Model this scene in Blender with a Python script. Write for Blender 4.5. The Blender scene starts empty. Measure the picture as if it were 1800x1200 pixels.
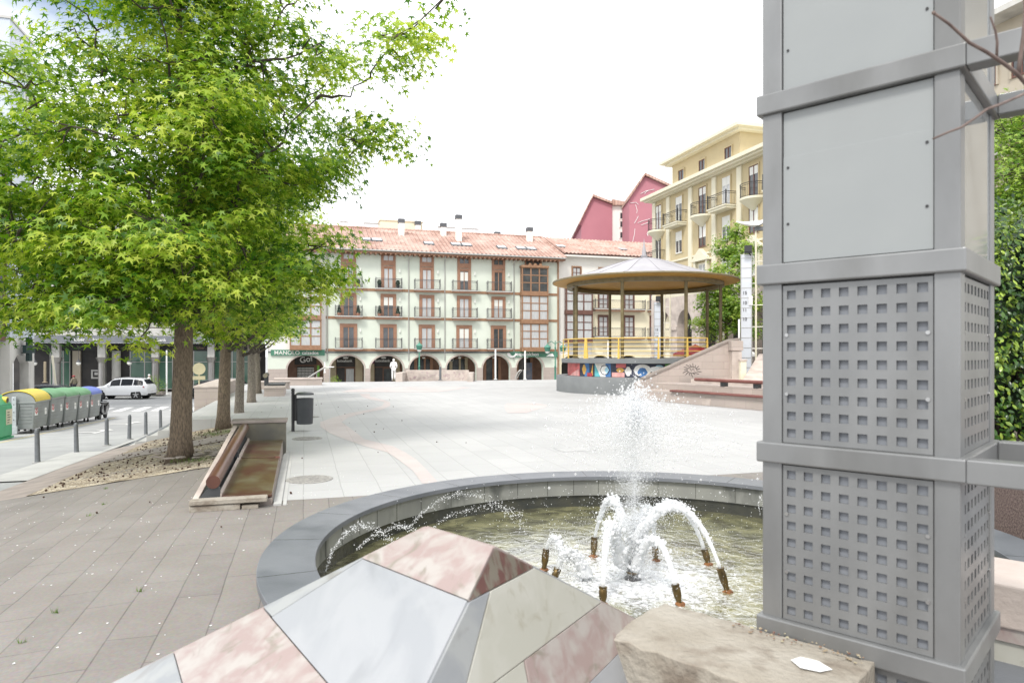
import bpy, math, random
import numpy as np
from math import sin, cos, pi, radians
from mathutils import Vector, Matrix
random.seed(7); RNG = np.random.default_rng(7)
S = bpy.context.scene
COL = S.collection
# ---------------------------------------------------------------- camera
EYE = 2.2; F = 1200.0; HOR = 622.0
cd = bpy.data.cameras.new('camera'); cam = bpy.data.objects.new('camera', cd); COL.objects.link(cam)
cam.location = (0, 0, EYE); cam.rotation_euler = (pi/2, 0, 0)
cd.sensor_width = 36; cd.lens = 24; cd.shift_y = 22/1800
cd.clip_start = 0.05; cd.clip_end = 3000
cd.dof.use_dof = True; cd.dof.focus_distance = 18; cd.dof.aperture_fstop = 3.5
S.camera = cam
# ---------------------------------------------------------------- sky, sun, exposure
SUN_EL, SUN_AZ = radians(52), radians(-157)     # azimuth from +Y clockwise: sun stands behind-left of the camera
w = bpy.data.worlds.new('World'); S.world = w; w.use_nodes = True
nt = w.node_tree; nt.nodes.clear()
out = nt.nodes.new('ShaderNodeOutputWorld'); bg = nt.nodes.new('ShaderNodeBackground')
sky = nt.nodes.new('ShaderNodeTexSky'); sky.sky_type = 'NISHITA'; sky.sun_disc = False
sky.sun_elevation = SUN_EL; sky.sun_rotation = SUN_AZ; sky.altitude = 100; sky.air_density = 1.2; sky.dust_density = 2.0
tc = nt.nodes.new('ShaderNodeTexCoord'); no = nt.nodes.new('ShaderNodeTexNoise')
mp = nt.nodes.new('ShaderNodeMapping'); mp.inputs['Scale'].default_value = (1.0, 1.0, 2.2); mp.inputs['Location'].default_value = (0.35, 0.1, 0.2)
no.inputs['Scale'].default_value = 1.7; no.inputs['Detail'].default_value = 7
cr = nt.nodes.new('ShaderNodeValToRGB'); cr.color_ramp.elements[0].position = 0.10; cr.color_ramp.elements[1].position = 0.24
# a blue gap in the cloud low over the left of the square
gd = nt.nodes.new('ShaderNodeVectorMath'); gd.operation = 'DOT_PRODUCT'; gd.inputs[1].default_value = (-.54, .745, .39)
gm = nt.nodes.new('ShaderNodeMapRange'); gm.inputs[1].default_value = .90; gm.inputs[2].default_value = .995; gm.inputs[3].default_value = 0; gm.inputs[4].default_value = .42
gs = nt.nodes.new('ShaderNodeMath'); gs.operation = 'SUBTRACT'
mx = nt.nodes.new('ShaderNodeMix'); mx.data_type = 'RGBA'
nt.links.new(tc.outputs['Generated'], mp.inputs['Vector']); nt.links.new(mp.outputs[0], no.inputs['Vector'])
nt.links.new(tc.outputs['Generated'], gd.inputs[0]); nt.links.new(gd.outputs['Value'], gm.inputs[0]); nt.links.new(no.outputs['Fac'], gs.inputs[0]); nt.links.new(gm.outputs[0], gs.inputs[1]); nt.links.new(gs.outputs[0], cr.inputs[0]); nt.links.new(cr.outputs[0], mx.inputs['Factor'])
nt.links.new(sky.outputs[0], mx.inputs[6]); mx.inputs[7].default_value = (9.6, 9.75, 10.0, 1)
nt.links.new(mx.outputs[2], bg.inputs['Color']); bg.inputs['Strength'].default_value = 0.12
nt.links.new(bg.outputs[0], out.inputs['Surface'])
sl = bpy.data.lights.new('sun', 'SUN'); so = bpy.data.objects.new('sun', sl); COL.objects.link(so)
sl.energy = 2.0; sl.angle = radians(13); sl.color = (1, 0.955, 0.89)
sd = Vector((sin(SUN_AZ)*cos(SUN_EL), cos(SUN_AZ)*cos(SUN_EL), sin(SUN_EL)))
so.rotation_euler = (-sd).to_track_quat('-Z', 'Y').to_euler()
S.view_settings.view_transform = 'Standard'; S.view_settings.look = 'None'
S.cycles.diffuse_bounces = 6; S.cycles.transparent_max_bounces = 24; S.cycles.volume_bounces = 4
S.view_settings.exposure = 0.55; S.view_settings.gamma = 1; S.view_settings.use_curve_mapping = False
# ---------------------------------------------------------------- helpers
TH = math.atan2(0.291, 0.957); CT, ST = cos(TH), sin(TH)      # the square is turned by TH to the view
def PQ(p, q, z=0.0): return Vector((p*CT - q*ST, p*ST + q*CT, z))
def W(px, py, y): return Vector(((px-900)/F*y, y, EYE + (HOR-py)/F*y))
def Hr(q): return min(3.8, 2.3 + .033*max(q, -5))
def zroad(q): return EYE - Hr(q)
def ground(p, q):
    if p >= -1.5: return 0.0
    if q > 25: return 0.0 if p > -4.0 else zroad(q)
    t = min(1, (-1.5-p)/4.5); return t*(zroad(q)+.02)
class MB:
    def __init__(s): s.v = []; s.f = []; s.m = []; s.mi = 0
    def add(s, vs, fs, mi=None, M=None):
        o = len(s.v)
        for v in vs:
            s.v.append(tuple(M @ Vector(v)) if M is not None else tuple(v))
        for f in fs: s.f.append([i+o for i in f]); s.m.append(s.mi if mi is None else mi)
        return s
    def box(s, x0, x1, y0, y1, z0, z1, mi=None, M=None):
        vs = [(x0,y0,z0),(x1,y0,z0),(x1,y1,z0),(x0,y1,z0),(x0,y0,z1),(x1,y0,z1),(x1,y1,z1),(x0,y1,z1)]
        return s.add(vs, [(0,3,2,1),(4,5,6,7),(0,1,5,4),(1,2,6,5),(2,3,7,6),(3,0,4,7)], mi, M)
    def tube(s, pts, r, n=8, mi=None, cap=True, M=None):
        pts = [Vector(p) for p in pts]; k = len(pts)
        rs = r if isinstance(r, (list, tuple)) else [r]*k
        vs = []; fs = []; prev = None
        for i, p in enumerate(pts):
            t = (pts[min(i+1, k-1)] - pts[max(i-1, 0)])
            if t.length < 1e-9: t = Vector((0,0,1))
            t.normalize()
            a = prev if prev is not None and abs(prev.dot(t)) < .95 else (Vector((1,0,0)) if abs(t.x) < .8 else Vector((0,1,0)))
            a = (a - t*a.dot(t)).normalized(); b = t.cross(a); prev = a
            for j in range(n):
                c = 2*pi*j/n; vs.append(p + (a*cos(c) + b*sin(c))*rs[i])
        for i in range(k-1):
            for j in range(n):
                j2 = (j+1) % n; fs.append((i*n+j, i*n+j2, (i+1)*n+j2, (i+1)*n+j))
        if cap: fs.append(tuple(range(n-1, -1, -1))); fs.append(tuple((k-1)*n+j for j in range(n)))
        return s.add(vs, fs, mi, M)
    def lathe(s, prof, n=16, c=(0,0,0), mi=None, a0=0.0, a1=2*pi, M=None):
        full = abs(a1-a0-2*pi) < 1e-6; m = n if full else n+1; vs = []; fs = []
        for r, z in prof:
            for j in range(m):
                a = a0 + (a1-a0)*j/n; vs.append((c[0]+r*cos(a), c[1]+r*sin(a), c[2]+z))
        for i in range(len(prof)-1):
            for j in range(n):
                j2 = (j+1) % m; fs.append((i*m+j, i*m+j2, (i+1)*m+j2, (i+1)*m+j))
        return s.add(vs, fs, mi, M)
    def prism(s, poly, ax, a, b, mi=None, M=None):
        """extrude a 2-D outline along axis ax ('x': outline is (y,z); 'y': (x,z); 'z': (x,y))"""
        def P(u, v, t): return {'x': (t,u,v), 'y': (u,t,v), 'z': (u,v,t)}[ax]
        n = len(poly); vs = [P(u,v,a) for u, v in poly] + [P(u,v,b) for u, v in poly]
        fs = [tuple(range(n))[::-1], tuple(range(n, 2*n))] + [(i, (i+1) % n, n+(i+1) % n, n+i) for i in range(n)]
        return s.add(vs, fs, mi, M)
    def ico(s, c, r, sub=1, sc=(1,1,1), mi=None, jit=0.0):
        vs, fs = ICO[sub]
        return s.add([(c[0]+v[0]*r*sc[0]*(1+random.uniform(-jit,jit)), c[1]+v[1]*r*sc[1]*(1+random.uniform(-jit,jit)), c[2]+v[2]*r*sc[2]*(1+random.uniform(-jit,jit))) for v in vs], fs, mi)
    def build(s, name, mats, parent=None, loc=None, rotz=None, smooth=False, bevel=0, seg=2, fixn=True):
        me = bpy.data.meshes.new(name); me.from_pydata(s.v, [], s.f)
        if not isinstance(mats, (list, tuple)): mats = [mats]
        for m_ in mats: me.materials.append(m_)
        if len(mats) > 1: me.polygons.foreach_set('material_index', s.m)
        if fixn:
            import bmesh
            bm = bmesh.new(); bm.from_mesh(me); bmesh.ops.recalc_face_normals(bm, faces=bm.faces[:]); bm.to_mesh(me); bm.free()
        if smooth:
            me.polygons.foreach_set('use_smooth', [True]*len(me.polygons))
            if smooth != 'all':
                try: me.set_sharp_from_angle(angle=radians(smooth if smooth is not True else 40))
                except Exception: pass
        o = bpy.data.objects.new(name, me); COL.objects.link(o)
        if parent is not None: o.parent = parent
        if loc is not None: o.location = loc
        if rotz is not None: o.rotation_euler = (0, 0, rotz)
        if bevel:
            b = o.modifiers.new('bevel', 'BEVEL'); b.width = bevel; b.segments = seg; b.limit_method = 'ANGLE'; b.angle_limit = radians(35); b.use_clamp_overlap = True
        return o
import bmesh as _bm
ICO = {}
for _s in (1, 2):
    b_ = _bm.new(); _bm.ops.create_icosphere(b_, subdivisions=_s, radius=1)
    ICO[_s] = ([tuple(v.co) for v in b_.verts], [tuple(v.index for v in f.verts) for f in b_.faces]); b_.free()
def tag(o, label=None, cat=None, group=None, kind=None):
    if label: o['label'] = label
    if cat: o['category'] = cat
    if group: o['group'] = group
    if kind: o['kind'] = kind
    return o
def thing(name, label, cat, loc=(0,0,0), rotz=0.0, group=None):
    o = bpy.data.objects.new(name, None); COL.objects.link(o); o.empty_display_size = .3
    o.location = loc; o.rotation_euler = (0, 0, rotz); return tag(o, label, cat, group)
def copy_tree(o, parent=None):
    c = o.copy(); COL.objects.link(c)
    if parent is not None: c.parent = parent
    for ch in list(o.children): copy_tree(ch, c)
    return c
def dup(o, loc, rotz=None, label=None, sc=None):
    c = copy_tree(o); c.location = loc
    if rotz is not None: c.rotation_euler = (0, 0, rotz)
    if label: c['label'] = label
    if sc: c.scale = (sc, sc, sc)
    return c
def struct(mb, name, mats, **k):
    o = mb.build(name, mats, **k); o['kind'] = 'structure'; return o
def text(name, body, size, mat, parent, loc, rot=(pi/2, 0, 0), depth=.01, align='LEFT', sx=1.0):
    cu = bpy.data.curves.new(name, 'FONT'); cu.body = body; cu.size = size; cu.extrude = depth; cu.align_x = align; cu.offset = size*.012
    t = bpy.data.objects.new(name, cu); COL.objects.link(t)
    dg = bpy.context.evaluated_depsgraph_get(); me = bpy.data.meshes.new_from_object(t.evaluated_get(dg))
    me.materials.clear(); me.materials.append(mat)
    o = bpy.data.objects.new(name, me); COL.objects.link(o); bpy.data.objects.remove(t)
    o.parent = parent; o.location = loc; o.rotation_euler = rot; o.scale = (sx, 1, 1)
    return o
# ---------------------------------------------------------------- materials
M_ = {}
def nodes(name):
    m = bpy.data.materials.new(name); m.use_nodes = True; n = m.node_tree; b = n.nodes['Principled BSDF']; return m, n, b
def rgb(c): return (c[0], c[1], c[2], 1)
def mat(name, c1, c2=None, scale=4.0, rough=.6, metal=0.0, bump=0.0, bscale=None, spec=None, stretch=(1,1,1), lo=.35, hi=.65, detail=6, trans=0, c3=None, s3=.6, l3=.45, h3=.75):
    m, n, b = nodes(name); L = n.links.new
    b.inputs['Roughness'].default_value = rough; b.inputs['Metallic'].default_value = metal; b.inputs['Base Color'].default_value = rgb(c1)
    if spec is not None: b.inputs['Specular IOR Level'].default_value = spec
    if trans: b.inputs['Transmission Weight'].default_value = trans
    if c2 or bump:
        t = n.nodes.new('ShaderNodeTexCoord'); mp = n.nodes.new('ShaderNodeMapping'); mp.inputs['Scale'].default_value = stretch
        L(t.outputs['Object'], mp.inputs['Vector'])
    if c2:
        no = n.nodes.new('ShaderNodeTexNoise'); no.inputs['Scale'].default_value = scale; no.inputs['Detail'].default_value = detail
        L(mp.outputs[0], no.inputs['Vector'])
        r = n.nodes.new('ShaderNodeValToRGB'); r.color_ramp.elements[0].position = lo; r.color_ramp.elements[1].position = hi
        r.color_ramp.elements[0].color = rgb(c1); r.color_ramp.elements[1].color = rgb(c2)
        L(no.outputs['Fac'], r.inputs[0]); col = r.outputs[0]
        if c3:
            n3 = n.nodes.new('ShaderNodeTexNoise'); n3.inputs['Scale'].default_value = s3; n3.inputs['Detail'].default_value = 8
            L(mp.outputs[0], n3.inputs['Vector'])
            r3 = n.nodes.new('ShaderNodeMapRange'); r3.inputs[1].default_value = l3; r3.inputs[2].default_value = h3
            L(n3.outputs['Fac'], r3.inputs[0]); mxx = n.nodes.new('ShaderNodeMix'); mxx.data_type = 'RGBA'
            L(r3.outputs[0], mxx.inputs['Factor']); L(col, mxx.inputs[6]); mxx.inputs[7].default_value = rgb(c3); col = mxx.outputs[2]
        L(col, b.inputs['Base Color'])
    if bump:
        nb = n.nodes.new('ShaderNodeTexNoise'); nb.inputs['Scale'].default_value = bscale or scale*4; nb.inputs['Detail'].default_value = 6
        L(mp.outputs[0], nb.inputs['Vector']); bp = n.nodes.new('ShaderNodeBump'); bp.inputs['Strength'].default_value = min(1, bump); bp.inputs['Distance'].default_value = .02
        L(nb.outputs['Fac'], bp.inputs['Height']); L(bp.outputs[0], b.inputs['Normal'])
    M_[name] = m; return m
def tiles(name, c1, c2, cm, bw, bh, mortar=.01, rot=0.0, off=.5, rough=.7, noise=.25, spots=None, nscale=.7, bump=.3, squash=1, stain=(0.35,.3,.28), stain_amt=.35):
    """paving or masonry: brick texture on object XY (rot turns it), mottled by two noises"""
    m, n, b = nodes(name); L = n.links.new; b.inputs['Roughness'].default_value = rough
    t = n.nodes.new('ShaderNodeTexCoord'); mp = n.nodes.new('ShaderNodeMapping')
    if rot == 'wall': mp.inputs['Rotation'].default_value = (pi/2, 0, 0)
    elif rot == 'wallx': mp.inputs['Rotation'].default_value = (pi/2, 0, pi/2)
    else: mp.inputs['Rotation'].default_value = (0, 0, rot)
    L(t.outputs['Object'], mp.inputs['Vector'])
    # wobble the joints a little
    nw = n.nodes.new('ShaderNodeTexNoise'); nw.inputs['Scale'].default_value = 1.3; L(mp.outputs[0], nw.inputs['Vector'])
    sc = n.nodes.new('ShaderNodeVectorMath'); sc.operation = 'SCALE'; sc.inputs['Scale'].default_value = .03; L(nw.outputs['Color'], sc.inputs[0])
    ad = n.nodes.new('ShaderNodeVectorMath'); ad.operation = 'ADD'; L(mp.outputs[0], ad.inputs[0]); L(sc.outputs[0], ad.inputs[1])
    br = n.nodes.new('ShaderNodeTexBrick'); br.offset = off; br.squash = squash
    br.inputs['Color1'].default_value = rgb(c1); br.inputs['Color2'].default_value = rgb(c2); br.inputs['Mortar'].default_value = rgb(cm)
    br.inputs['Scale'].default_value = 1; br.inputs['Mortar Size'].default_value = mortar; br.inputs['Brick Width'].default_value = bw; br.inputs['Row Height'].default_value = bh
    br.inputs['Mortar Smooth'].default_value = .3
    L(ad.outputs[0], br.inputs['Vector'])
    n1 = n.nodes.new('ShaderNodeTexNoise'); n1.inputs['Scale'].default_value = nscale; n1.inputs['Detail'].default_value = 9; n1.inputs['Roughness'].default_value = .65; L(t.outputs['Object'], n1.inputs['Vector'])
    mr = n.nodes.new('ShaderNodeMapRange'); mr.inputs[1].default_value = .42; mr.inputs[2].default_value = .75; L(n1.outputs['Fac'], mr.inputs[0])
    ml = n.nodes.new('ShaderNodeMath'); ml.operation = 'MULTIPLY'; ml.inputs[1].default_value = stain_amt; L(mr.outputs[0], ml.inputs[0])
    m1 = n.nodes.new('ShaderNodeMix'); m1.data_type = 'RGBA'; L(ml.outputs[0], m1.inputs['Factor']); L(br.outputs['Color'], m1.inputs[6]); m1.inputs[7].default_value = rgb(stain)
    n2 = n.nodes.new('ShaderNodeTexNoise'); n2.inputs['Scale'].default_value = 35; n2.inputs['Detail'].default_value = 5; L(t.outputs['Object'], n2.inputs['Vector'])
    m2 = n.nodes.new('ShaderNodeMix'); m2.data_type = 'RGBA'; m2.blend_type = 'OVERLAY'; m2.inputs['Factor'].default_value = noise
    L(m1.outputs[2], m2.inputs[6]); L(n2.outputs['Color'], m2.inputs[7])
    hs = n.nodes.new('ShaderNodeHueSaturation'); hs.inputs['Saturation'].default_value = .92; L(m2.outputs[2], hs.inputs['Color'])
    L(m1.outputs[2] if noise == 0 else hs.outputs[0], b.inputs['Base Color'])
    bp = n.nodes.new('ShaderNodeBump'); bp.inputs['Strength'].default_value = bump; bp.inputs['Distance'].default_value = .012
    iv = n.nodes.new('ShaderNodeMath'); iv.operation = 'MULTIPLY_ADD'; iv.inputs[1].default_value = -1.0; L(br.outputs['Fac'], iv.inputs[0])
    sm = n.nodes.new('ShaderNodeMath'); sm.operation = 'MULTIPLY'; sm.inputs[1].default_value = .35; L(n2.outputs['Fac'], sm.inputs[0]); L(sm.outputs[0], iv.inputs[2])
    L(iv.outputs[0], bp.inputs['Height']); L(bp.outputs[0], b.inputs['Normal'])
    M_[name] = m; return m
def leafmat(name, ca, cb, cc, rough=.42, tw=.35, spec=.5):
    m, n, b = nodes(name); L = n.links.new; b.inputs['Roughness'].default_value = rough; b.inputs['Specular IOR Level'].default_value = spec
    at = n.nodes.new('ShaderNodeAttribute'); at.attribute_name = 'rnd'
    r = n.nodes.new('ShaderNodeValToRGB'); r.color_ramp.elements[0].color = rgb(ca); r.color_ramp.elements[1].color = rgb(cc)
    e = r.color_ramp.elements.new(.5); e.color = rgb(cb)
    L(at.outputs['Fac'], r.inputs[0]); L(r.outputs[0], b.inputs['Base Color'])
    tr = n.nodes.new('ShaderNodeBsdfTranslucent'); hs = n.nodes.new('ShaderNodeHueSaturation'); hs.inputs['Value'].default_value = 1.25; hs.inputs['Saturation'].default_value = 1.05
    L(r.outputs[0], hs.inputs['Color']); L(hs.outputs[0], tr.inputs['Color'])
    ms = n.nodes.new('ShaderNodeMixShader'); ms.inputs[0].default_value = tw
    L(b.outputs[0], ms.inputs[1]); L(tr.outputs[0], ms.inputs[2]); L(ms.outputs[0], n.nodes['Material Output'].inputs['Surface'])
    M_[name] = m; return m
# paving and ground
tiles('light_paving', (.47,.47,.465), (.43,.433,.43), (.32,.32,.315), 1.2, .6, .008, rot=pi/2, noise=.12, stain=(.33,.33,.33), nscale=.22, bump=.15, stain_amt=.6)
tiles('pink_paving', (.485,.425,.41), (.46,.405,.39), (.4,.33,.31), 1.2, .6, .008, rot=pi/2, noise=.12, nscale=.4, stain=(.6,.55,.53), bump=.15, stain_amt=.7)
tiles('brown_paving', (.225,.203,.183), (.195,.177,.16), (.12,.11,.10), 1.35, .36, .006, rot=pi/2, off=.37, noise=.3, stain=(.28,.26,.245), nscale=1.1, bump=.5, stain_amt=.6)
mat('asphalt', (.33,.335,.335), (.40,.405,.40), 1.2, .9, bump=.25, bscale=70, c3=(.26,.265,.27), s3=.15)
mat('pale_concrete', (.48,.48,.465), (.41,.41,.40), 1.5, .85, bump=.2, bscale=40)
mat('kerb_stone', (.34,.29,.26), (.25,.22,.2), 2, .85, bump=.4, bscale=25)
mat('mulch_sand', (.33,.27,.19), (.2,.165,.125), 9, .95, bump=.9, bscale=60, c3=(.2,.18,.16), s3=.7, l3=.5, h3=.62)
mat('road_paint', (.78,.78,.76), (.6,.6,.59), 3, .8)
mat('yellow_paint', (.62,.52,.28), (.5,.45,.3), 2, .8)
# stone
tiles('pink_sandstone', (.46,.385,.345), (.41,.345,.305), (.3,.25,.225), 1.1, .36, .008, rot='wall', noise=.2, stain=(.3,.26,.24), nscale=.6, bump=.35, stain_amt=.5)
tiles('pink_sandstone_side', (.52,.40,.35), (.47,.37,.32), (.3,.24,.21), .9, .33, .012, rot='wallx', noise=.2, stain=(.3,.26,.24), nscale=.6, bump=.35, stain_amt=.5)
mat('coping_stone', (.30,.268,.22), (.38,.35,.30), 3.5, .85, bump=.8, bscale=28, c3=(.2,.165,.13), s3=5, l3=.5, h3=.68, detail=10)
mat('pale_pink_stone', (.50,.425,.38), (.58,.51,.46), 2.5, .8, bump=.4, bscale=25, c3=(.36,.31,.28), s3=1.5)
mat('slate', (.14,.15,.168), (.185,.195,.213), 1.2, .42, bump=.15, bscale=60, c3=(.10,.11,.125), s3=2.4)
mat('slate_pool_wall', (.30,.305,.275), (.22,.225,.21), 2.2, .5, bump=.2, bscale=30, stretch=(1,1,.35), c3=(.06,.065,.06), s3=3, l3=.56, h3=.72)
mat('wet_stone', (.035,.038,.034), (.06,.06,.045), 5, .25, bump=.3)
mat('grout', (.25,.23,.19), (.17,.16,.13), 30, .9)
mat('dark_base_wall', (.17,.18,.185), (.2,.21,.215), 1.5, .8, bump=.2)
def marble(name, base, patch, dark, pscale, vein, seed=0, lo=.42, hi=.58, stretch=(1,1,1), rough=.3, dist=.8):
    m, n, b = nodes(name); L = n.links.new; b.inputs['Roughness'].default_value = rough
    t = n.nodes.new('ShaderNodeTexCoord'); mp = n.nodes.new('ShaderNodeMapping'); mp.inputs['Location'].default_value = (seed, seed*1.7, 0); mp.inputs['Scale'].default_value = stretch
    L(t.outputs['Object'], mp.inputs[0])
    n1 = n.nodes.new('ShaderNodeTexNoise'); n1.inputs['Scale'].default_value = pscale; n1.inputs['Detail'].default_value = 8; n1.inputs['Distortion'].default_value = dist; L(mp.outputs[0], n1.inputs[0])
    r1 = n.nodes.new('ShaderNodeValToRGB'); r1.color_ramp.elements[0].position = lo; r1.color_ramp.elements[1].position = hi
    r1.color_ramp.elements[0].color = rgb(base); r1.color_ramp.elements[1].color = rgb(patch); L(n1.outputs['Fac'], r1.inputs[0])
    n2 = n.nodes.new('ShaderNodeTexNoise'); n2.inputs['Scale'].default_value = vein; n2.inputs['Detail'].default_value = 10; n2.inputs['Distortion'].default_value = 1.6; L(mp.outputs[0], n2.inputs[0])
    r2 = n.nodes.new('ShaderNodeMapRange'); r2.inputs[1].default_value = .56; r2.inputs[2].default_value = .7; r2.inputs[4].default_value = .75; L(n2.outputs['Fac'], r2.inputs[0])
    m2 = n.nodes.new('ShaderNodeMix'); m2.data_type = 'RGBA'; L(r2.outputs[0], m2.inputs['Factor']); L(r1.outputs[0], m2.inputs[6]); m2.inputs[7].default_value = rgb(dark)
    L(m2.outputs[2], b.inputs['Base Color']); M_[name] = m; return m
marble('pink_breccia', (.32,.245,.23), (.39,.36,.335), (.215,.195,.155), 10, 7, 0, .40, .64, dist=.5)
marble('white_marble', (.30,.312,.33), (.335,.345,.36), (.24,.25,.265), 5, 3, 3, stretch=(1,.4,1))
marble('grey_marble', (.26,.272,.285), (.315,.325,.325), (.215,.21,.195), 5, 4, 8)
marble('cream_marble', (.40,.395,.345), (.44,.435,.39), (.31,.29,.23), 4, 6, 5)
marble('striped_marble', (.25,.13,.115), (.34,.305,.25), (.15,.165,.11), 7, 5, 2, .45, .55, stretch=(2.5,2.5,.3))
# metals and misc
mat('zinc_metal', (.205,.21,.213), (.27,.275,.277), 2.4, .38, metal=.45, bump=.05, bscale=24, c3=(.13,.13,.123), s3=1.6, l3=.48, h3=.78, stretch=(1,1,.45))
mat('zinc_dark', (.24,.25,.265), (.28,.29,.3), 2, .5, metal=.35)
mat('frosted_panel', (.27,.287,.29), (.305,.32,.32), .9, .3, c3=(.235,.248,.248), s3=.6, spec=.4)
mat('screw_steel', (.5,.5,.5), metal=1, rough=.3)
mat('dark_metal', (.055,.06,.065), (.075,.08,.085), 6, .5, metal=.4)
mat('iron_black', (.03,.03,.032), rough=.5)
mat('bollard_grey', (.13,.14,.15), (.17,.18,.19), 8, .55, metal=.3)
mat('brushed_column', (.30,.29,.28), (.38,.37,.36), 2, .3, metal=.8, stretch=(1,1,.2))
mat('bark', (.24,.185,.13), (.095,.075,.058), 13, .95, bump=1.0, bscale=22, stretch=(4,4,.9), detail=12)
mat('bark_pale', (.27,.24,.20), (.13,.11,.09), 13, .95, bump=1.0, bscale=22, stretch=(4,4,.9), detail=12)
mat('branch', (.05,.04,.033), (.09,.075,.06), 12, .9)
mat('twig_near', (.12,.085,.075), (.2,.15,.13), 14, .8)
mat('rust_wood', (.125,.052,.035), (.08,.036,.028), 3, .34, stretch=(1,.2,1), bump=.1, c3=(.19,.14,.10), s3=1.5)
mat('olive_wood', (.085,.028,.028), (.105,.078,.035), 1.2, .3, c3=(.14,.12,.08), s3=2.5, bump=.15)
mat('maroon_plank', (.15,.045,.04), (.2,.08,.065), 3, .5)
mat('bronze', (.22,.15,.06), (.09,.07,.04), 12, .35, metal=.8)
mat('rust', (.30,.13,.04), (.16,.07,.03), 20, .9, bump=.5)
mat('white_paint', (.80,.80,.79), rough=.5); mat('glass_globe', (.8,.8,.76), rough=.15)
mat('black_paint', (.02,.02,.022), rough=.4); mat('rubber', (.018,.018,.018), rough=.85)
# ---------------------------------------------------------------- ground (all in the square's own p,q axes)
def sheet(name, m, ps, qs, hf, dz=0.0, hole=None):
    b = MB(); n = len(qs)
    vs = [(p, q, hf(p, q)+dz) for p in ps for q in qs]
    fs = [(i*n+j, (i+1)*n+j, (i+1)*n+j+1, i*n+j+1) for i in range(len(ps)-1) for j in range(n-1)]
    b.add(vs, fs); return struct(b, name, m, rotz=TH, smooth='all')
lin = lambda a, b, n: [a + (b-a)*i/(n-1) for i in range(n)]
sheet('ground', M_['asphalt'], [-600,-60,-25,-17,-11,-6,0,40,80,600], [-600,-40,-5]+lin(0,50,21)+[60,90,160,900], lambda p, q: zroad(q))
ps_l = lin(-6, -1.5, 6)
sheet('pavement', M_['brown_paving'], ps_l+[-.5, 5, 15, 35], lin(-18, 10.8, 18), ground, .004)
sheet('side_pavement', M_['brown_paving'], ps_l, lin(10.8, 14.6, 6), ground, .004)
sheet('gravel_bed', M_['mulch_sand'], lin(-4.9, -1.5, 8), lin(14.6, 25, 16), lambda p, q: ground(p,q)+.012*sin(p*5)*sin(q*3.1), .012)
sheet('bed_margin', M_['kerb_stone'], lin(-6, -4.9, 3), lin(14.6, 25, 10), ground, .006)
def mulch(p, q): return ground(p,q)
sheet('mulch_strip', M_['kerb_stone'], lin(-4.85, -1.55, 8), lin(19.2, 20.9, 3), mulch, .03)
b = MB(); zt = .006
b.box(-1.5, 35, 10.8, 55, -1.9, zt); struct(b, 'plaza_paving', M_['light_paving'], rotz=TH)
b = MB(); b.box(-4.0, -1.5, 25, 55, -1.9, .0045); struct(b, 'terrace_paving', M_['light_paving'], rotz=TH)
b = MB()                                                     # steps from the terrace down to the street
for i in range(5):
    b.box(-4.0-.34*(i+1), -4.0-.34*i, 25.2, 34.8, -2.2, -.17*(i+1)+.0)
struct(b, 'steps', M_['pale_concrete'], rotz=TH, bevel=.01)
b = MB()
for i in range(5): b.box(-4.0-.34*(i+1)+.02, -4.0-.34*(i+1)+.10, 25.2, 34.8, -.17*(i+1)+.001, -.17*(i+1)+.004)
struct(b, 'step_edges', M_['bollard_grey'], rotz=TH)
sheet('pale_kerb_strip', M_['pale_concrete'], lin(-7.0, -6.0, 3), lin(18.0, 24.5, 5), lambda p,q: zroad(q)+.02, .012)
sheet('road_kerb', M_['pale_concrete'], [-6.12,-5.95], lin(24.5, 46, 12), lambda p,q: zroad(q)+.03, .02)
sheet('far_pavement', M_['pale_concrete'], [-60,-30,-15,0,40], [68.2,73.5], lambda p,q: -1.6, .12)
b = MB(); b.box(-60, 40, 68.1, 68.2, -1.8, -1.47); struct(b, 'far_kerb', M_['pale_concrete'], rotz=TH)
# painted marks on the road
sheet('parking_line', M_['yellow_paint'], [-10.85,-10.72], lin(22, 46, 9), lambda p,q: zroad(q), .006)
b = MB()
for i in range(9):                                           # crossing seen beyond the bins
    p0 = -15.6 + i*1.15
    b.add([(p0, 50.5, zroad(50.5)+.008), (p0+.55, 50.5, zroad(50.5)+.008), (p0+.55, 54.5, zroad(54)+.008), (p0, 54.5, zroad(54)+.008)], [(0,1,2,3)])
struct(b, 'crossing_stripes', M_['road_paint'], rotz=TH)
b = MB()
b.add([(-19, 56.2, zroad(60)+.008), (-6.5, 56.2, zroad(60)+.008), (-6.5, 56.45, zroad(60)+.008), (-19, 56.45, zroad(60)+.008)], [(0,1,2,3)])
for (pp, qq) in ((-8.6, 33.0), (-8.6, 38.5)):
    z = zroad(qq)+.012
    b.add([(pp-.08,qq,z),(pp+.08,qq,z),(pp+.08,qq+1.6,z-.05),(pp-.08,qq+1.6,z-.05)], [(0,1,2,3)])
    b.add([(pp-.4,qq+1.6,z-.045),(pp+.4,qq+1.6,z-.045),(pp,qq+2.5,z-.075)], [(0,1,2)])
    b.add([(pp-.9,qq+.9,z-.025),(pp-.08,qq+.5,z-.012),(pp-.08,qq+.75,z-.018),(pp-.9,qq+1.15,z-.03)], [(0,1,2,3)])
struct(b, 'road_arrows', M_['road_paint'], rotz=TH)
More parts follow.
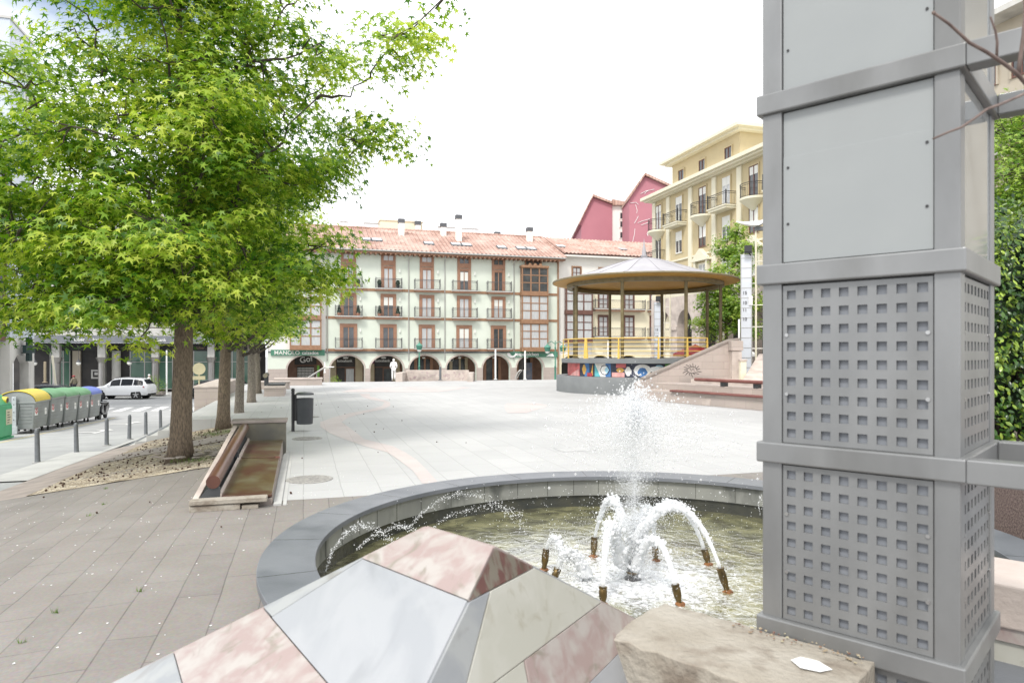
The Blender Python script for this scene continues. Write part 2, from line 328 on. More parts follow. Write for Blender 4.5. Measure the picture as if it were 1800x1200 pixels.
# the pink stone ribbon laid in the plaza paving
def xy2pq(x, y): return (x*CT + y*ST, -x*ST + y*CT)
def ribbon(pxs, name):
    L, R = [], []
    for x0, x1, y in pxs:
        d = EYE*F/(y-HOR); L.append(xy2pq((x0-900)/F*d, d)); R.append(xy2pq((x1-900)/F*d, d))
    # resample smoothly
    b = MB(); n = len(L); vs = []
    for a in L: vs.append((a[0], a[1], .0105))
    for a in R: vs.append((a[0], a[1], .0105))
    b.add(vs, [(i, i+1, n+i+1, n+i) for i in range(n-1)]); struct(b, name, M_['pink_paving'], rotz=TH)
ribbon([(742,772,850),(726,752,828),(700,732,808),(680,712,795),(640,690,784),(605,640,772),(580,628,762),(563,612,750),(563,600,742),(585,612,734),(615,640,726),(650,672,720),(672,686,713),(676,686,707),(650,672,702),(636,650,697),(632,650,692)], 'pink_inlay')
ribbon([(893,925,726),(889,940,721),(887,958,716),(888,962,712),(890,945,709)], 'pink_inlay')
ribbon([(600,770,689),(615,800,685),(680,830,681),(760,800,679.5)], 'pink_inlay')
# manholes
def manhole(px, py, r, label):
    d = EYE*F/(py-HOR); x = (px-900)/F*d
    b = MB(); b.lathe([(0,.014),(r*.93,.014),(r*.93,.010),(r,.010),(r,.0)], 32, mi=0)
    for i in range(-7, 8):
        hw = math.sqrt(max(0, 49-i*i))*r*.12
        b.box(-hw, hw, i*r*.115-.012, i*r*.115+.012, .013, .02, mi=0)
    tag(b.build('manhole_cover', mat('manhole_iron'+str(px), (.40,.385,.36), (.24,.235,.225), 22, .7), loc=(x, d, .007), rotz=TH), label, 'manhole cover', 'manhole covers in the plaza')
manhole(544, 843, .40, 'round patterned iron manhole cover beside the near end of the long bench')
manhole(540, 771, .38, 'round iron manhole cover in front of the foot of the litter bin')
manhole(546, 733, .3, 'small far manhole cover to the right of the litter bin')
b = MB(); 
for (x0,x1,y0,y1) in ((-.4,.4,-.3,-.275),(-.4,.4,.275,.3),(-.4,-.375,-.3,.3),(.375,.4,-.3,.3)): b.box(x0,x1,y0,y1,0,.005)
b.box(-.37,.37,-.27,.27,0,.003)
d = EYE*F/(790-HOR); tag(b.build('access_hatch', M_['light_paving'], loc=((1010-900)/F*d, d, .008), rotz=TH), 'square paved access hatch in the middle of the pale plaza', 'hatch')
# ---------------------------------------------------------------- fountain
FC = (1.253, 6.49); RO, RI, RIMZ, WZ = 3.45, 3.0, .50, .07
ft = thing('fountain_basin', 'large round fountain basin with a broad slate rim, water jets playing inside', 'fountain', (FC[0], FC[1], 0))
b = MB(); b.lathe([(RI,RIMZ-.05),(RI,RIMZ-.004),(RI+.004,RIMZ),(RO-.004,RIMZ),(RO,RIMZ-.004),(RO,RIMZ-.055),(RO-.03,RIMZ-.055)], 128)
b.build('rim', M_['slate'], ft, smooth=True)
b = MB()
for k in range(20):                                           # joints between the slabs of the rim
    a = 2*pi*k/20+.07; u = Vector((cos(a), sin(a), 0)); v = Vector((-sin(a), cos(a), 0))
    q = [u*(RI+.002)-v*.0025, u*(RO-.002)-v*.0025, u*(RO-.002)+v*.0025, u*(RI+.002)+v*.0025]
    b.add([(p.x,p.y,RIMZ+.0015) for p in q], [(0,1,2,3)])
b.build('rim_joints', M_['wet_stone'], ft)
b = MB(); b.lathe([(RO-.06,0),(RO-.06,RIMZ-.056)], 128, mi=0); b.lathe([(RI+.05,.23),(RI+.05,RIMZ-.052)], 128, mi=1); b.lathe([(RI+.08,.0),(RI+.08,.23),(RI+.05,.23)], 128, mi=2)
for k in range(44):
    a = 2*pi*(k+.25*sin(k*7.1))/44; 
    b.tube([((RI+.047)*cos(a), (RI+.047)*sin(a), .24), ((RI+.047)*cos(a), (RI+.047)*sin(a), RIMZ-.06)], .0025, 4, mi=2)
b.build('basin_wall', [M_['slate'], M_['slate_pool_wall'], M_['wet_stone']], ft, smooth=True)
mat('pool_floor', (.48,.45,.24), (.22,.21,.11), 3.5, .7, c3=(.52,.46,.34), s3=1.3, detail=12)
b = MB(); b.lathe([(0,.02),(RI+.1,.02)], 96); b.build('basin_floor', M_['pool_floor'], ft)
def water_mat():
    m, n, p = nodes('pool_water'); L = n.links.new
    p.inputs['Base Color'].default_value = (.75,.75,.6,1); p.inputs['Roughness'].default_value = .1; p.inputs['Transmission Weight'].default_value = .35; p.inputs['IOR'].default_value = 1.2
    t = n.nodes.new('ShaderNodeTexCoord')
    n0 = n.nodes.new('ShaderNodeTexNoise'); n0.inputs['Scale'].default_value = 3.2; n0.inputs['Detail'].default_value = 12; n0.inputs['Distortion'].default_value = .7; L(t.outputs['Object'], n0.inputs[0])
    r0 = n.nodes.new('ShaderNodeValToRGB'); r0.color_ramp.elements[0].position = .36; r0.color_ramp.elements[1].position = .62; r0.color_ramp.elements[0].color = (.07,.065,.032,1); r0.color_ramp.elements[1].color = (.25,.24,.12,1)
    e = r0.color_ramp.elements.new(.5); e.color = (.155,.152,.075,1); L(n0.outputs['Fac'], r0.inputs[0]); L(r0.outputs[0], p.inputs['Base Color'])
    nz = n.nodes.new('ShaderNodeTexNoise'); nz.inputs['Scale'].default_value = 9; nz.inputs['Detail'].default_value = 5; nz.inputs['Distortion'].default_value = .6; L(t.outputs['Object'], nz.inputs[0])
    bp = n.nodes.new('ShaderNodeBump'); bp.inputs['Strength'].default_value = .45; bp.inputs['Distance'].default_value = .03; L(nz.outputs['Fac'], bp.inputs['Height']); L(bp.outputs[0], p.inputs['Normal'])
    # foam: broken white water that thickens towards the middle where the jets fall
    gr = n.nodes.new('ShaderNodeVectorMath'); gr.operation = 'LENGTH'; L(t.outputs['Object'], gr.inputs[0])
    mr = n.nodes.new('ShaderNodeMapRange'); mr.inputs[1].default_value = .25; mr.inputs[2].default_value = 1.9; mr.inputs[3].default_value = .30; mr.inputs[4].default_value = -.02; L(gr.outputs['Value'], mr.inputs[0])
    n2 = n.nodes.new('ShaderNodeTexNoise'); n2.inputs['Scale'].default_value = 14; n2.inputs['Detail'].default_value = 12; n2.inputs['Roughness'].default_value = .78; n2.inputs['Distortion'].default_value = 1.2; L(t.outputs['Object'], n2.inputs[0])
    ad = n.nodes.new('ShaderNodeMath'); L(n2.outputs['Fac'], ad.inputs[0]); L(mr.outputs[0], ad.inputs[1])
    r = n.nodes.new('ShaderNodeMapRange'); r.inputs[1].default_value = .66; r.inputs[2].default_value = .84; L(ad.outputs[0], r.inputs[0])
    d = n.nodes.new('ShaderNodeBsdfPrincipled'); d.inputs['Base Color'].default_value = (.80,.82,.84,1); d.inputs['Roughness'].default_value = .5
    ms = n.nodes.new('ShaderNodeMixShader'); L(r.outputs[0], ms.inputs[0]); L(p.outputs[0], ms.inputs[1]); L(d.outputs[0], ms.inputs[2]); L(ms.outputs[0], n.nodes['Material Output'].inputs['Surface'])
    M_['pool_water'] = m
water_mat()
b = MB(); b.lathe([(0,0),(.4,0),(.9,0),(1.5,0),(2.2,0),(RI+.08,0)], 96)
wo = b.build('water', M_['pool_water'], loc=(FC[0], FC[1], WZ)); wo['kind'] = 'structure'
# water in the air: foam and drops are white, wet and slightly see-through
def foam_mat():
    m, n, p = nodes('white_water'); L = n.links.new
    p.inputs['Base Color'].default_value = (.95,.96,.97,1); p.inputs['Roughness'].default_value = .35; p.inputs['Subsurface Weight'].default_value = 0
    t = n.nodes.new('ShaderNodeBsdfTranslucent'); t.inputs[0].default_value = (.97,.98,.99,1)
    ms = n.nodes.new('ShaderNodeMixShader'); ms.inputs[0].default_value = .5; L(p.outputs[0], ms.inputs[1]); L(t.outputs[0], ms.inputs[2]); L(ms.outputs[0], n.nodes['Material Output'].inputs['Surface']); M_['white_water'] = m
    m2 = m.copy(); m2.name = 'spray_water'; n = m2.node_tree; L = n.links.new; out = n.nodes['Material Output']; src = out.inputs['Surface'].links[0].from_socket
    tp = n.nodes.new('ShaderNodeBsdfTransparent'); mm = n.nodes.new('ShaderNodeMixShader'); mm.inputs[0].default_value = .5; L(src, mm.inputs[1]); L(tp.outputs[0], mm.inputs[2]); L(mm.outputs[0], out.inputs['Surface']); M_['spray_water'] = m2
foam_mat()
OCT_V = np.array([(1,0,0),(-1,0,0),(0,1,0),(0,-1,0),(0,0,1),(0,0,-1)], float)
OCT_F = np.array([(0,2,4),(2,1,4),(1,3,4),(3,0,4),(2,0,5),(1,2,5),(3,1,5),(0,3,5)])
def drops(name, P, R, m, stretch=None):
    P = np.asarray(P, float); R = np.asarray(R, float); n = len(P)
    sc = np.ones((n,3)) if stretch is None else np.asarray(stretch)
    V = P[:,None,:] + OCT_V[None]*R[:,None,None]*sc[:,None,:]
    Fc = OCT_F[None] + (np.arange(n)*6)[:,None,None]
    me = bpy.data.meshes.new(name); me.from_pydata(V.reshape(-1,3).tolist(), [], Fc.reshape(-1,3).tolist()); me.materials.append(m)
    me.polygons.foreach_set('use_smooth', [True]*len(me.polygons))
    o = bpy.data.objects.new(name, me); COL.objects.link(o); return o
CW = W(1112, 1000, 6.45); CWx, CWy = CW.x, CW.y
# the centre plume: rises from the middle nozzle, spreads and breaks up at the top
P, R = [], []
for i in range(7000):
    t = RNG.random()**.8; h = WZ + .08 + t*1.55
    sp = .045 + .15*t + .30*max(0, t-.55)**1.1*2.6
    a = RNG.random()*2*pi; rr = abs(RNG.normal())*sp*.8
    if t > .72 and RNG.random() < .35: h -= RNG.random()*.5
    P.append((CWx+rr*cos(a)+.02, CWy+rr*sin(a), h)); R.append(.0022 + .0045*RNG.random()**2.4)
for i in range(3800):                                          # splash crown at the top of the plume
    a = RNG.random()*2*pi; rr = abs(RNG.normal())*.43
    P.append((CWx+rr*cos(a)+.05, CWy+rr*sin(a), 1.62 + .15*RNG.normal() - .25*rr)); R.append(.004 + .012*RNG.random()**2.6)
for i in range(1400):
    a = RNG.random()*2*pi; rr = abs(RNG.normal())*.11
    P.append((CWx+rr*cos(a), CWy+rr*sin(a), 1.66 + .13*RNG.normal())); R.append(.004 + .013*RNG.random()**2.5)
for i in range(5000):                                          # drops falling back all round
    a = RNG.random()*2*pi; rr = abs(RNG.normal())*.75
    P.append((CWx+rr*cos(a), CWy+rr*sin(a), WZ + (1.25*math.exp(-rr*1.1))*RNG.random()**1.2)); R.append(.0018 + .0035*RNG.random()**2)
for i in range(4500):                                          # the dense root of the plume and its splash
    t = RNG.random(); a = RNG.random()*2*pi; rr = abs(RNG.normal())*(.05+.07*t)
    P.append((CWx+rr*cos(a), CWy+rr*sin(a), WZ + .05 + t*.55)); R.append(.003 + .005*RNG.random())
pl = drops('water_plume', P, R, M_['spray_water'])
mm_, nn_, pp_ = nodes('fine_mist'); nn_.nodes.remove(pp_); vo = nn_.nodes.new('ShaderNodeVolumePrincipled'); vo.inputs['Color'].default_value = (.97,.98,1,1); vo.inputs['Anisotropy'].default_value = .3
tc_ = nn_.nodes.new('ShaderNodeTexCoord'); nz_ = nn_.nodes.new('ShaderNodeTexNoise'); nz_.inputs['Scale'].default_value = 5.5; nz_.inputs['Detail'].default_value = 4; nn_.links.new(tc_.outputs['Object'], nz_.inputs[0])
rr_ = nn_.nodes.new('ShaderNodeMapRange'); rr_.inputs[1].default_value = .42; rr_.inputs[2].default_value = .75; rr_.inputs[3].default_value = 0; rr_.inputs[4].default_value = 2.2; nn_.links.new(nz_.outputs['Fac'], rr_.inputs[0]); nn_.links.new(rr_.outputs[0], vo.inputs['Density'])
nn_.links.new(vo.outputs[0], nn_.nodes['Material Output'].inputs['Volume'])
for sc_, nm in ((1.0,'spray_mist'),(.62,'spray_mist')):
    b = MB(); b.lathe([(0,.02),(.30*sc_,.06),(.17*sc_,.35),(.15*sc_,.8),(.22*sc_,1.1),(.36*sc_,1.38),(.42*sc_,1.52),(.34*sc_,1.66),(.16*sc_,1.76),(0,1.8)], 24)
    o_m = b.build(nm, mm_, loc=(CWx, CWy, WZ)); tag(o_m, ('pale outer' if sc_ == 1.0 else 'denser inner')+' mist of fine spray round the central fountain plume', 'mist', kind='stuff')
tag(pl, 'tall white plume of spray rising from the middle of the fountain', 'water jet', kind='stuff')
# ring of nozzles, each throwing a foamy arc towards the middle
def bez(P0, P1, P2, t): return P0*(1-t)**2 + P1*2*t*(1-t) + P2*t*t
def jet(base, tip, peak, end, w0, w1, label, ngroup='foamy arcs of water from the ring of nozzles', lump=.5, nl=''):
    yb = (EYE-WZ)*F/(base[1]-HOR); B = W(base[0], base[1], yb); T = W(tip[0], tip[1], yb + .02)
    kind = thing('fountain_nozzle', nl, 'nozzle', B, 0, 'ring of bronze nozzles')
    d = (T-B); L_ = d.length; dn = d.normalized(); M = Matrix.Translation((0,0,0)) @ dn.to_track_quat('Z','Y').to_matrix().to_4x4()
    q = MB(); q.lathe([(0,-.04),(.022,-.04),(.026,.0),(.024,L_*.25),(.034,L_*.45),(.036,L_*.8),(.030,L_-.008),(.036,L_-.008),(.036,L_+.008),(.020,L_+.008),(.016,L_-.02)], 14, M=M)
    q.build('barrel', M_['bronze'], kind, smooth=True)
    q = MB(); q.ico((0,0,0), .045, 2, (1,1,.6), jit=.25); q.build('rusty_collar', M_['rust'], kind)
    ye = yb + (CWy-yb)*.85; yp = yb + (CWy-yb)*.55
    Pk = W(peak[0], peak[1], yp); E = W(end[0], end[1], ye)
    n = 46; pts = []
    for i in range(n):
        t = i/(n-1)
        # pass through the peak: control point doubled away from the chord
        C1 = Pk*2 - (T+E)*.5; pts.append(bez(T, C1, E, t))
    q = MB(); rs = [(w0*1.15 + (w1*1.35-w0*1.15)*(i/(n-1))**.8)*(.85+.3*random.random()) for i in range(n)]
    q.tube([p + Vector((random.uniform(-1,1), random.uniform(-1,1), random.uniform(-1,1)))*r*.12*i/n for i, (p, r) in enumerate(zip(pts, rs))], rs, 10)
    for i in range(6, n):
        for k in range(7):
            r = rs[i]; o_ = Vector((random.gauss(0,1), random.gauss(0,1), random.gauss(0,1)))*r*.7
            q.ico(pts[i]+o_, r*random.uniform(.16,.42), 1, jit=.3)
    o = q.build('water_arc', M_['white_water'], smooth='all'); 
    PP, RR = [], []
    for i in range(8, n):
        for k in range(16):
            r = rs[i]*(.8+2.2*i/n); PP.append(pts[i]+Vector((random.gauss(0,1)*r*.7, random.gauss(0,1)*r*.7, random.gauss(-.5,1)*r*.9))); RR.append(random.uniform(.002,.006))
    dd = drops('loose_drops', PP, RR, M_['white_water']); dd.parent = o; dd['kind'] = 'stuff'
    tag(o, label, 'water jet', ngroup)
jet((1279,1040),(1266,999),(1195,893),(1112,950),.014,.034,'rightmost foamy water arc, thrown from the nozzle nearest the grey pillar', nl='bronze nozzle with a rusty foot nearest the grey pillar')
jet((1246,992),(1238,966),(1185,884),(1125,945),.013,.036,'arc of white water just behind the rightmost arc', nl='slanting bronze nozzle just behind the rightmost one')
jet((1195,1062),(1187,1028),(1152,948),(1115,1000),.014,.036,'near arc of white water from the nozzle above the sandstone block', nl='upright dark nozzle in front, above the peak of the sandstone block')
jet((1060,1062),(1060,1032),(1072,925),(1090,985),.014,.048,'thick white column from the stubby nozzle beside the marble cap', nl='stubby shining bronze nozzle in front beside the marble cap')
jet((1043,978),(1045,945),(1072,878),(1098,930),.012,.036,'tall arc behind left, reaching almost to the plume', nl='dark nozzle at the back left of the ring')
jet((956,1002),(960,966),(976,946),(990,985),.012,.028,'small drooping spout from the leftmost nozzle', nl='leftmost nozzle, slim and dark')
jet((972,1020),(980,1000),(1000,972),(1030,1010),.013,.045,'low bubbling spout next to the leftmost one', nl='short nozzle half hidden behind the top of the marble cap')
jet((1153,985),(1151,962),(1140,893),(1118,950),.012,.032,'arc at the back, just right of the plume', nl='nozzle at the back right of the plume')
k = thing('plume_nozzle', 'dark wet iron nozzle at the foot of the central plume', 'nozzle', (CWx, CWy, .03))
b = MB(); b.lathe([(0,0),(.07,0),(.085,.05),(.04,.1),(.05,.14),(.085,.21),(.05,.21),(.03,.16)], 16); b.build('cone', M_['iron_black'], k, smooth=True)
b = MB(); b.lathe([(.055,.10),(.062,.11),(.055,.125)], 16); b.build('collar', M_['bronze'], k, smooth=True)
# churned foam on the water under the jets
b = MB()
for i in range(420):
    a = random.random()*2*pi; rr = abs(random.gauss(0, .38)); r = random.uniform(.012,.05)*(1.25-min(1,rr))
    b.ico((CWx-.05+rr*cos(a)*1.15, CWy-.05+rr*sin(a), WZ-.004), r, 1, (1.3,1.3,.3), jit=.35)
tag(b.build('foam', M_['white_water'], smooth='all'), 'white churned foam on the water beneath the jets', 'foam', kind='stuff')
# thin strings of drops squirted inward from small spouts by the rim
def string(pts, n, spread, label, r0=.002, r1=.0075):
    PP, RR = [], []; ks = len(pts)-1
    Q = [W(x, y, d) for x, y, d in pts]
    for i in range(n):
        t = random.random()**.9*ks; j = min(ks-1, int(t)); f = t-j
        a, bq = Q[j], Q[j+1]; m = a*(1-f)+bq*f; s = spread*(.25+t/ks)
        PP.append(m + Vector((random.gauss(0,1)*s, random.gauss(0,1)*s, random.gauss(0,1)*s))); RR.append(r0+(r1-r0)*random.random()**2.2)
    tag(drops('water_squirt', PP, RR, M_['white_water']), label, 'water jet', kind='stuff')
string([(573,1003,6.2),(584,967,6.2),(607,937,6.25),(633,922,6.3),(665,932,6.35),(700,960,6.4)], 520, .022, 'leftmost string of drops close to the rim')
string([(627,965,6.9),(653,943,6.9),(693,925,6.9),(717,926,6.9),(760,945,6.9)], 430, .02, 'second string of drops from the left, behind the marble cap')
string([(717,930,7.6),(740,903,7.6),(773,878,7.6),(807,867,7.5),(840,870,7.4),(880,888,7.3),(925,930,7.2)], 560, .026, 'longest string of drops, arching against the basin wall')
string([(762,926,7.8),(790,905,7.8),(835,893,7.8),(880,893,7.7),(920,905,7.6)], 350, .028, 'low string of drops left of the plume, above the green water')
string([(1337,905,8.2),(1333,885,8.2),(1337,872,8.2),(1345,890,8.2)], 90, .01, 'thin drip of water beside the grey pillar edge')
PP = [(FC[0]+random.uniform(-2.6,2.2), FC[1]+random.uniform(-1.5,2.4), WZ+random.random()**1.5*.65) for _ in range(900)]
tag(drops('spray_drops', PP, [random.uniform(.002,.006) for _ in PP], M_['white_water']), 'scattered loose spray drops flying over the whole basin', 'spray', kind='stuff')
# ---------------------------------------------------------------- grey metal pillar
A1 = math.atan2(-.684, .73)
pil = thing('light_pillar', 'square grey metal pillar with perforated lower panels and frosted upper panels, standing by the fountain', 'pillar', (1.191, 3.248, 0), A1)
PW = .80; bands = [-.72+.821*i for i in range(1, 9)]   # band centre heights
bands = [.10, .918, 1.739, 2.573, 3.375, 4.19, 5.0, 5.8]
BH = .048
pw = .092
for i, (x, y) in enumerate(((0,0),(PW-pw,0),(0,PW-pw),(PW-pw,PW-pw))):
    b = MB(); b.box(x, x+pw, y, y+pw, 0, 6.0); b.build('corner_post', M_['zinc_metal'], pil, bevel=.006)
for z in bands:
    b = MB(); e = .022
    b.prism([(-e,-e),(PW+e,-e),(PW+e,PW+e),(-e,PW+e)], 'z', z-BH, z+BH); b.build('band', M_['zinc_metal'], pil, bevel=.008)
def perforated(w, h, cols, rows, hole, dep=.012):
    b = MB(); px, py = w/cols, h/rows
    for i in range(cols):
        for j in range(rows):
            x0, z0 = i*px, j*py; cx, cz = x0+px/2, z0+py/2; a = hole/2
            V = [(x0,0,z0),(x0+px,0,z0),(x0+px,0,z0+py),(x0,0,z0+py),(cx-a,0,cz-a),(cx+a,0,cz-a),(cx+a,0,cz+a),(cx-a,0,cz+a),
                 (cx-a,dep,cz-a),(cx+a,dep,cz-a),(cx+a,dep,cz+a),(cx-a,dep,cz+a)]
            b.add(V, [(0,1,5,4),(1,2,6,5),(2,3,7,6),(3,0,4,7),(4,5,9,8),(5,6,10,9),(6,7,11,10),(7,4,8,11)], 0)
            b.add(V[8:], [(0,1,2,3)], 1)
    for (x0,x1,z0,z1) in ((0,w,-.004,0),(0,w,h,h+.004)): b.box(x0,x1,0,.014,z0,z1,0)
    return b
mat('hole_backing', (.20,.212,.235), (.165,.178,.2), 6, .5)
mat('panel_gap', (.10,.10,.105))
def screws(par, w, h, zs=(.3,.67)):
    for x in (.018, w-.018):
        for zf in zs:
            q = MB(); q.tube([(x,-.006,h*zf),(x,.0,h*zf)], .0085, 10); q.box(x-.0035,x+.0035,-.0065,-.0055,h*zf-.0035,h*zf+.0035); q.build('screw', M_['screw_steel'], par)
span = PW-2*pw
for i in range(len(bands)-1):
    z0, z1 = bands[i]+BH, bands[i+1]-BH; h = z1-z0; w_ = span-.007
    side = Matrix.Rotation(pi/2, 4, 'Z')
    for face in range(2):
        g = MB(); g.box(pw, PW-pw, .03, .034, z0, z1, M=(Matrix.Identity(4) if face == 0 else Matrix.Translation((PW,0,0)) @ Matrix.Rotation(pi/2,4,'Z')))
        g.build('backing', M_['panel_gap'], pil)
        if i < 3:
            p_ = perforated(w_, h-.018, 8, 9, .040, .016)
            o = p_.build('perforated_panel', [M_['zinc_metal'], M_['hole_backing']], pil, fixn=False)
            screws(o, w_, h)
        elif face == 0:
            p_ = MB()
            if i == 3:
                p_.box(0, w_, .003, .008, 0, (h-.01)*.70); p_.box(0, w_, .006, .011, (h-.01)*.695, h-.01)
            else: p_.box(0, w_, .003, .008, 0, h-.01)
            o = p_.build('frosted_panel', M_['frosted_panel'], pil, bevel=.001)
            for x in (.022, w_-.022):
                for zf in (.25,.62): 
                    q = MB(); q.tube([(x,-.001,h*zf),(x,.004,h*zf)], .006, 8); q.build('screw', M_['iron_black'], o)
        else:
            if 'clear_glass' not in M_:
                mat('clear_glass', (.62,.65,.66), rough=.05, spec=.8, trans=.55)
            p_ = MB(); p_.box(0, w_, .0, .006, 0, h-.01); o = p_.build('glass_panel', M_['clear_glass'], pil)
        if face == 0: o.location = (pw+.0035, .008, z0+.006)
        else: o.location = (PW-.008, pw+.0035, z0+.006); o.rotation_euler = (0, 0, pi/2)
for z in (1.739, 3.375):
    b = MB(); b.box(PW+.022, PW+3.2, -.022, .07, z-BH, z+BH); b.build('beam', M_['zinc_metal'], pil, bevel=.006)
    b = MB(); b.box(PW+.022, PW+3.2, PW-.07, PW+.022, z-BH, z+BH); b.build('beam', M_['zinc_metal'], pil, bevel=.006)
# inner frame seen through the clear glass
b = MB()
for z in (2.9, 3.0, 3.7): b.box(.15, .65, .3, .5, z, z+.02)
b.build('lamp_tray', M_['zinc_dark'], pil)
# ---------------------------------------------------------------- sandstone coping and its wall in front of the pillar
cop = thing('coping_wall', 'worn sandstone coping block on a low wall at the foot of the grey pillar', 'wall', (1.191, 3.248, 0), A1)
b = MB(); 
xs = lin(-.51, .50, 15); ys = lin(-.58, -.026, 9); V = []; 
for x in xs:
    for y in ys: 
        e = min(x-xs[0], xs[-1]-x, y-ys[0], ys[-1]-y); V.append((x + (random.uniform(-.006,.006) if e < .01 else 0), y + (random.uniform(-.008,.008) if e < .01 else 0), .905 - (.012*random.random() if e < .01 else 0) + random.uniform(-.002,.002)))
n = len(ys); Fq = [(i*n+j,(i+1)*n+j,(i+1)*n+j+1,i*n+j+1) for i in range(len(xs)-1) for j in range(n-1)]
ring = [i*n for i in range(len(xs))] + [(len(xs)-1)*n+j for j in range(1,n)] + [i*n+n-1 for i in range(len(xs)-2,-1,-1)] + [j for j in range(n-2,0,-1)]
base = len(V); V += [(V[r][0]+random.uniform(-.004,.004), V[r][1]+random.uniform(-.004,.004), .70) for r in ring]
Fq += [(ring[k], ring[(k+1)%len(ring)], base+(k+1)%len(ring), base+k) for k in range(len(ring))]
b.add(V, Fq); b.build('coping_block', M_['coping_stone'], cop, smooth=50, bevel=.006)
b = MB(); b.box(-.42, .46, -.54, -.03, 0, .70); b.build('wall_body', M_['pink_sandstone'], cop)
b = MB(); b.add([(.24,-.28,.912),(.30,-.33,.913),(.37,-.31,.912),(.40,-.25,.911),(.33,-.21,.912),(.26,-.22,.912)], [(0,1,2,3,4,5)]); b.build('lichen_patch', M_['white_paint'], cop)
b = MB()
for i in range(60):
    x, y = random.uniform(-.1,.48), random.uniform(-.13,-.03) ; r = random.uniform(.003,.009)
    b.ico((x,y,.914), r, 1, (1,1,.5), jit=.3)
tag(b.build('leaf_litter', mat('litter', (.14,.05,.035), (.42,.38,.26), 30, .9), loc=(1.191,3.248,0), rotz=A1), 'dry leaf crumbs and moss caught between the coping and the grey pillar', 'litter', kind='stuff')
# ---------------------------------------------------------------- marble hipped cap in the foreground
cap = thing('marble_cap', 'big hipped stone cap clad in pink breccia and white marble slabs, nearest to the camera', 'stone cap', (-.2, 2.8, 0))
O0 = Vector((-.2, 2.8, 0))
Apt = Vector((-.376, 2.97, 1.45)) - O0; Bpt = Vector((-.066, 2.65, 1.45)) - O0
hL = Vector((-2.01,-.03,-1)); hN = Vector((-.72,-2.05,-1)); hR = Vector((1.2,1.3,-1)); hB = Vector((.5,2.3,-1))
def facep(P0, h0, P1, h1, d0, d1, t): a = P0+h0*d0; c = P1+h1*d1; return a*(1-t)+c*t
def slab(P0, h0, P1, h1, dl, dr, tt, m):
    """one slab: dl/dr = (top,bottom) drop on the left/right hip, tt = (t left top, t right top, t left bottom, t right bottom)"""
    g = .0
    q = [facep(P0,h0,P1,h1,dl[0]+g,dr[0]+g,tt[0]), facep(P0,h0,P1,h1,dl[0]+g,dr[0]+g,tt[1]), facep(P0,h0,P1,h1,dl[1]-g,dr[1]-g,tt[3]), facep(P0,h0,P1,h1,dl[1]-g,dr[1]-g,tt[2])]
    nrm = (q[1]-q[0]).cross(q[3]-q[0]).normalized()
    if nrm.z < 0: nrm = -nrm
    c = sum(q, Vector())/4
    def ins(p): d = c-p; return p + d.normalized()*.0045
    q = [ins(p) for p in q]; top = [p+nrm*.006 for p in q]; bot = [p-nrm*.05 for p in q]
    b = MB(); b.add(top+bot, [(0,1,2,3),(7,6,5,4),(0,4,5,1),(1,5,6,2),(2,6,7,3),(3,7,4,0)]); b.build('marble_slab', m, cap, bevel=.0025, seg=2)
PB, WM, GM, CM, SM = M_['pink_breccia'], M_['white_marble'], M_['grey_marble'], M_['cream_marble'], M_['striped_marble']
fa = (Apt, hL, Bpt, hN)
slab(*fa, (0,.138), (0,.12), (0,1,0,1), PB)
slab(*fa, (.138,.35), (.12,.37), (0,.02,0,.10), GM)
slab(*fa, (.138,.35), (.12,.37), (.02,1,.10,1), WM)
slab(*fa, (.35,.54), (.37,.60), (0,1,0,1), PB)
slab(*fa, (.54,.72), (.60,.8), (0,.45,0,.45), GM); slab(*fa, (.54,.72), (.60,.8), (.45,1,.45,1), WM)
slab(*fa, (.72,.95), (.8,.95), (0,1,0,1), PB)
fb = (Bpt, hN, Bpt, hR)
slab(*fb, (.0,.12), (0,.13), (0,1,0,1), SM)
slab(*fb, (.12,.37), (.13,.40), (0,.28,0,.22), GM); slab(*fb, (.12,.37), (.13,.40), (.28,1,.22,1), CM)
slab(*fb, (.37,.60), (.40,.62), (0,.5,0,.5), CM); slab(*fb, (.37,.60), (.40,.62), (.5,1,.5,1), PB)
slab(*fb, (.60,.95), (.62,.95), (0,1,0,1), WM)
fc = (Bpt, hR, Apt, hB); slab(*fc, (0,.13), (0,.13), (0,1,0,1), PB); slab(*fc, (.13,.4), (.13,.4), (0,1,0,1), WM); slab(*fc, (.4,.95), (.4,.95), (0,1,0,1), PB)
fd = (Apt, hB, Apt, hL); slab(*fd, (0.005,.13), (0.005,.138), (0,1,0,1), PB); slab(*fd, (.13,.4), (.138,.35), (0,1,0,1), WM); slab(*fd, (.4,.95), (.35,.95), (0,1,0,1), PB)
D = .95; c4 = [Apt+hL*D, Bpt+hN*D, Bpt+hR*D, Apt+hB*D]; low = [Vector((p.x,p.y,0)) for p in c4]
dz_ = Vector((0,0,.09)); b = MB(); b.add([Apt-dz_, Bpt-dz_]+[p-dz_ for p in c4], [(0,2,3,1),(1,3,4),(1,4,5,0),(0,5,2)]); b.build('mortar_bed', M_['grout'], cap)
b = MB(); b.add([p-Vector((0,0,.02)) for p in c4]+low, [(0,1,5,4),(1,2,6,5),(2,3,7,6),(3,0,4,7)]); b.build('plinth', M_['pink_sandstone'], cap)
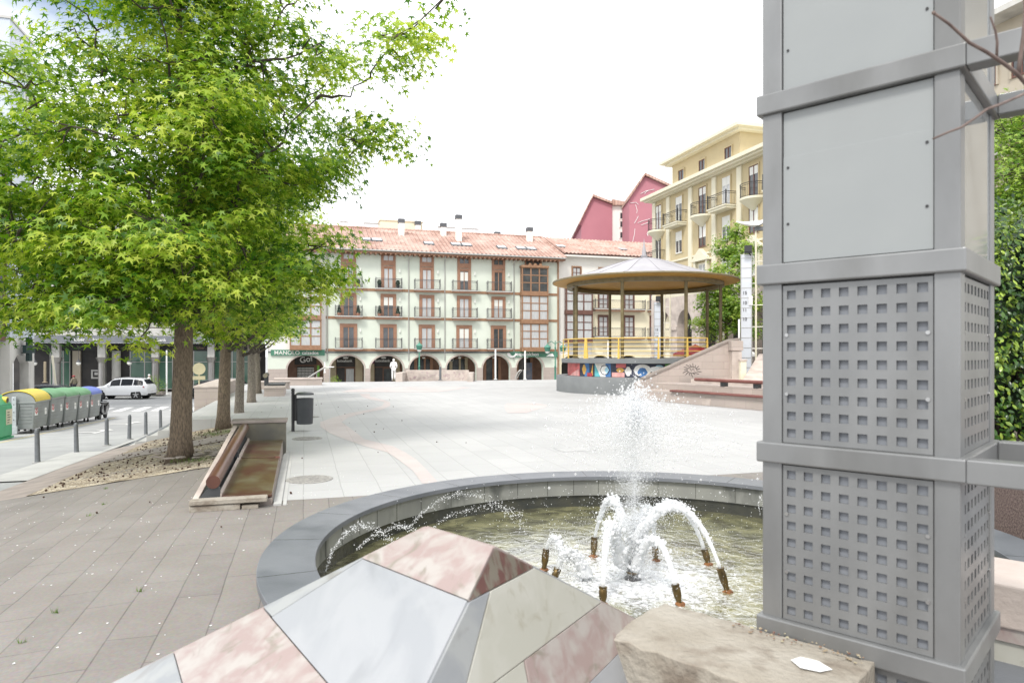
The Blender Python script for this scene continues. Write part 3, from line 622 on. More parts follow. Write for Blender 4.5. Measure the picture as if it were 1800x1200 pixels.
# ---------------------------------------------------------------- long bench
bo = PQ(-.45, 10.55); bench = thing('long_bench', 'long low bench with a round wooden backrest rail and reddish seat boards', 'bench', bo, TH)
def bz(q): return .17 + .032*q
TL = 5.2
for i, (q0, q1) in enumerate(((0.0, 3.0), (3.14, TL))):
    b = MB(); b.add([(-.72,q0,bz(q0)-.05),(0,q0,bz(q0)-.05),(0,q1,bz(q1)-.05),(-.72,q1,bz(q1)-.05),(-.72,q0,bz(q0)+.0),(0,q0,bz(q0)-.012),(0,q1,bz(q1)-.012),(-.72,q1,bz(q1)+.0)],
        [(0,3,2,1),(4,5,6,7),(0,1,5,4),(1,2,6,5),(2,3,7,6),(3,0,4,7)])
    b.build('seat', M_['olive_wood'], bench, bevel=.008)
b = MB(); b.tube([(-.79,-.05,.385),(-.79,TL-.02,.62)], .095, 28); b.build('backrest_rail', M_['rust_wood'], bench, smooth=60)
b = MB(); b.add([(-.84,-.03,.10),(-.70,-.03,.10),(-.70,-.03,.3),(-.80,-.03,.34),(-1.02,-.03,.12)]+[(-.84,.02,.10),(-.70,.02,.10),(-.70,.02,.3),(-.80,.02,.34),(-1.02,.02,.12)], [(0,1,2,3,4),(9,8,7,6,5),(0,1,6,5),(1,2,7,6),(2,3,8,7),(3,4,9,8),(4,0,5,9)]); 
b2 = b.build('bracket', M_['dark_metal'], bench)
b2c = b2.copy(); COL.objects.link(b2c); b2c.location = (0, 2.9, .1)
b = MB()                                                      # raking back slab, dark inside, stone edge
b.add([(-1.06,-.12,.08),(-.98,-.12,.08),(-.93,TL,.62),(-1.01,TL,.62),(-1.06,-.12,.0),(-.98,-.12,.0),(-.93,TL,.0),(-1.01,TL,.0),
       (-1.06,-.12,.16),(-.98,-.12,.16),(-.93,TL,.66),(-1.01,TL,.66)], [(8,9,10,11),(4,5,9,8),(5,6,10,9),(6,7,11,10),(7,4,8,11)])
b.build('back_kerb', M_['pale_pink_stone'], bench, bevel=.006)
b = MB(); b.add([(-.97,0,.15),(-.92,TL,.6),(-.80,TL,.56),(-.80,0,.12),(-.72,0,.1),(-.72,TL,.3)], [(0,1,2,3),(3,2,5,4)]); b.build('back_panel', M_['dark_metal'], bench)
b = MB(); b.add([(-.72,-.02,.21),(-.685,-.02,.21),(-.685,TL,bz(TL)+.05),(-.72,TL,bz(TL)+.05),(-.72,-.02,.1),(-.685,-.02,.1),(-.685,TL,.2),(-.72,TL,.2)], [(0,1,2,3),(0,4,5,1),(1,5,6,2),(2,6,7,3),(3,7,4,0)]); b.build('seat_edge', M_['pale_pink_stone'], bench)
b = MB(); b.box(-1.08,-.06,-.22,-.02,.095,.165); b.build('end_stone', M_['coping_stone'], bench, bevel=.012)
b = MB(); b.box(-1.08,-.42,-.2,-.02,0,.085); b.box(-.40,-.18,-.19,-.02,0,.06); b.build('end_footing', M_['coping_stone'], bench, bevel=.01)
b = MB(); b.add([(-.98,0,0),(0,0,0),(0,TL,0),(-.98,TL,0),(-.98,0,.09),(0,0,.1),(0,TL,.26),(-.98,TL,.26)], [(0,1,5,4),(1,2,6,5),(2,3,7,6),(3,0,4,7),(4,5,6,7)]); b.build('base', M_['kerb_stone'], bench)
b = MB(); b.box(.02,.13,-.1,TL+.4,0,.03); b.box(.15,.2,-.1,TL+.4,0,.015); b.build('front_kerb', M_['pale_concrete'], bench)
mat('mossy_stone', (.21,.19,.13), (.15,.14,.11), 3, .75, c3=(.10,.1,.09), s3=1.2, bump=.3)
b = MB(); b.box(-1.03,.06,TL,TL+.5,0,.70); b.build('end_block', M_['mossy_stone'], bench, bevel=.01)
b = MB(); b.box(-1.06,.09,TL-.03,TL+.53,.705,.765); b.build('end_cap', M_['kerb_stone'], bench, bevel=.01)
b = MB(); b.box(-.07,.005,2.99,3.13,bz(3)-.06,bz(3)-.005); b.box(-.72,-.07,3.02,3.12,bz(3)-.07,bz(3)-.03); b.build('seat_bracket', M_['maroon_plank'], bench)
# ---------------------------------------------------------------- litter bin
bp_ = W(515, 757, EYE*F/(758-HOR)); bin_ = thing('litter_bin', 'dark grey litter bin hung on a post with a ball finial', 'litter bin', (bp_.x, bp_.y, 0.006), TH)
b = MB(); b.tube([(0,0,0),(0,0,1.13)], .045, 14); b.ico((0,0,1.17), .055, 2); b.lathe([(.045,1.08),(.055,1.09),(.045,1.11)], 14); b.build('post', M_['iron_black'], bin_, smooth=True)
b = MB(); b.lathe([(0,.20),(.215,.20),(.225,.22),(.245,.92),(.25,.93),(.235,.93),(.22,.3),(0,.28)], 28, c=(.32,0,0)); b.build('bucket', mat('bin_grey', (.075,.08,.088), (.09,.096,.104), 3, .45, metal=.3), bin_, smooth=True)
b = MB(); b.lathe([(.25,1.03),(.255,1.05),(.25,1.07),(.18,1.10),(0,1.115)], 28, c=(.32,0,0)); b.lathe([(0,1.03),(.25,1.03)], 28, c=(.32,0,0)); b.build('lid', M_['bin_grey'], bin_, smooth=True)
b = MB(); b.box(.04,.1,-.09,.09,.3,1.04); b.box(.07,.10,-.18,.18,.9,1.06); b.build('hanger', M_['iron_black'], bin_)
# ---------------------------------------------------------------- bollards along the street
def mk_bollard():
    t = thing('bollard', '', 'bollard', (0,0,0), 0, 'grey bollards along the street kerb')
    b = MB(); b.lathe([(0,-.05),(.075,-.05),(.075,.01),(.068,.03),(.060,.80),(.062,.81),(.062,.835),(.056,.85)], 18); b.build('shaft', M_['bollard_grey'], t, smooth=True)
    b = MB(); b.lathe([(.056,.85),(.058,.87),(.045,.905),(.02,.925),(0,.93)], 18); b.build('cap', M_['bollard_grey'], t, smooth=True)
    b = MB(); b.lathe([(.075,.002),(.13,.006),(.13,-.02)], 18); b.build('collar', M_['pale_concrete'], t)
    return t
bol = mk_bollard()
for i, (p, q, lb) in enumerate(((-7.1,22.0,'nearest grey bollard, by the pale wedge of kerb'),(-6.85,24.5,'second grey bollard from the camera'),(-6.6,26.9,'third bollard, in line with the end of the refuse containers'),
        (-6.4,29.2,'fourth bollard, in front of the painted road arrow'),(-6.25,31.3,'fifth bollard, second last before the big tree trunk'),(-6.1,33.5,'last bollard left of the big tree trunk'),
        (-5.9,38.2,'bollard just right of the big trunk, under the round sign'),(-6.0,41.5,'small far bollard beside the pink stone wall'))):
    o = bol if i == 0 else dup(bol, (0,0,0)); o.location = PQ(p, q, zroad(q)+.03); o['label'] = lb; o.rotation_euler = (random.uniform(-.015,.015), random.uniform(-.02,.02), 0)
# ---------------------------------------------------------------- refuse containers
mat('bin_body', (.27,.29,.29), (.33,.345,.345), 2.5, .55, c3=(.2,.21,.21), s3=1.2)
mat('lid_yellow', (.72,.56,.06), (.66,.5,.07), 3, .45); mat('lid_green', (.13,.32,.15), (.17,.36,.19), 3, .5); mat('lid_blue', (.12,.18,.55), (.15,.2,.5), 3, .5)
mat('red_paint', (.55,.04,.05), rough=.5)
def mk_container(lid, label, dome=.36, ribs=True, arm=False):
    t = thing('refuse_container', label, 'refuse container', (0,0,0), TH, 'row of refuse containers by the kerb')
    b = MB(); Lh, D0, D1 = .93, .58, .68                       # half length along y, depth x
    b.add([(-D0,-Lh*.9,.2),(D0,-Lh*.9,.2),(D0,Lh*.9,.2),(-D0,Lh*.9,.2),(-D1,-Lh,1.25),(D1,-Lh,1.25),(D1,Lh,1.25),(-D1,Lh,1.25)], [(0,3,2,1),(4,5,6,7),(0,1,5,4),(1,2,6,5),(2,3,7,6),(3,0,4,7)])
    b.build('body', M_['bin_body'], t, bevel=.04)
    b = MB(); b.box(-D1-.03,D1+.03,-Lh-.03,Lh+.03,1.23,1.29)
    if ribs:
        for k in range(6):
            z = .45+.13*k; e = D0+(D1-D0)*(z-.2)/1.05
            b.box(e, e+.018, -Lh*.85, Lh*.85, z, z+.022); b.box(-e*.85, e*.85, -Lh*.9-(z-.2)*.09-.016, -Lh*.9-(z-.2)*.09+.02, z, z+.02)
    b.build('rim_and_ribs', M_['bin_body'], t, bevel=.006)
    n = 12; prof = [((D1+.02)*cos(pi*k/n), 1.29 + dome*sin(pi*k/n)) for k in range(n+1)]
    b = MB(); b.prism([(x*.96, z-.02) for x, z in prof], 'y', -Lh+.02, Lh-.02); b.build('dome_end', M_['bin_body'], t)
    b = MB(); V = []; 
    for x, z in prof: V += [(x*1.01,-Lh-.02,z),(x*1.01,Lh+.02,z),(x*1.01,-Lh-.02,z+.03),(x*1.01,Lh+.02,z+.03)]
    Fc = []
    for k in range(n): a = 4*k; Fc += [(a,a+4,a+5,a+1),(a+2,a+3,a+7,a+6),(a,a+2,a+6,a+4),(a+1,a+5,a+7,a+3)]
    b.add(V, Fc); b.build('lid', M_[lid], t, smooth=True)
    b = MB(); xx = .66
    for k in range(3):                                         # chevron sticker
        z = .78+.12*k; y0, y1 = -.84, -.56
        b.add([(xx,y0,z+.1),(xx,(y0+y1)/2,z),(xx,y1,z+.1),(xx,y1,z+.17),(xx,(y0+y1)/2,z+.07),(xx,y0,z+.17)], [(0,1,4,5),(1,2,3,4)])
    b.build('chevron_marking', M_['red_paint'], t); b = MB(); b.box(.645,.655,-.87,-.53,.74,1.2); b.build('sticker', M_['white_paint'], t); b = MB(); b.box(.645,.655,.35,.6,.7,1.1); b.build('sticker', M_['white_paint'], t)
    for (x, y) in ((-.45,-.7),(.45,-.7),(-.45,.7),(.45,.7)):
        b = MB(); b.tube([(x-.03,y,.09),(x+.03,y,.09)], .09, 14); b.box(x-.02,x+.02,y-.03,y+.03,.1,.22); b.build('caster', M_['rubber'], t)
    if arm:
        b = MB(); b.box(-.14,.02,-Lh-.13,-Lh-.05,.25,1.5); b.box(-.2,.06,-Lh-.14,-Lh-.02,.05,.35); b.build('lifting_post', mat('galvanised', (.45,.48,.5), (.55,.58,.6), 12, .5, metal=.3), t, bevel=.01)
        b = MB()
        for z in (.6,.9,1.2,1.4): b.tube([(-.06,-Lh-.14,z),(-.06,-Lh-.12,z)], .02, 8)
        b.tube([(.06,-Lh-.1,.4),(.14,-Lh-.08,1.2)], .012, 6); b.build('post_bolts', M_['iron_black'], t)
    return t
for i, (lid, lb, dm) in enumerate((('lid_yellow','grey refuse container with a curved yellow lid and a steel lifting post','%.2f'%.42),('lid_green','grey container with a green lid standing next to the yellow-lidded one',.30),
        ('lid_green','middle container with a green lid, third in the row',.30),('lid_green','green-lidded container next to the blue-lidded one',.30),('lid_blue','grey container with a blue lid at the far end of the row',.30))):
    q = 34.9+2.05*i; o = mk_container(lid, lb, float(dm), ribs=(i != 0 or True), arm=(i == 0)); o.location = PQ(-11.75, q, zroad(q)); o.rotation_euler = (0, 0, TH+random.uniform(-.02,.02)); o.scale = (1, 1, 1.09 if i == 0 else 1.17)
# green bottle bank at the picture's left edge
gb = thing('bottle_bank', 'tall green recycling bank with a round opening at the left edge of the picture', 'recycling bank', PQ(-11.75, 31.2, zroad(31)), TH)
mat('bank_green', (.03,.33,.14), (.04,.38,.17), 3, .4)
b = MB(); b.prism([(-.65,-.7),(.6,-.7),(.6,.7),(-.65,.7)], 'z', .06, 1.35); b.build('body', M_['bank_green'], gb, bevel=.08, seg=3)
b = MB(); b.add([(-.62,-.68,1.35),(.58,-.68,1.35),(.58,.68,1.35),(-.62,.68,1.35),(-.35,-.4,1.72),(.35,-.4,1.72),(.35,.4,1.72),(-.35,.4,1.72)], [(4,5,6,7),(0,1,5,4),(1,2,6,5),(2,3,7,6),(3,0,4,7)]); b.build('hood', M_['bank_green'], gb, bevel=.05)
b = MB(); b.tube([(.35,.3,1.52),(.56,.3,1.50)], .14, 18, mi=0); b.tube([(.4,.3,1.515),(.575,.3,1.497)], .095, 18, mi=1); b.build('opening', [M_['lid_yellow'], M_['black_paint']], gb)
b = MB(); b.box(.6,.612,.05,.62,.55,1.15); b.build('notice', mat('notice_cream', (.6,.56,.42)), gb)
b = MB()
for k in range(5): b.box(.613,.618,.15,.15+.3*(.5+.5*random.random()),.62+.1*k,.65+.1*k)
b.build('notice_print', M_['iron_black'], gb); b = MB(); b.box(-.68,.63,-.73,.73,0,.07); b.build('base_skid', M_['bank_green'], gb)
# ---------------------------------------------------------------- cars
mat('car_glass', (.015,.018,.022), rough=.12, spec=.25); mat('tail_red', (.4,.02,.03), rough=.2); mat('headlamp', (.7,.72,.75), rough=.1, metal=.3)
def mk_car(paint, label, suv=True, loc=(0,0,0), rotz=0):
    t = thing('parked_car' , label, 'car', loc, rotz)
    k = 1.0 if suv else .9
    # x, zbottom, zbelt, ztop, half widths bottom/belt/top
    Sx = [(-2.32,.50,.72,.78,.60,.66,.55),(-2.27,.36,.92,1.02,.80,.86,.74),(-2.15,.32,1.02,1.18,.86,.91,.70),(-1.85,.30,1.04,1.50,.88,.93,.60),(-1.55,.29,1.04,1.60,.89,.94,.60),(-.9,.27,1.03,1.66,.90,.94,.62),(-.1,.27,1.01,1.67,.90,.94,.62),
          (.45,.27,.99,1.60,.90,.94,.60),(.85,.27,.98,1.30,.90,.94,.66),(1.15,.27,.97,1.06,.90,.93,.78),(1.7,.28,.90,.97,.89,.91,.74),(2.1,.32,.80,.88,.84,.86,.68),(2.28,.38,.66,.74,.70,.74,.55),(2.34,.45,.58,.62,.5,.55,.4)]
    V = []; 
    for x, zb, zl, zt, wb, wl, wt in Sx:
        zl *= k; zt *= k
        zm = zb+(zl-zb)*.45
        L = [(0,zb),(wb*.92,zb),(wb,zb+.06),(wl+.015,zm),(wl,zl),(wl-.02 if zt-zl > .12 else wl-.04, zl+min(.03,zt-zl)*.9),(wt+.03,zt-.04*(zt-zl > .12)),(wt-.07,zt),(0,zt+.015)]
        V += [(x, y, z) for y, z in L] + [(x, -y, z) for y, z in L[-2:0:-1]]
    m = 16; Fc = []
    for i in range(len(Sx)-1):
        for j in range(m): j2 = (j+1) % m; Fc.append((i*m+j, i*m+j2, (i+1)*m+j2, (i+1)*m+j))
    Fc.append(tuple(range(m))); Fc.append(tuple((len(Sx)-1)*m+j for j in range(m)))
    b = MB(); b.add(V, Fc); b.build('body', paint, t, smooth=35)
    def sec(x):
        for i in range(len(Sx)-1):
            if Sx[i][0] <= x <= Sx[i+1][0]:
                f = (x-Sx[i][0])/(Sx[i+1][0]-Sx[i][0]); r = [Sx[i][c]*(1-f)+Sx[i+1][c]*f for c in range(7)]; return r[2]*k, r[3]*k, r[5], r[6]
    def side(x, f, s): zl, zt, wl, wt = sec(x); z0, z1 = zl+.03, zt-.045; y0, y1 = wl-.018, wt+.032; return (x, s*(y0+(y1-y0)*f+.012), z0+(z1-z0)*f)
    for s in (-1, 1):
        for (xa, xb_, fa, fb) in (((-1.95,-1.2,.05,.0)),((-1.13,-.22,0,0)),((-.15,.62,0,0))):
            b = MB(); N = 6; vs = []
            for i in range(N+1):
                x = xa+(xb_-xa)*i/N; vs.append(side(x, .06, s)); vs.append(side(x, .9, s))
            b.add(vs, [(2*i,2*i+2,2*i+3,2*i+1) for i in range(N)]); b.build('side_window', M_['car_glass'], t)
    def cross(x, f, yy): zl, zt, wl, wt = sec(x); return (x, yy*wt, zt+.022-f)
    b = MB(); b.add([(1.12,-.68,1.075*k),(1.12,.68,1.075*k),(.50,.54,1.60*k),(.50,-.54,1.60*k)], [(0,1,2,3)]); o=b.build('windscreen', M_['car_glass'], t)
    b = MB(); b.add([(-2.185,-.62,1.20*k),(-2.185,.62,1.20*k),(-1.87,.52,1.53*k),(-1.87,-.52,1.53*k)], [(0,1,2,3)]); b.build('rear_window', M_['car_glass'], t)
    for x in (-1.42, 1.40):
        for s in (-1, 1):
            wh = MB(); wh.lathe([(.25,-.11),(.33,-.10),(.355,-.06),(.355,.06),(.33,.10),(.25,.11)], 28, M=Matrix.Translation((x, s*.84, .355)) @ Matrix.Rotation(pi/2, 4, 'X')); wheel = wh.build('wheel', M_['rubber'], t, smooth=True)
            wh = MB(); wh.tube([(x,s*.90,.355),(x,s*.93,.355)], .245, 24, mi=0); 
            for q in range(5):
                a = 2*pi*q/5; wh.box(-.035,.035,-.008,.008,.03,.24,1, M=Matrix.Translation((x, s*.938, .355)) @ Matrix.Rotation(a, 4, 'Y'))
            wh.tube([(x,s*.93,.355),(x,s*.95,.355)], .05, 12, mi=1); wh.build('rim', [M_['dark_metal'], M_['screw_steel']], wheel)
            wh = MB(); wh.tube([(x,s*.70,.37),(x,s*(.945),.37)], .40, 28); wh.build('wheel_arch', M_['rubber'], t)
    for s in (-1, 1):
        b = MB(); b.add([(-2.29,s*.55,.88*k),(-2.17,s*.90,.88*k),(-1.98,s*.955,.93*k),(-2.0,s*.95,1.03*k),(-2.2,s*.88,1.04*k),(-2.27,s*.55,1.0*k)], [(0,1,2,3,4,5)]); b.build('tail_light', M_['tail_red'], t)
        b = MB(); b.add([(2.27,s*.5,.64*k),(2.16,s*.80,.66*k),(1.9,s*.895,.72*k),(1.88,s*.89,.82*k),(2.12,s*.82,.80*k),(2.24,s*.5,.74*k)], [(0,1,2,3,4,5)]); b.build('headlight', M_['headlamp'], t)
        b = MB(); b.box(.62,.8,min(s*.95,s*1.08),max(s*.95,s*1.08),1.02*k,1.16*k); b.build('mirror', paint, t, bevel=.03)
        b = MB(); b.tube([(-1.6,s*.62,1.66*k),(-.8,s*.64,1.72*k),(.3,s*.62,1.69*k)], .018, 6); b.build('roof_rail', M_['iron_black'] if suv else M_['zinc_dark'], t)
        b = MB(); b.box(-.8,-.62,min(s*.945,s*.965),max(s*.945,s*.965),.86*k,.885*k); b.box(.1,.28,min(s*.945,s*.965),max(s*.945,s*.965),.86*k,.885*k); b.build('door_handle', paint, t)
    b = MB(); b.box(-2.30,-2.0,-.72,.72,.3,.46); b.box(2.02,2.31,-.6,.6,.3,.42); b.box(-1.0,1.0,-.91,.91,.26,.33); b.build('lower_trim', M_['rubber'], t, bevel=.02)
    b = MB(); b.box(-2.345,-2.325,-.26,.26,.62,.74); b.build('number_plate', M_['white_paint'], t)
    return t
mat('car_white', (.78,.79,.80), rough=.18, spec=.6); mat('car_black', (.015,.016,.018), rough=.15, spec=.6); mat('car_silver', (.42,.43,.44), rough=.22, metal=.7); mat('car_dark', (.05,.055,.065), rough=.2)
X = W(217, 700, 58.0); zc = zroad(64)
mk_car(M_['car_white'], 'white SUV parked in front of the bank, seen from its left side', True, (X.x, X.y, zc), pi + .06).scale = (1.03, 1.03, 1.08)
X = W(366, 698, 59); mk_car(M_['car_black'], 'black car half hidden by the tree trunk and the round sign', False, (X.x, X.y, zc+.02), pi+.03)
X = W(388, 690, 62.5); mk_car(M_['car_silver'], 'silver car behind the black one, under the trees', False, (X.x, X.y, zc+.03), pi+.03)
t = thing('motor_scooter', 'black scooter parked just beyond the blue-lidded container', 'scooter', PQ(-11.35, 45.3, zroad(45)), TH)
for y in (-.62, .62):
    b = MB(); b.tube([(-.06,y,.27),(.06,y,.27)], .27, 22); w_ = b.build('wheel', M_['rubber'], t); b = MB(); b.tube([(-.07,y,.27),(.07,y,.27)], .15, 16); b.build('rim', M_['dark_metal'], w_)
b = MB(); b.prism([(-.75,.45),(-.5,.9),(-.42,1.0),(-.36,.95),(-.3,.42),(.1,.38),(.2,.72),(.85,.80),(.95,.62),(.7,.42),(.3,.25),(-.4,.25)], 'x', -.17, .17); b.build('fairing', M_['car_black'], t, bevel=.05, seg=3)
b = MB(); b.prism([(.12,.74),(.2,.86),(.82,.92),(.9,.82)], 'x', -.15, .15); b.build('saddle', M_['rubber'], t, bevel=.03)
b = MB(); b.tube([(-.35,-.42,1.05),(0,-.38,1.08),(.35,-.42,1.05)], .02, 8); b.tube([(0,-.62,.3),(0,-.4,1.05)], .03, 8); b.build('handlebar', M_['iron_black'], t)
b = MB(); b.tube([(0,-.66,.82),(0,-.56,.84)], .09, 16); b.build('headlight', M_['headlamp'], t)
b = MB(); b.add([(-.16,-.55,1.02),(.16,-.55,1.02),(.12,-.42,1.38),(-.12,-.42,1.38)], [(0,1,2,3)]); b.build('windshield', M_['car_glass'], t)
X = W(72, 690, 53); mk_car(M_['car_dark'], 'dark car of which only the roof shows above the green lids', False, (X.x, X.y, zroad(56)-.12), pi+.2)
# ---------------------------------------------------------------- building materials
mat('render_green', (.66,.71,.62), (.61,.66,.575), .6, .9, c3=(.70,.74,.66), s3=.25)
mat('render_cream', (.84,.78,.60), (.80,.74,.56), .6, .9); mat('render_white', (.82,.80,.76), (.78,.76,.72), .5, .9)
mat('render_ochre', (.54,.45,.275), (.50,.42,.26), .5, .9); mat('trim_cream', (.72,.68,.54), (.68,.64,.5), 1, .8)
mat('wood_red', (.29,.15,.095), (.35,.19,.12), 3, .6); mat('wood_brown', (.26,.14,.08), (.33,.19,.11), 4, .6); mat('wood_dark', (.12,.055,.045), (.16,.08,.06), 4, .6)
mat('rail_iron', (.09,.09,.095), rough=.5); mat('window_glass', (.04,.045,.05), (.08,.085,.09), 1.5, .08, spec=.8); mat('curtain_glass', (.55,.56,.56), (.42,.43,.44), 3, .15, spec=.6, stretch=(6,1,.4))
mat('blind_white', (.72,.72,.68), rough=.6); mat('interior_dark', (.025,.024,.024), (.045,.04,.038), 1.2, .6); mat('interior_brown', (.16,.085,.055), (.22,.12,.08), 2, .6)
mat('interior_cream', (.42,.35,.24), (.36,.3,.2), 1, .7); mat('shop_green_glass', (.07,.15,.11), (.11,.2,.15), .8, .1, spec=.7); mat('fascia_grey', (.17,.18,.20), (.2,.21,.23), 2, .5)
mat('sign_green', (.06,.20,.13), (.08,.23,.15), 2, .5); mat('concrete_white', (.50,.49,.46), (.58,.57,.54), 1.4, .85, c3=(.3,.29,.28), s3=1.1, stretch=(1,1,.4), l3=.5, h3=.8)
mat('maroon_render', (.44,.185,.22), (.41,.17,.205), .3, .9); mat('lead_grey', (.10,.105,.115), rough=.6); mat('gutter_metal', (.45,.44,.42), rough=.4, metal=.6)
mat('tower_white', (.55,.60,.68), (.5,.55,.63), .7, .5); mat('stone_beige', (.42,.37,.29), (.48,.43,.35), 1.1, .85); mat('olive_paint', (.14,.11,.05), (.19,.15,.075), 4, .5); mat('yellow_rail', (.72,.50,.12), (.66,.45,.1), 4, .45)
mat('roof_under', (.52,.29,.06), (.46,.25,.05), 1.2, .6); mat('roof_sheet', (.35,.34,.36), (.41,.40,.42), 1.1, .5, c3=(.33,.32,.34), s3=.9, stretch=(1,1,1))
def tile_mat():
    m, n, p = nodes('roof_tiles'); L = n.links.new; p.inputs['Roughness'].default_value = .85
    t = n.nodes.new('ShaderNodeTexCoord')
    br = n.nodes.new('ShaderNodeTexBrick'); br.inputs['Scale'].default_value = 1; br.inputs['Brick Width'].default_value = .46; br.inputs['Row Height'].default_value = .42; br.offset = 0; br.inputs['Mortar Size'].default_value = .05
    br.inputs['Color1'].default_value = rgb((.52,.35,.285)); br.inputs['Color2'].default_value = rgb((.36,.215,.17)); br.inputs['Mortar'].default_value = rgb((.22,.13,.105)); L(t.outputs['Object'], br.inputs[0])
    nz = n.nodes.new('ShaderNodeTexNoise'); nz.inputs['Scale'].default_value = .5; nz.inputs['Detail'].default_value = 8; L(t.outputs['Object'], nz.inputs[0])
    r = n.nodes.new('ShaderNodeMapRange'); r.inputs[1].default_value = .4; r.inputs[2].default_value = .75; r.inputs[4].default_value = .7; L(nz.outputs['Fac'], r.inputs[0])
    mx_ = n.nodes.new('ShaderNodeMix'); mx_.data_type = 'RGBA'; L(r.outputs[0], mx_.inputs['Factor']); L(br.outputs[0], mx_.inputs[6]); mx_.inputs[7].default_value = rgb((.62,.47,.41)); L(mx_.outputs[2], p.inputs['Base Color']); M_['roof_tiles'] = m
tile_mat()
def arch_wall(b, x0, x1, cx, w_, spring, rise, ztop, y0, y1, mi=0, mi2=None, n=14, zb=0.0):
    """a bay of wall from x0 to x1 with an elliptical arch opening; y0 front face, y1 back"""
    a = w_/2; arc = [(cx-a*cos(pi*i/n), spring+rise*sin(pi*i/n)) for i in range(n+1)]
    pts = [(x0,zb),(cx-a,zb)] + arc + [(cx+a,zb),(x1,zb)]
    top = [(x0,ztop)] + [(max(x0,min(x1,p[0])), ztop) for p in pts[1:-1]] + [(x1,ztop)]
    m2 = mi if mi2 is None else mi2
    for k in range(len(pts)-1):
        (xa, za), (xb_, zb_) = pts[k], pts[k+1]
        if abs(xa-xb_) > 1e-6:
            for y in (y0, y1): b.add([(xa,y,za),(xb_,y,zb_),(xb_,y,ztop),(xa,y,ztop)], [(0,1,2,3)], mi)
        if 0 < k < len(pts)-2: b.add([(xa,y0,za),(xb_,y0,zb_),(xb_,y1,zb_),(xa,y1,za)], [(0,1,2,3)], m2)
def corrugated_roof(b, x0, x1, y0, z0, y1, z1, period=.46, amp=.12, mi=0, th=.1):
    n = int((x1-x0)/period*4); V = []
    for i in range(n+1):
        x = x0+(x1-x0)*i/n; o = amp*(abs(sin(pi*(x-x0)/period))-.5)
        rows = 1
        V += [(x,y0,z0+o),(x,y1,z1+o)]
    b.add(V, [(2*i,2*i+2,2*i+3,2*i+1) for i in range(n)], mi)
    b.add([(x0,y0,z0-th),(x1,y0,z0-th),(x1,y1,z1-th),(x0,y1,z1-th)], [(0,1,2,3)], mi)
    b.add([(x0,y0,z0-th),(x0,y1,z1-th),(x0,y1,z1+amp),(x0,y0,z0+amp)], [(0,1,2,3)], mi); b.add([(x1,y0,z0-th),(x1,y1,z1-th),(x1,y1,z1+amp),(x1,y0,z0+amp)], [(0,1,2,3)], mi)
WINC = {}
def window(par, x, z0, w_, h, wd, hd, glass, frame='wood_red', inner='wood_red', y=-.001, leaves=2, rows=1, sill=False, extra_top=0):
    """window or french door: surround proud of the wall, casement bars and panes set back inside it"""
    key = (w_, h, wd, hd, glass, frame, inner, leaves, rows, sill, extra_top)
    if key not in WINC:
        b = MB(); f = .10
        x0, x1 = -w_/2, w_/2; a = wd/2
        b.box(x0,-a,-f,.02,0,h); b.box(a,x1,-f,.02,0,h); b.box(-a,a,-f,.02,hd,h if not extra_top else hd+.22)
        if extra_top:
            b.box(-a,a,-f,.02,h-.12,h); b.box(-a,a,-f,.02,h-.12-extra_top-.5,h-.12-extra_top)
        if sill: b.box(x0-.08,x1+.08,-.2,.02,-.1,0)
        ms = b
        q = MB(); fr = .07
        q.box(-a,-a+fr,-.06,.0,0,hd); q.box(a-fr,a,-.06,.0,0,hd); q.box(-a+fr,a-fr,-.06,.0,0,fr*1.4); q.box(-a+fr,a-fr,-.06,.0,hd-fr,hd)
        for k in range(1, leaves): xx = -a+wd*k/leaves; q.box(xx-.05,xx+.05,-.06,.0,fr*1.4,hd-fr)
        for k in range(1, rows): zz = hd*k/rows; q.box(-a+fr,a-fr,-.05,.0,zz-.03,zz+.03)
        g = MB(); g.box(-a+.02,a-.02,-.022,-.012,.02,hd-.02)
        if extra_top: g.box(-a,a,-.03,-.012,h-.12-extra_top,h-.12); q.box(-.03,.03,-.06,-.031,h-.12-extra_top,h-.12)
        WINC[key] = (ms, q, g, {})
    ms, q, g, cache = WINC[key]
    if 'o' not in cache:
        s = ms.build('window', M_[frame], par); fr_ = q.build('window_frame', M_[inner], s); p_ = g.build('pane', M_[glass], s); cache['o'] = s
    else:
        s = copy_tree(cache['o'], par)
    s.parent = par; s.location = (x, y, z0); return s
BALC = {}
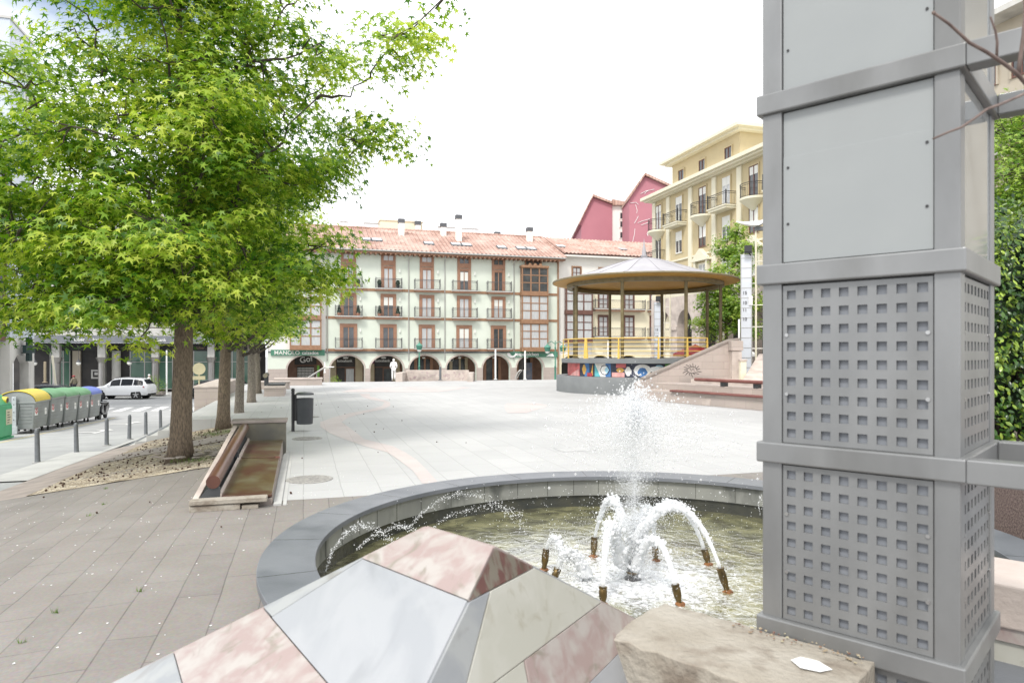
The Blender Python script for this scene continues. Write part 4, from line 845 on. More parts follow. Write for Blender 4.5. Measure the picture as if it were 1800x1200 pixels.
def balcony(par, x, z, w_, d=.62, mats=('concrete_white','wood_red','rail_iron'), h=1.0, bars=True, rnd=False):
    key = (w_, d, mats, rnd)
    if key not in BALC:
        b = MB()
        if rnd:
            pr = [(w_/2*cos(a), -d*sin(a)*1.0) for a in lin(0, pi, 13)]
            b.prism(pr, 'z', -.16, 0, 0); 
            for k in range(5):
                f0, f1 = 1-k*.17, 1-(k+1)*.17; V = [(px_*f0, py_*f0, -.16-.15*k) for px_, py_ in pr]+[(px_*f1, py_*f1, -.16-.15*(k+1)) for px_, py_ in pr]
                b.add(V, [(i,i+1,i+14,i+13) for i in range(12)], 0)
        else:
            b.box(-w_/2,w_/2,-d,0,-.10,0,0); b.box(-w_/2+.05,w_/2-.05,-d+.05,0,-.26,-.10,1); b.box(-w_/2-.03,w_/2+.03,-d-.03,-d+.04,-.07,.02,0)
            pr = [(-w_/2+.03,0),(-w_/2+.03,-d+.03),(w_/2-.03,-d+.03),(w_/2-.03,0)]
        r = MB(); pts = pr if not rnd else [(a_*.97, b_*.97) for a_, b_ in pr]
        for z_ in (.06, h*.86, h): r.tube([(px_,py_,z_) for px_, py_ in pts], .018 if z_ < h else .028, 5)
        Ls = [math.dist(pts[i], pts[i+1]) for i in range(len(pts)-1)]; tot = sum(Ls); nb = int(tot/.14)
        for i in range(nb+1):
            dd = tot*i/nb; k = 0
            while k < len(Ls)-1 and dd > Ls[k]: dd -= Ls[k]; k += 1
            f = dd/Ls[k]; px_ = pts[k][0]+(pts[k+1][0]-pts[k][0])*f; py_ = pts[k][1]+(pts[k+1][1]-pts[k][1])*f
            r.box(px_-.006,px_+.006,py_-.006,py_+.006,.0,h)
        if not rnd:
            for px_ in (-w_/2+.03, w_/2-.03): r.box(px_-.035,px_+.035,-d,-d+.07,0,h+.12)
        BALC[key] = (b, r, {})
    b, r, cache = BALC[key]
    if 'o' not in cache:
        s = b.build('balcony', [M_[mats[0]], M_[mats[1]]], par); r.build('railing', M_[mats[2]], s); cache['o'] = s
    else: s = copy_tree(cache['o'], par)
    s.parent = par; s.location = (x, 0, z); return s
F0 = Vector((0, 75, -1.5))
def FL(s, y, z): return Vector((F0.x + s*CT - y*ST, F0.y + s*ST + y*CT, F0.z + z))     # facade frame to world
def fs(px): k = (px-900)/F; return 75*k/(.957-.291*k)
# ================================================================ green block with the arcade
gbd = thing('arcaded_building', 'pale green building with balconies, tiled roof and an arcade of shops behind the plaza', 'building', F0, TH)
XA, XB = -19.75, 5.43; GW = 3.62
bays = [-17.5,-13.46,-9.43,-5.39,-1.56]; arches = [(-21.7,3.5),(-17.6,3.4),(-13.6,3.4),(-9.6,3.3),(-5.65,3.25),(-1.75,3.1),(2.1,3.1)]
b = MB(); b.box(XA, XB, .0, 12, 3.95, 14.35); b.build('upper_wall', M_['render_green'], gbd)
b = MB(); b.box(-25.3, XA-.003, .0, 12, 3.95, 14.3); b.build('side_house_wall', M_['render_white'], gbd)
b = MB(); ed = [-25.3] + [(arches[i][0]+arches[i+1][0])/2 for i in range(6)] + [XB]
for i, (cx, w_) in enumerate(arches): arch_wall(b, ed[i], ed[i+1], cx, w_, 2.15, 1.38, 3.95, 0.0, .6)
b.build('arcade_wall', M_['render_green'], gbd)
for i in range(8):
    xa = -25.3 if i == 0 else arches[i-1][0]+arches[i-1][1]/2+.002; xb_ = XB if i == 7 else arches[i][0]-arches[i][1]/2-.002
    b = MB(); b.box(xa, xb_, -.025, .0, 0, 2.2); b.build('stone_pier', M_['pink_sandstone'], gbd)
for cx, w_ in arches:                                          # dressed stone ring round each arch
    b = MB(); n = 16; a = w_/2
    for k in range(n):
        t0, t1 = pi*k/n, pi*(k+1)/n; P_ = []
        for t, rr in ((t0,0),(t1,0),(t1,.16),(t0,.16)): P_.append((cx-(a+rr)*cos(t), 2.15+(1.38+rr)*sin(t)))
        b.add([(x,-.03,z) for x, z in P_]+[(x,.0,z) for x, z in P_], [(0,1,2,3),(3,2,6,7),(0,4,5,1)])
    b.build('arch_ring', M_['pale_pink_stone'], gbd)
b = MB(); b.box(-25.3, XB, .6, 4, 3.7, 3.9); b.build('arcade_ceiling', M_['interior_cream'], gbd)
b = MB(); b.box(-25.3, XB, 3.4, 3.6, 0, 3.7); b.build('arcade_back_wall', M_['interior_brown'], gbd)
for i, (cx, w_) in enumerate(arches):                          # shopfronts at the back of the arcade
    b = MB(); q = MB(); r = MB()
    if i in (1, 2):
        b.box(cx-.95,cx+.95,3.2,3.38,2.35,3.5); r.box(cx-1.75,cx-1.0,3.1,3.39,0,3.5); r.build('shop_pilaster', M_['interior_cream'], gbd); r = MB(); r.box(cx+1.0,cx+1.75,3.1,3.39,0,3.5)
        b.box(cx-.9,cx-.1,3.3,3.39,.1,2.2); q.box(cx+.05,cx+.85,3.28,3.34,.1,2.1)
        r.build('shop_pilaster', M_['interior_cream'], gbd); b.build('shopfront', M_['interior_dark'], gbd); q.build('shop_notice', M_['curtain_glass'] if i == 1 else M_['window_glass'], gbd)
        text('sign_lettering', 'kutxabank', .38, M_['white_paint'], gbd, (cx-.9, 3.17, 2.85), sx=1.0)
        c = MB(); c.prism([(cx-.22,3.2),(cx-.3,3.4),(cx-.15,3.34),(cx-.08,3.45),(cx,3.35),(cx+.08,3.45),(cx+.15,3.34),(cx+.3,3.4),(cx+.22,3.2)], 'y', 3.15, 3.19); c.build('bank_crest', M_['white_paint'], gbd)
        if i == 2: c = MB(); c.box(cx-1.5,cx-1.0,3.05,3.09,2.65,3.25); c.build('plum_sign', mat('plum', (.16,.04,.09)), gbd)
    elif i == 0:
        b.box(cx-1.1,cx+1.1,3.2,3.38,2.6,3.6); b.build('shopfront', M_['interior_dark'], gbd)
        text('sign_lettering', 'Gof', .85, M_['white_paint'], gbd, (cx-.55, 3.17, 2.75)).rotation_euler = (pi/2, -.18, 0)
        q.box(cx-.85,cx+.85,3.1,3.2,0,2.4,0)
        for r_ in range(14):
            for c_ in range(12): q.box(cx-.80+.14*c_, cx-.80+.14*c_+.09, 3.07, 3.1, .1+.16*r_+(0), .1+.16*r_+.08, 1)
        q.build('roller_grille', [M_['interior_dark'], M_['blind_white']], gbd)
        c = MB(); c.box(cx+1.15,cx+1.4,3.0,3.05,1.3,2.5); c.build('green_leaflet_stand', mat('leaflet', (.2,.5,.08)), gbd)
    else:
        b.box(cx-1.3,cx+1.3,3.25,3.38,.4 if i in (3,4) else .1,3.1); b.build('shop_window', M_['window_glass'], gbd)
        for k, xx in enumerate((-1.35,-.45,.5,1.3)): q = MB(); q.box(cx+xx-.1-.12*(k%2),cx+xx+.1,3.15,3.39,0,3.3); q.build('shop_pilaster', M_['wood_red'] if i != 4 else M_['interior_cream'], gbd)
        if i == 6:
            c = MB(); c.box(cx+.3,cx+1.25,3.02,3.1,.6,2.7); c.build('shop_poster', mat('poster_blue', (.12,.16,.26), (.3,.3,.34), 1.4, .4), gbd)
        if i == 4:
            c = MB(); c.tube([(cx-.45,3.1,3.05),(cx-.45,3.14,3.05)], .2, 20); c.build('round_sign', M_['blind_white'], gbd); c = MB(); c.tube([(cx-.45,3.06,3.05),(cx-.45,3.1,3.05)], .15, 20); c.build('round_sign_face', M_['interior_dark'], gbd)
    # bowl lamp hung in the arch
    if i > 2:
        c = MB(); c.lathe([(0,0),(.14,.02),(.2,.14),(.22,.15)], 14, c=(cx+.1,1.5,3.2)); c.tube([(cx+.1,1.5,3.35),(cx+.1,1.5,3.75)], .02, 6); c.build('arcade_lamp', M_['glass_globe'], gbd, smooth=True)
b = MB()                                                       # string courses at each floor, beams under them
for z in (4.0, 7.3, 10.22): b.box(XA, XB+.05, -.06, .0, z-.02, z+.24)
b.build('string_course', M_['wood_brown'], gbd)
b = MB(); b.box(-25.3, XB+.05, -.09, .0, 3.88, 3.965); b.tube([(XA,-.12,3.8),(-12,-.12,3.74),(-6,-.12,3.82),(XB,-.12,3.76)], .03, 6); b.build('cable_run', M_['lead_grey'], gbd)
for i, s in enumerate(bays):
    gl = ['window_glass','window_glass','curtain_glass','curtain_glass','window_glass'][i]
    window(gbd, s, 4.28, 1.72, 2.52, 1.16, 2.2, gl, leaves=2)
    gl2 = ['window_glass','window_glass','curtain_glass','curtain_glass','curtain_glass'][i]
    window(gbd, s, 7.56, 1.60, 2.38, 1.08, 2.1, gl2, leaves=2)
    gl3 = ['curtain_glass','curtain_glass','curtain_glass','window_glass','window_glass'][i]
    window(gbd, s, 10.48, 1.50, 3.55, .98, 2.15, gl3, leaves=2, extra_top=.5)
    for z in (4.28, 7.56, 10.48):
        balcony(gbd, s, z, 2.72)
    if i in (1, 3, 4):
        for z in {1:(8.75,), 3:(5.4,11.5), 4:(8.9,)}[i]:
            hb = MB(); hb.box(s-.5, s+.5, -.045, -.028, z, z+.98); hb.build('half_blind', M_['blind_white'], gbd)
    c0 = MB()
    for z in (5.95, 9.2, 12.2): c0.box(s+1.12, s+1.24, -.14, -.0, z, z+.34)
    c0.build('wall_lamps', M_['glass_globe'], gbd)
for s in (XA+.15, -11.35, -7.5, -.15+.35):
    b = MB(); b.tube([(s,-.7,14.2),(s,-.35,13.7),(s,-.08,13.4),(s,-.08,3.0)], .055, 8); b.build('downpipe', M_['gutter_metal'], gbd, smooth=True)
b = MB(); b.tube([(XB-.05,-.06,0),(XB-.05,-.06,14.1)], .10, 6); b.build('corner_pipe', M_['wood_brown'], gbd)
# glazed gallery on the right
def gallery(par, cx, w_, z0, floors, fh, wood='wood_brown', d=.75, cols=3, gl=('curtain_glass','curtain_glass','window_glass'), crest=True):
    for f in range(floors):
        b = MB(); z = z0+fh*f; x0, x1 = cx-w_/2, cx+w_/2
        b.box(x0-.06,x1+.06,-d-.06,0,z,z+.42); b.box(x0-.1,x1+.1,-d-.1,0,z-.05,z)
        for k in range(cols+1): xx = x0+w_*k/cols; b.box(xx-.07,xx+.07,-d,-d+.14,z+.42,z+fh-.06)
        for y in (-.12,): b.box(x0-.02,x0+.12,y,0,z+.42,z+fh-.06); b.box(x1-.12,x1+.02,y,0,z+.42,z+fh-.06)
        for zz in (z+.42+(fh-.48)*.36, z+.42+(fh-.48)*.68): b.box(x0,x1,-d+.02,-d+.10,zz-.05,zz+.05); b.box(x0,x0+.08,-d,0,zz-.05,zz+.05); b.box(x1-.08,x1,-d,0,zz-.05,zz+.05)
        b.box(x0-.02,x1+.02,-d,0,z+fh-.14,z+fh-.05)
        o = b.build('gallery_bay', M_[wood], par)
        g = MB(); g.box(x0+.05,x1-.05,-d+.05,-d+.06,z+.42,z+fh-.14); g.box(x0+.03,x0+.04,-d+.06,0,z+.42,z+fh-.14); g.box(x1-.04,x1-.03,-d+.06,0,z+.42,z+fh-.14); g.build('pane', M_[gl[f % len(gl)]], o)
    if crest:
        b = MB(); x0, x1 = cx-w_/2, cx+w_/2; z = z0+fh*floors-.05; b.box(x0-.12,x1+.12,-d-.12,0,z,z+.22)
        for k in range(3): b.prism([(cx-.6+.6*k-.22,z+.22),(cx-.6+.6*k-.1,z+.46),(cx-.6+.6*k+.1,z+.46),(cx-.6+.6*k+.22,z+.22)], 'y', -d-.06, -d+.02)
        b.build('gallery_cornice', M_[wood], par)
gallery(gbd, 2.44, 2.95, 4.02, 3, 3.07)
window(gbd, 2.44, 13.5, 2.0, .6, 1.8, .5, 'window_glass', leaves=2)
gallery(gbd, -21.7, 2.9, 4.15, 2, 3.0, crest=False)
# roof
b = MB(); corrugated_roof(b, -25.5, XB+.55, -1.0, 14.38, 7.2, 17.95); corrugated_roof(b, -25.5, XB+.55, 15.4, 14.38, 7.2, 17.95); b.build('roof', M_['roof_tiles'], gbd, fixn=False)
b = MB(); b.box(-25.5, XB+.5, -.95, .0, 14.05, 14.2); 
for k in range(62): b.box(-25.4+.5*k,-25.25+.5*k,-.98,0,13.92,14.05)
b.build('eaves', M_['wood_red'], gbd)
b = MB(); b.tube([(-25.5,-1.05,14.28),(XB+.55,-1.05,14.28)], .09, 8); b.build('gutter', M_['gutter_metal'], gbd, smooth=True)
b = MB(); b.tube([(-25.5,7.2,17.98),(XB+.5,7.2,17.98)], .16, 8); b.tube([(XB+.5,7.2,17.98),(XB+.55,-1,14.42)], .13, 8); b.build('ridge_tiles', M_['roof_tiles'], gbd)
def rz(y): return 14.38+(y+1.0)*(17.95-14.38)/8.2
def skylight(s, y, w_, dbl=False):
    b = MB(); h_ = .95; s0 = s-w_/2
    for k in range(2 if dbl else 1):
        x0 = s0+k*(w_+.05); z0, z1 = rz(y)+.14, rz(y+h_)+.14
        b.add([(x0,y,z0),(x0+w_,y,z0),(x0+w_,y+h_,z1),(x0,y+h_,z1),(x0,y,z0-.16),(x0+w_,y,z0-.16),(x0+w_,y+h_,z1-.16),(x0,y+h_,z1-.16)], [(0,1,2,3),(0,4,5,1),(1,5,6,2),(2,6,7,3),(3,7,4,0)], 0)
        b.add([(x0+.08,y+.08,z0+.045),(x0+w_-.08,y+.08,z0+.045),(x0+w_-.08,y+h_-.08,z1-.02),(x0+.08,y+h_-.08,z1-.02)], [(0,1,2,3)], 1)
    b.build('skylight', [M_['lead_grey'], M_['curtain_glass']], gbd)
def rooft(px, yy): # s for a px at roof row y offset
    k = (px-900)/F; return (k*(75+yy*CT)+yy*ST)/(CT-k*ST)
skylight(rooft(643,1.9), 1.9, 1.15, True); skylight(rooft(755,1.5), 1.5, 1.1); skylight(rooft(803,1.6), 1.6, 1.15, True); skylight(rooft(884,1.3), 1.3, 1.1); skylight(rooft(918,1.3), 1.3, 1.15, True)
for px, yy, h_, w_ in ((706,4.8,1.9,.62),(780,5.6,1.5,.62),(807,3.6,3.0,.62),(932,5.0,1.7,.62),(875,7.9,.8,.6),(735,8.6,1.7,.6),(832,8.6,.4,.5)):
    s = rooft(px, yy); z = rz(yy) if yy < 7.2 else 17.7; c = MB(); c.box(s-w_/2,s+w_/2,yy,yy+.6,z-.3,z+h_-.45); ch = c.build('chimney', M_['render_white'], gbd)
    c = MB(); c.box(s-w_/2-.05,s+w_/2+.05,yy-.05,yy+.65,z+h_-.45,z+h_); c.build('chimney_cap', M_['lead_grey'], ch)
b = MB(); xs0, xs1 = rooft(668, 9.5), rooft(742, 9.5); b.box(xs0,xs1,9.2,12,16.5,19.35); b.box(xs0-.1,xs1+.1,9.1,12.1,19.35,19.45); b.build('lift_housing', M_['render_cream'], gbd)
b = MB()
for px0, px1, yy in ((770,842,7.6),(640,668,7.6),(598,612,7.6)):
    a, c_ = rooft(px0, yy), rooft(px1, yy); b.tube([(a,yy,18.55),(c_,yy,18.55)], .05, 6); b.tube([(a,yy+.5,18.75),(c_,yy+.5,18.75)], .05, 6); b.tube([(a,yy,18.55),(a,yy+.5,18.75)], .05, 6)
    for k in range(int((c_-a)/1.4)+1): b.tube([(a+1.4*k,yy,17.8),(a+1.4*k,yy,18.6)], .03, 5)
b.build('roof_pipework', M_['gutter_metal'], gbd)
# shop signs on the facade
b = MB(); b.box(-25.0,-19.85,-.16,-.03,3.55,4.12); b.build('sign_board', M_['sign_green'], gbd)
text('sign_lettering', 'MANOLO', .56, M_['blind_white'], gbd, (-24.7,-.175,3.64), depth=.015, sx=1.0); text('sign_lettering', 'calzados', .50, M_['white_paint'], gbd, (-22.05,-.175,3.66), depth=.015, sx=.95)
b = MB(); b.box(-.35,5.3,-.14,-.03,3.35,3.95); b.build('sign_board', M_['sign_green'], gbd)
text('sign_lettering', 'espacolchon', .55, M_['white_paint'], gbd, (.45,-.155,3.5), depth=.015, sx=.95)
b = MB(); n = 12; out_ = [(-.05+.55*cos(a), 3.75+.45*sin(a)) for a in lin(pi*.95, 2*pi, n)]; inn = [(.03+.30*cos(a), 3.8+.28*sin(a)) for a in lin(2*pi, pi*1.0, n)]; b.prism(out_+inn, 'y', -.17, -.14); b.prism([(3.9,3.42),(4.3,3.7),(4.7,3.75),(4.9,3.42)], 'y', -.16, -.14); b.build('sign_emblem', M_['white_paint'], gbd)
# potted balcony shrubs
mat('terracotta', (.42,.2,.13), rough=.8)
leafmat('shrub_dark', (.015,.04,.02), (.03,.07,.025), (.06,.11,.03), tw=.15)
def potplant(tall, label):
    t = thing('potted_shrub', label, 'potted shrub', (0,0,0), TH, 'clipped shrubs in pots on the balconies')
    c = MB(); c.lathe([(0,0),(.14,0),(.2,.3),(.21,.32),(.17,.32),(0,.3)], 12); c.build('pot', M_['terracotta'] if tall else M_['iron_black'], t)
    c = MB()
    for k in range(90):
        h_ = random.random(); r = (.2*(1-h_)+.03) if tall else .2*math.sqrt(max(.05,1-(h_*2-1)**2)); a = random.random()*6.28; c.ico((r*.8*cos(a), r*.8*sin(a), .34+h_*(.75 if tall else .5)), .07, 1, jit=.3)
    c.build('foliage', M_['shrub_dark'], t); return t
for (s, z, tall, lb) in ((bays[0]-.95,10.48,0,'round clipped shrub left on the top balcony nearest the tree'),(bays[0]+.95,10.48,0,'round clipped shrub right on the top balcony nearest the tree'),(bays[1]-.95,10.48,0,'round clipped shrub left on the second top balcony'),(bays[1]+.95,10.48,0,'round clipped shrub right on the second top balcony'),
        (bays[0]-.95,7.56,1,'cone shaped shrub left on the middle balcony nearest the tree'),(bays[0]+.95,7.56,1,'cone shaped shrub right on the middle balcony nearest the tree'),(bays[1]-.95,7.56,1,'cone shaped shrub left on the second middle balcony'),(bays[1]+.95,7.56,1,'cone shaped shrub right on the second middle balcony')):
    o = potplant(tall, lb); o.location = FL(s, -.36, z)
# ================================================================ white and cream house to its right
wh_ = thing('corner_house', 'white and cream house with a brown glazed gallery and dark balcony doors behind the bandstand', 'building', F0, TH)
b = MB(); b.box(XB+.12, 22, .25, 11, 3.6, 14.9); b.build('upper_wall', M_['render_white'], wh_)
b = MB(); 
for i, cx in enumerate((7.2,10.7,14.3,17.9)): arch_wall(b, (XB+.12) if i == 0 else cx-1.78, cx+1.78 if i < 3 else 22, cx, 2.6, 2.4, 1.15, 3.6, .25, .8)
b.build('arcade_wall', M_['render_cream'], wh_)
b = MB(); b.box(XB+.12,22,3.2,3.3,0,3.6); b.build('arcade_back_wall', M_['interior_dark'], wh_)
b = MB(); b.box(9.6,22,.20,.245,3.7,12.0); b.build('cream_panel', M_['render_cream'], wh_)
for z in (5.67, 8.85):
    for s in (11.0, 14.27, 17.6): window(wh_, s, z+.02, 1.35, 2.5, 1.1, 2.3, 'curtain_glass', frame='wood_dark', inner='wood_dark', y=.2, leaves=2, rows=4)
    for s, w_ in ((12.85,6.3),(18.9,4.6)):
        o = balcony(wh_, s, z, w_, .8, ('concrete_white','wood_red','rail_iron')); o.location.y = .2
for s, z in ((7.7,11.75),(11.0,11.75),(14.3,11.75)): window(wh_, s, z, 1.2, 1.9, .95, 1.75, 'curtain_glass', frame='wood_brown', inner='wood_dark', y=.2, leaves=2, rows=3)
gallery(wh_, 7.75, 3.1, 5.0, 2, 3.2, wood='wood_dark', gl=('curtain_glass','curtain_glass'), d=.6, crest=True)
b = MB(); corrugated_roof(b, XB+.6, 22.3, -.5, 15.0, 7.2, 18.0); corrugated_roof(b, XB+.6, 22.3, 14.9, 15.0, 7.2, 18.0); b.build('roof', M_['roof_tiles'], wh_, fixn=False)
b = MB(); b.box(XB+.6,22.3,-.45,.25,14.65,14.82); b.build('eaves', M_['render_white'], wh_)
for px in (988, 1098): 
    s = rooft(px, 2.0); z0, z1 = 15.0+2.5*.39+.12, 15.0+3.4*.39+.12
    b = MB(); b.add([(s-.5,2.0,z0),(s+.5,2.0,z0),(s+.5,2.9,z1),(s-.5,2.9,z1)], [(0,1,2,3)]); b.build('skylight', M_['curtain_glass'], wh_)
# ================================================================ maroon gabled blocks far behind
for (pts, wpx, d, lb) in (([(1018,395),(1042,347),(1076,360),(1076,450),(1022,450),(1022,395)], (1076,1107,361,450), 104, 'smaller maroon gabled block with a white side, behind the tiled roofs'), ([(1106,350),(1133,310),(1182,332),(1190,470),(1106,470)], None, 98, 'taller maroon gabled block scrawled with white lines, left of the ochre building')):
    t = thing('gabled_block', lb, 'building', (0,0,0)); o_ = W(pts[-1][0], 622, d); t.location = (o_.x, d, -2)
    poly = [(W(x, y, d).x - o_.x, W(x, y, d).z + 2) for x, y in pts]; poly = [(x, z if y < 440 else 0) for (x, z), (_, y) in zip(poly, pts)]
    b = MB(); b.prism(poly, 'y', 0, 14); b.build('gable_wall', M_['maroon_render'], t)
    ap = max(poly, key=lambda p: p[1]); lf = poly[0]; rt = poly[2]
    b = MB()
    for (a, c_) in ((lf, ap), (ap, rt)):
        dx, dz = c_[0]-a[0], c_[1]-a[1]; ex = .06 if a is lf else 0
        b.add([(a[0]-ex*dx, -.5, a[1]-ex*dz+.05),(c_[0],-.5,c_[1]+.05),(c_[0],14.5,c_[1]+.05),(a[0]-ex*dx,14.5,a[1]-ex*dz+.05),(a[0]-ex*dx, -.5, a[1]-ex*dz+.4),(c_[0],-.5,c_[1]+.4),(c_[0],14.5,c_[1]+.4),(a[0]-ex*dx,14.5,a[1]-ex*dz+.4)], [(0,3,2,1),(4,5,6,7),(0,1,5,4),(1,2,6,5),(2,3,7,6),(3,0,4,7)])
    b.build('roof', M_['roof_tiles'], t)
    if wpx:
        x0, x1 = W(wpx[0], 0, d).x-o_.x+.02, W(wpx[1], 0, d).x-o_.x; zt = W(0, wpx[2], d).z+2
        b = MB(); b.box(x0, x1, .2, 13, 0, zt); b.build('white_wall', M_['render_white'], t)
        for y in (378, 393, 412): window(t, (x0+x1)/2+.5, W(0, y+7, d).z+2, 1.5, 1.1, 1.3, 1.0, 'window_glass', frame='render_white', inner='blind_white', y=.18)
        b = MB(); b.prism([(x0,zt),(x1+.3,zt),(x1+.3,zt+.3),(x0,zt+.9)], 'y', -.3, 13.2); b.build('side_roof', M_['roof_tiles'], t)
    else:
        rnd_ = random.Random(4)
        def P2(x, y): q = W(x, y, d); return (q.x-o_.x, -.06, q.z+2)
        for seg in ([(1126,341),(1135,336),(1150,333)],[(1133,341),(1136,337),(1140,335)],[(1108,357),(1118,356),(1122,360)],[(1117,360),(1120,370),(1119,375)],[(1121,392),(1128,389),(1142,385)],[(1127,396),(1135,393),(1141,391)],[(1122,380),(1119,386),(1115,393)],[(1116,402),(1115,412),(1112,425)],[(1138,408),(1139,415),(1137,411)],[(1110,427),(1116,431)]):
            b = MB(); b.tube([P2(*q) for q in seg], .035, 5); b.build('white_scrawl', M_['white_paint'], t)
# ================================================================ ochre building along the right of the square
yo = PQ(31.4, 57.4, 0); yb = thing('ochre_building', 'ochre yellow apartment building with cream pilasters, round iron balconies and a pink stone arcade', 'building', yo, TH-pi/2)
YL = 25.05; bx = [.9,4.5,8.2,11.5,14.9,18.3,21.8]
b = MB(); b.box(0, YL, 0, 13, 7.2, 16.35); b.build('upper_wall', M_['render_ochre'], yb)
b = MB()
for x in (.0+.12,2.7,6.4,9.9,13.2,16.7,20.1,23.6): b.box(x-.28,x+.28,-.14,-.0,7.4,16.3)
b.build('pilasters', M_['trim_cream'], yb)
b = MB(); b.box(-1.0, YL, -.95, 13.5, 16.62, 16.9); b.box(-.7,YL,-.7,13.2,16.46,16.62); b.box(-.35,YL,-.35,13,16.35,16.46); b.box(-.15,YL,-.15,0,7.2,7.5); b.box(-.1,YL,-.1,0,10.35,10.5); b.build('cornices', M_['trim_cream'], yb)
b = MB(); b.box(.7, 11.1, 1.5, 10, 16.9, 19.75); b.build('attic_wall', M_['render_ochre'], yb)
b = MB(); b.box(-.2, 12.0, .6, 10.9, 19.95, 20.2); b.box(.2,11.6,1.0,10.5,19.75,19.95); b.build('attic_cornice', M_['trim_cream'], yb)
b = MB(); b.add([(-.2,.6,20.2),(12,.6,20.2),(12,10.9,20.2),(-.2,10.9,20.2),(3.5,5.7,21.6),(8.5,5.7,21.6)], [(0,1,5,4),(1,2,5),(2,3,4,5),(3,0,4)]); b.build('attic_roof', M_['roof_tiles'], yb)
for x in (2.4, 5.8, 9.6): window(yb, x, 17.45, 1.1, 1.6, .95, 1.5, 'window_glass', frame='render_ochre', inner='wood_dark', y=1.48, sill=False)
for x in (5.8, 9.6):
    b = MB()
    for k in range(14): b.ico((x-.6+.09*k, .95+random.uniform(-.05,.05), 17.0+random.uniform(0,.15)), .09, 1, jit=.3)
    b.build('window_flowers', M_['terracotta'], yb)
for i, x in enumerate(bx):
    window(yb, x, 13.6, 1.25, 2.45, 1.1, 2.35, 'curtain_glass' if i % 3 == 0 else 'window_glass', frame='trim_cream' if 0 else 'render_ochre', inner='blind_white' if i % 2 else 'wood_dark', leaves=2)
    b = MB(); b.box(x-.52,x+.52,-.05,-.035,15.3,15.93); b.build('roller_blind', M_['blind_white'], yb)
    if i % 2 == 0: balcony(yb, x, 13.55, 2.2, 1.0, ('trim_cream','trim_cream','iron_black'), rnd=True)
    else: balcony(yb, x, 13.55, 2.5, .95, ('trim_cream','trim_cream','iron_black'))
    if i == 0: window(yb, x, 10.7, 1.25, 2.3, 1.1, 2.2, 'window_glass', frame='render_ochre', inner='blind_white'); balcony(yb, x, 10.68, 2.2, .8, ('trim_cream','trim_cream','iron_black'))
    else:
        window(yb, x, 11.0, 1.25, 2.0, 1.1, 1.9, 'window_glass', frame='render_ochre', inner='blind_white' if i % 2 else 'wood_dark'); b = MB(); b.box(x-.5,x+.5,-.05,-.035,12.1 if i % 2 else 11.8,12.85); b.build('roller_blind', M_['blind_white'], yb)
    window(yb, x, 7.9, 1.3, 1.8, 1.1, 1.7, 'curtain_glass', frame='trim_cream', inner='blind_white')
    if i % 2 == 0 and i: b = MB(); b.prism([(x-1.3,9.85),(x+1.3,9.85),(x,10.85)], 'y', -.4, 0); b.box(x-1.0,x-.75,-.3,0,7.6,9.85); b.box(x+.75,x+1.0,-.3,0,7.6,9.85); b.build('pediment', M_['trim_cream'], yb)
b = MB(); ac = [2.3+3.5*k for k in range(7)]
for k, cx in enumerate(ac): arch_wall(b, cx-1.75 if k else 0, cx+1.75, cx, 2.35, 4.5, 1.5, 7.2, -.3, .5)
b.build('arcade_wall', M_['pale_pink_stone'], yb)
for k, cx in enumerate(ac[:-1]): b = MB(); b.box(cx+1.171,cx+3.5-1.171,-.42,-.301,4.3,4.6); b.build('impost', M_['pale_pink_stone'], yb)
b = MB(); b.box(YL-.25,YL,.502,13,0,7.18); b.build('end_wall', M_['render_ochre'], yb)
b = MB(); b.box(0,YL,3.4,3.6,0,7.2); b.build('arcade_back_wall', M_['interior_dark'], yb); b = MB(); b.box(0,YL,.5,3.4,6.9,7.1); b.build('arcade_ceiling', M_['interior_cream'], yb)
# ================================================================ bank building on the left
bk = thing('bank_building', 'grey concrete office building with a bank behind steel columns on its ground floor', 'building', F0, TH)
XL, XR = -47.6, -25.65
b = MB(); b.box(XL, XR, 0, 14, 5.45, 18.0); b.build('upper_wall', M_['stone_beige'], bk)
b = MB()
for z in (5.4, 8.6, 11.8, 15.0): b.box(XL-.05, XR+.02, -.5, 0, z, z+.72); b.box(XL-.05,XR+.02,-.35,0,z+.84,z+1.5)
for k in range(22): b.box(XL+.1+k*1.0-.12, XL+.1+k*1.0+.12, -.3, -.0, 6.9, 18)
b.build('concrete_bands', M_['concrete_white'], bk)
for z in (6.92, 10.12, 13.32): 
    b = MB(); b.box(XL+.2,XR-.2,-.12,-.05,z,z+1.66); b.build('window_band', M_['window_glass'], bk)
b = MB(); b.box(XL, XR, -.62, -.0, 4.72, 5.38); b.build('fascia', M_['fascia_grey'], bk)
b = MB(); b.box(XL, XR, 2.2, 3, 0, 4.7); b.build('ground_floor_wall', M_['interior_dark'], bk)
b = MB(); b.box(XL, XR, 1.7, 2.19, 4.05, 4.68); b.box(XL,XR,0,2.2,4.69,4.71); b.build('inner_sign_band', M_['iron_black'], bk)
for s in (-43.6,-39.9,-35.4,-30.5,-26.4):
    b = MB(); b.box(s-.31,s+.31,.1,.72,3.4,4.7,0); c_ = b.build('column_head', M_['concrete_white'], bk)
    b = MB(); b.lathe([(.33,0),(.33,2.85),(.31,2.86),(.52,3.38),(.54,3.40),(.30,3.40)], 24, c=(s,.4,0)); b.build('steel_column', M_['brushed_column'], bk, smooth=True)
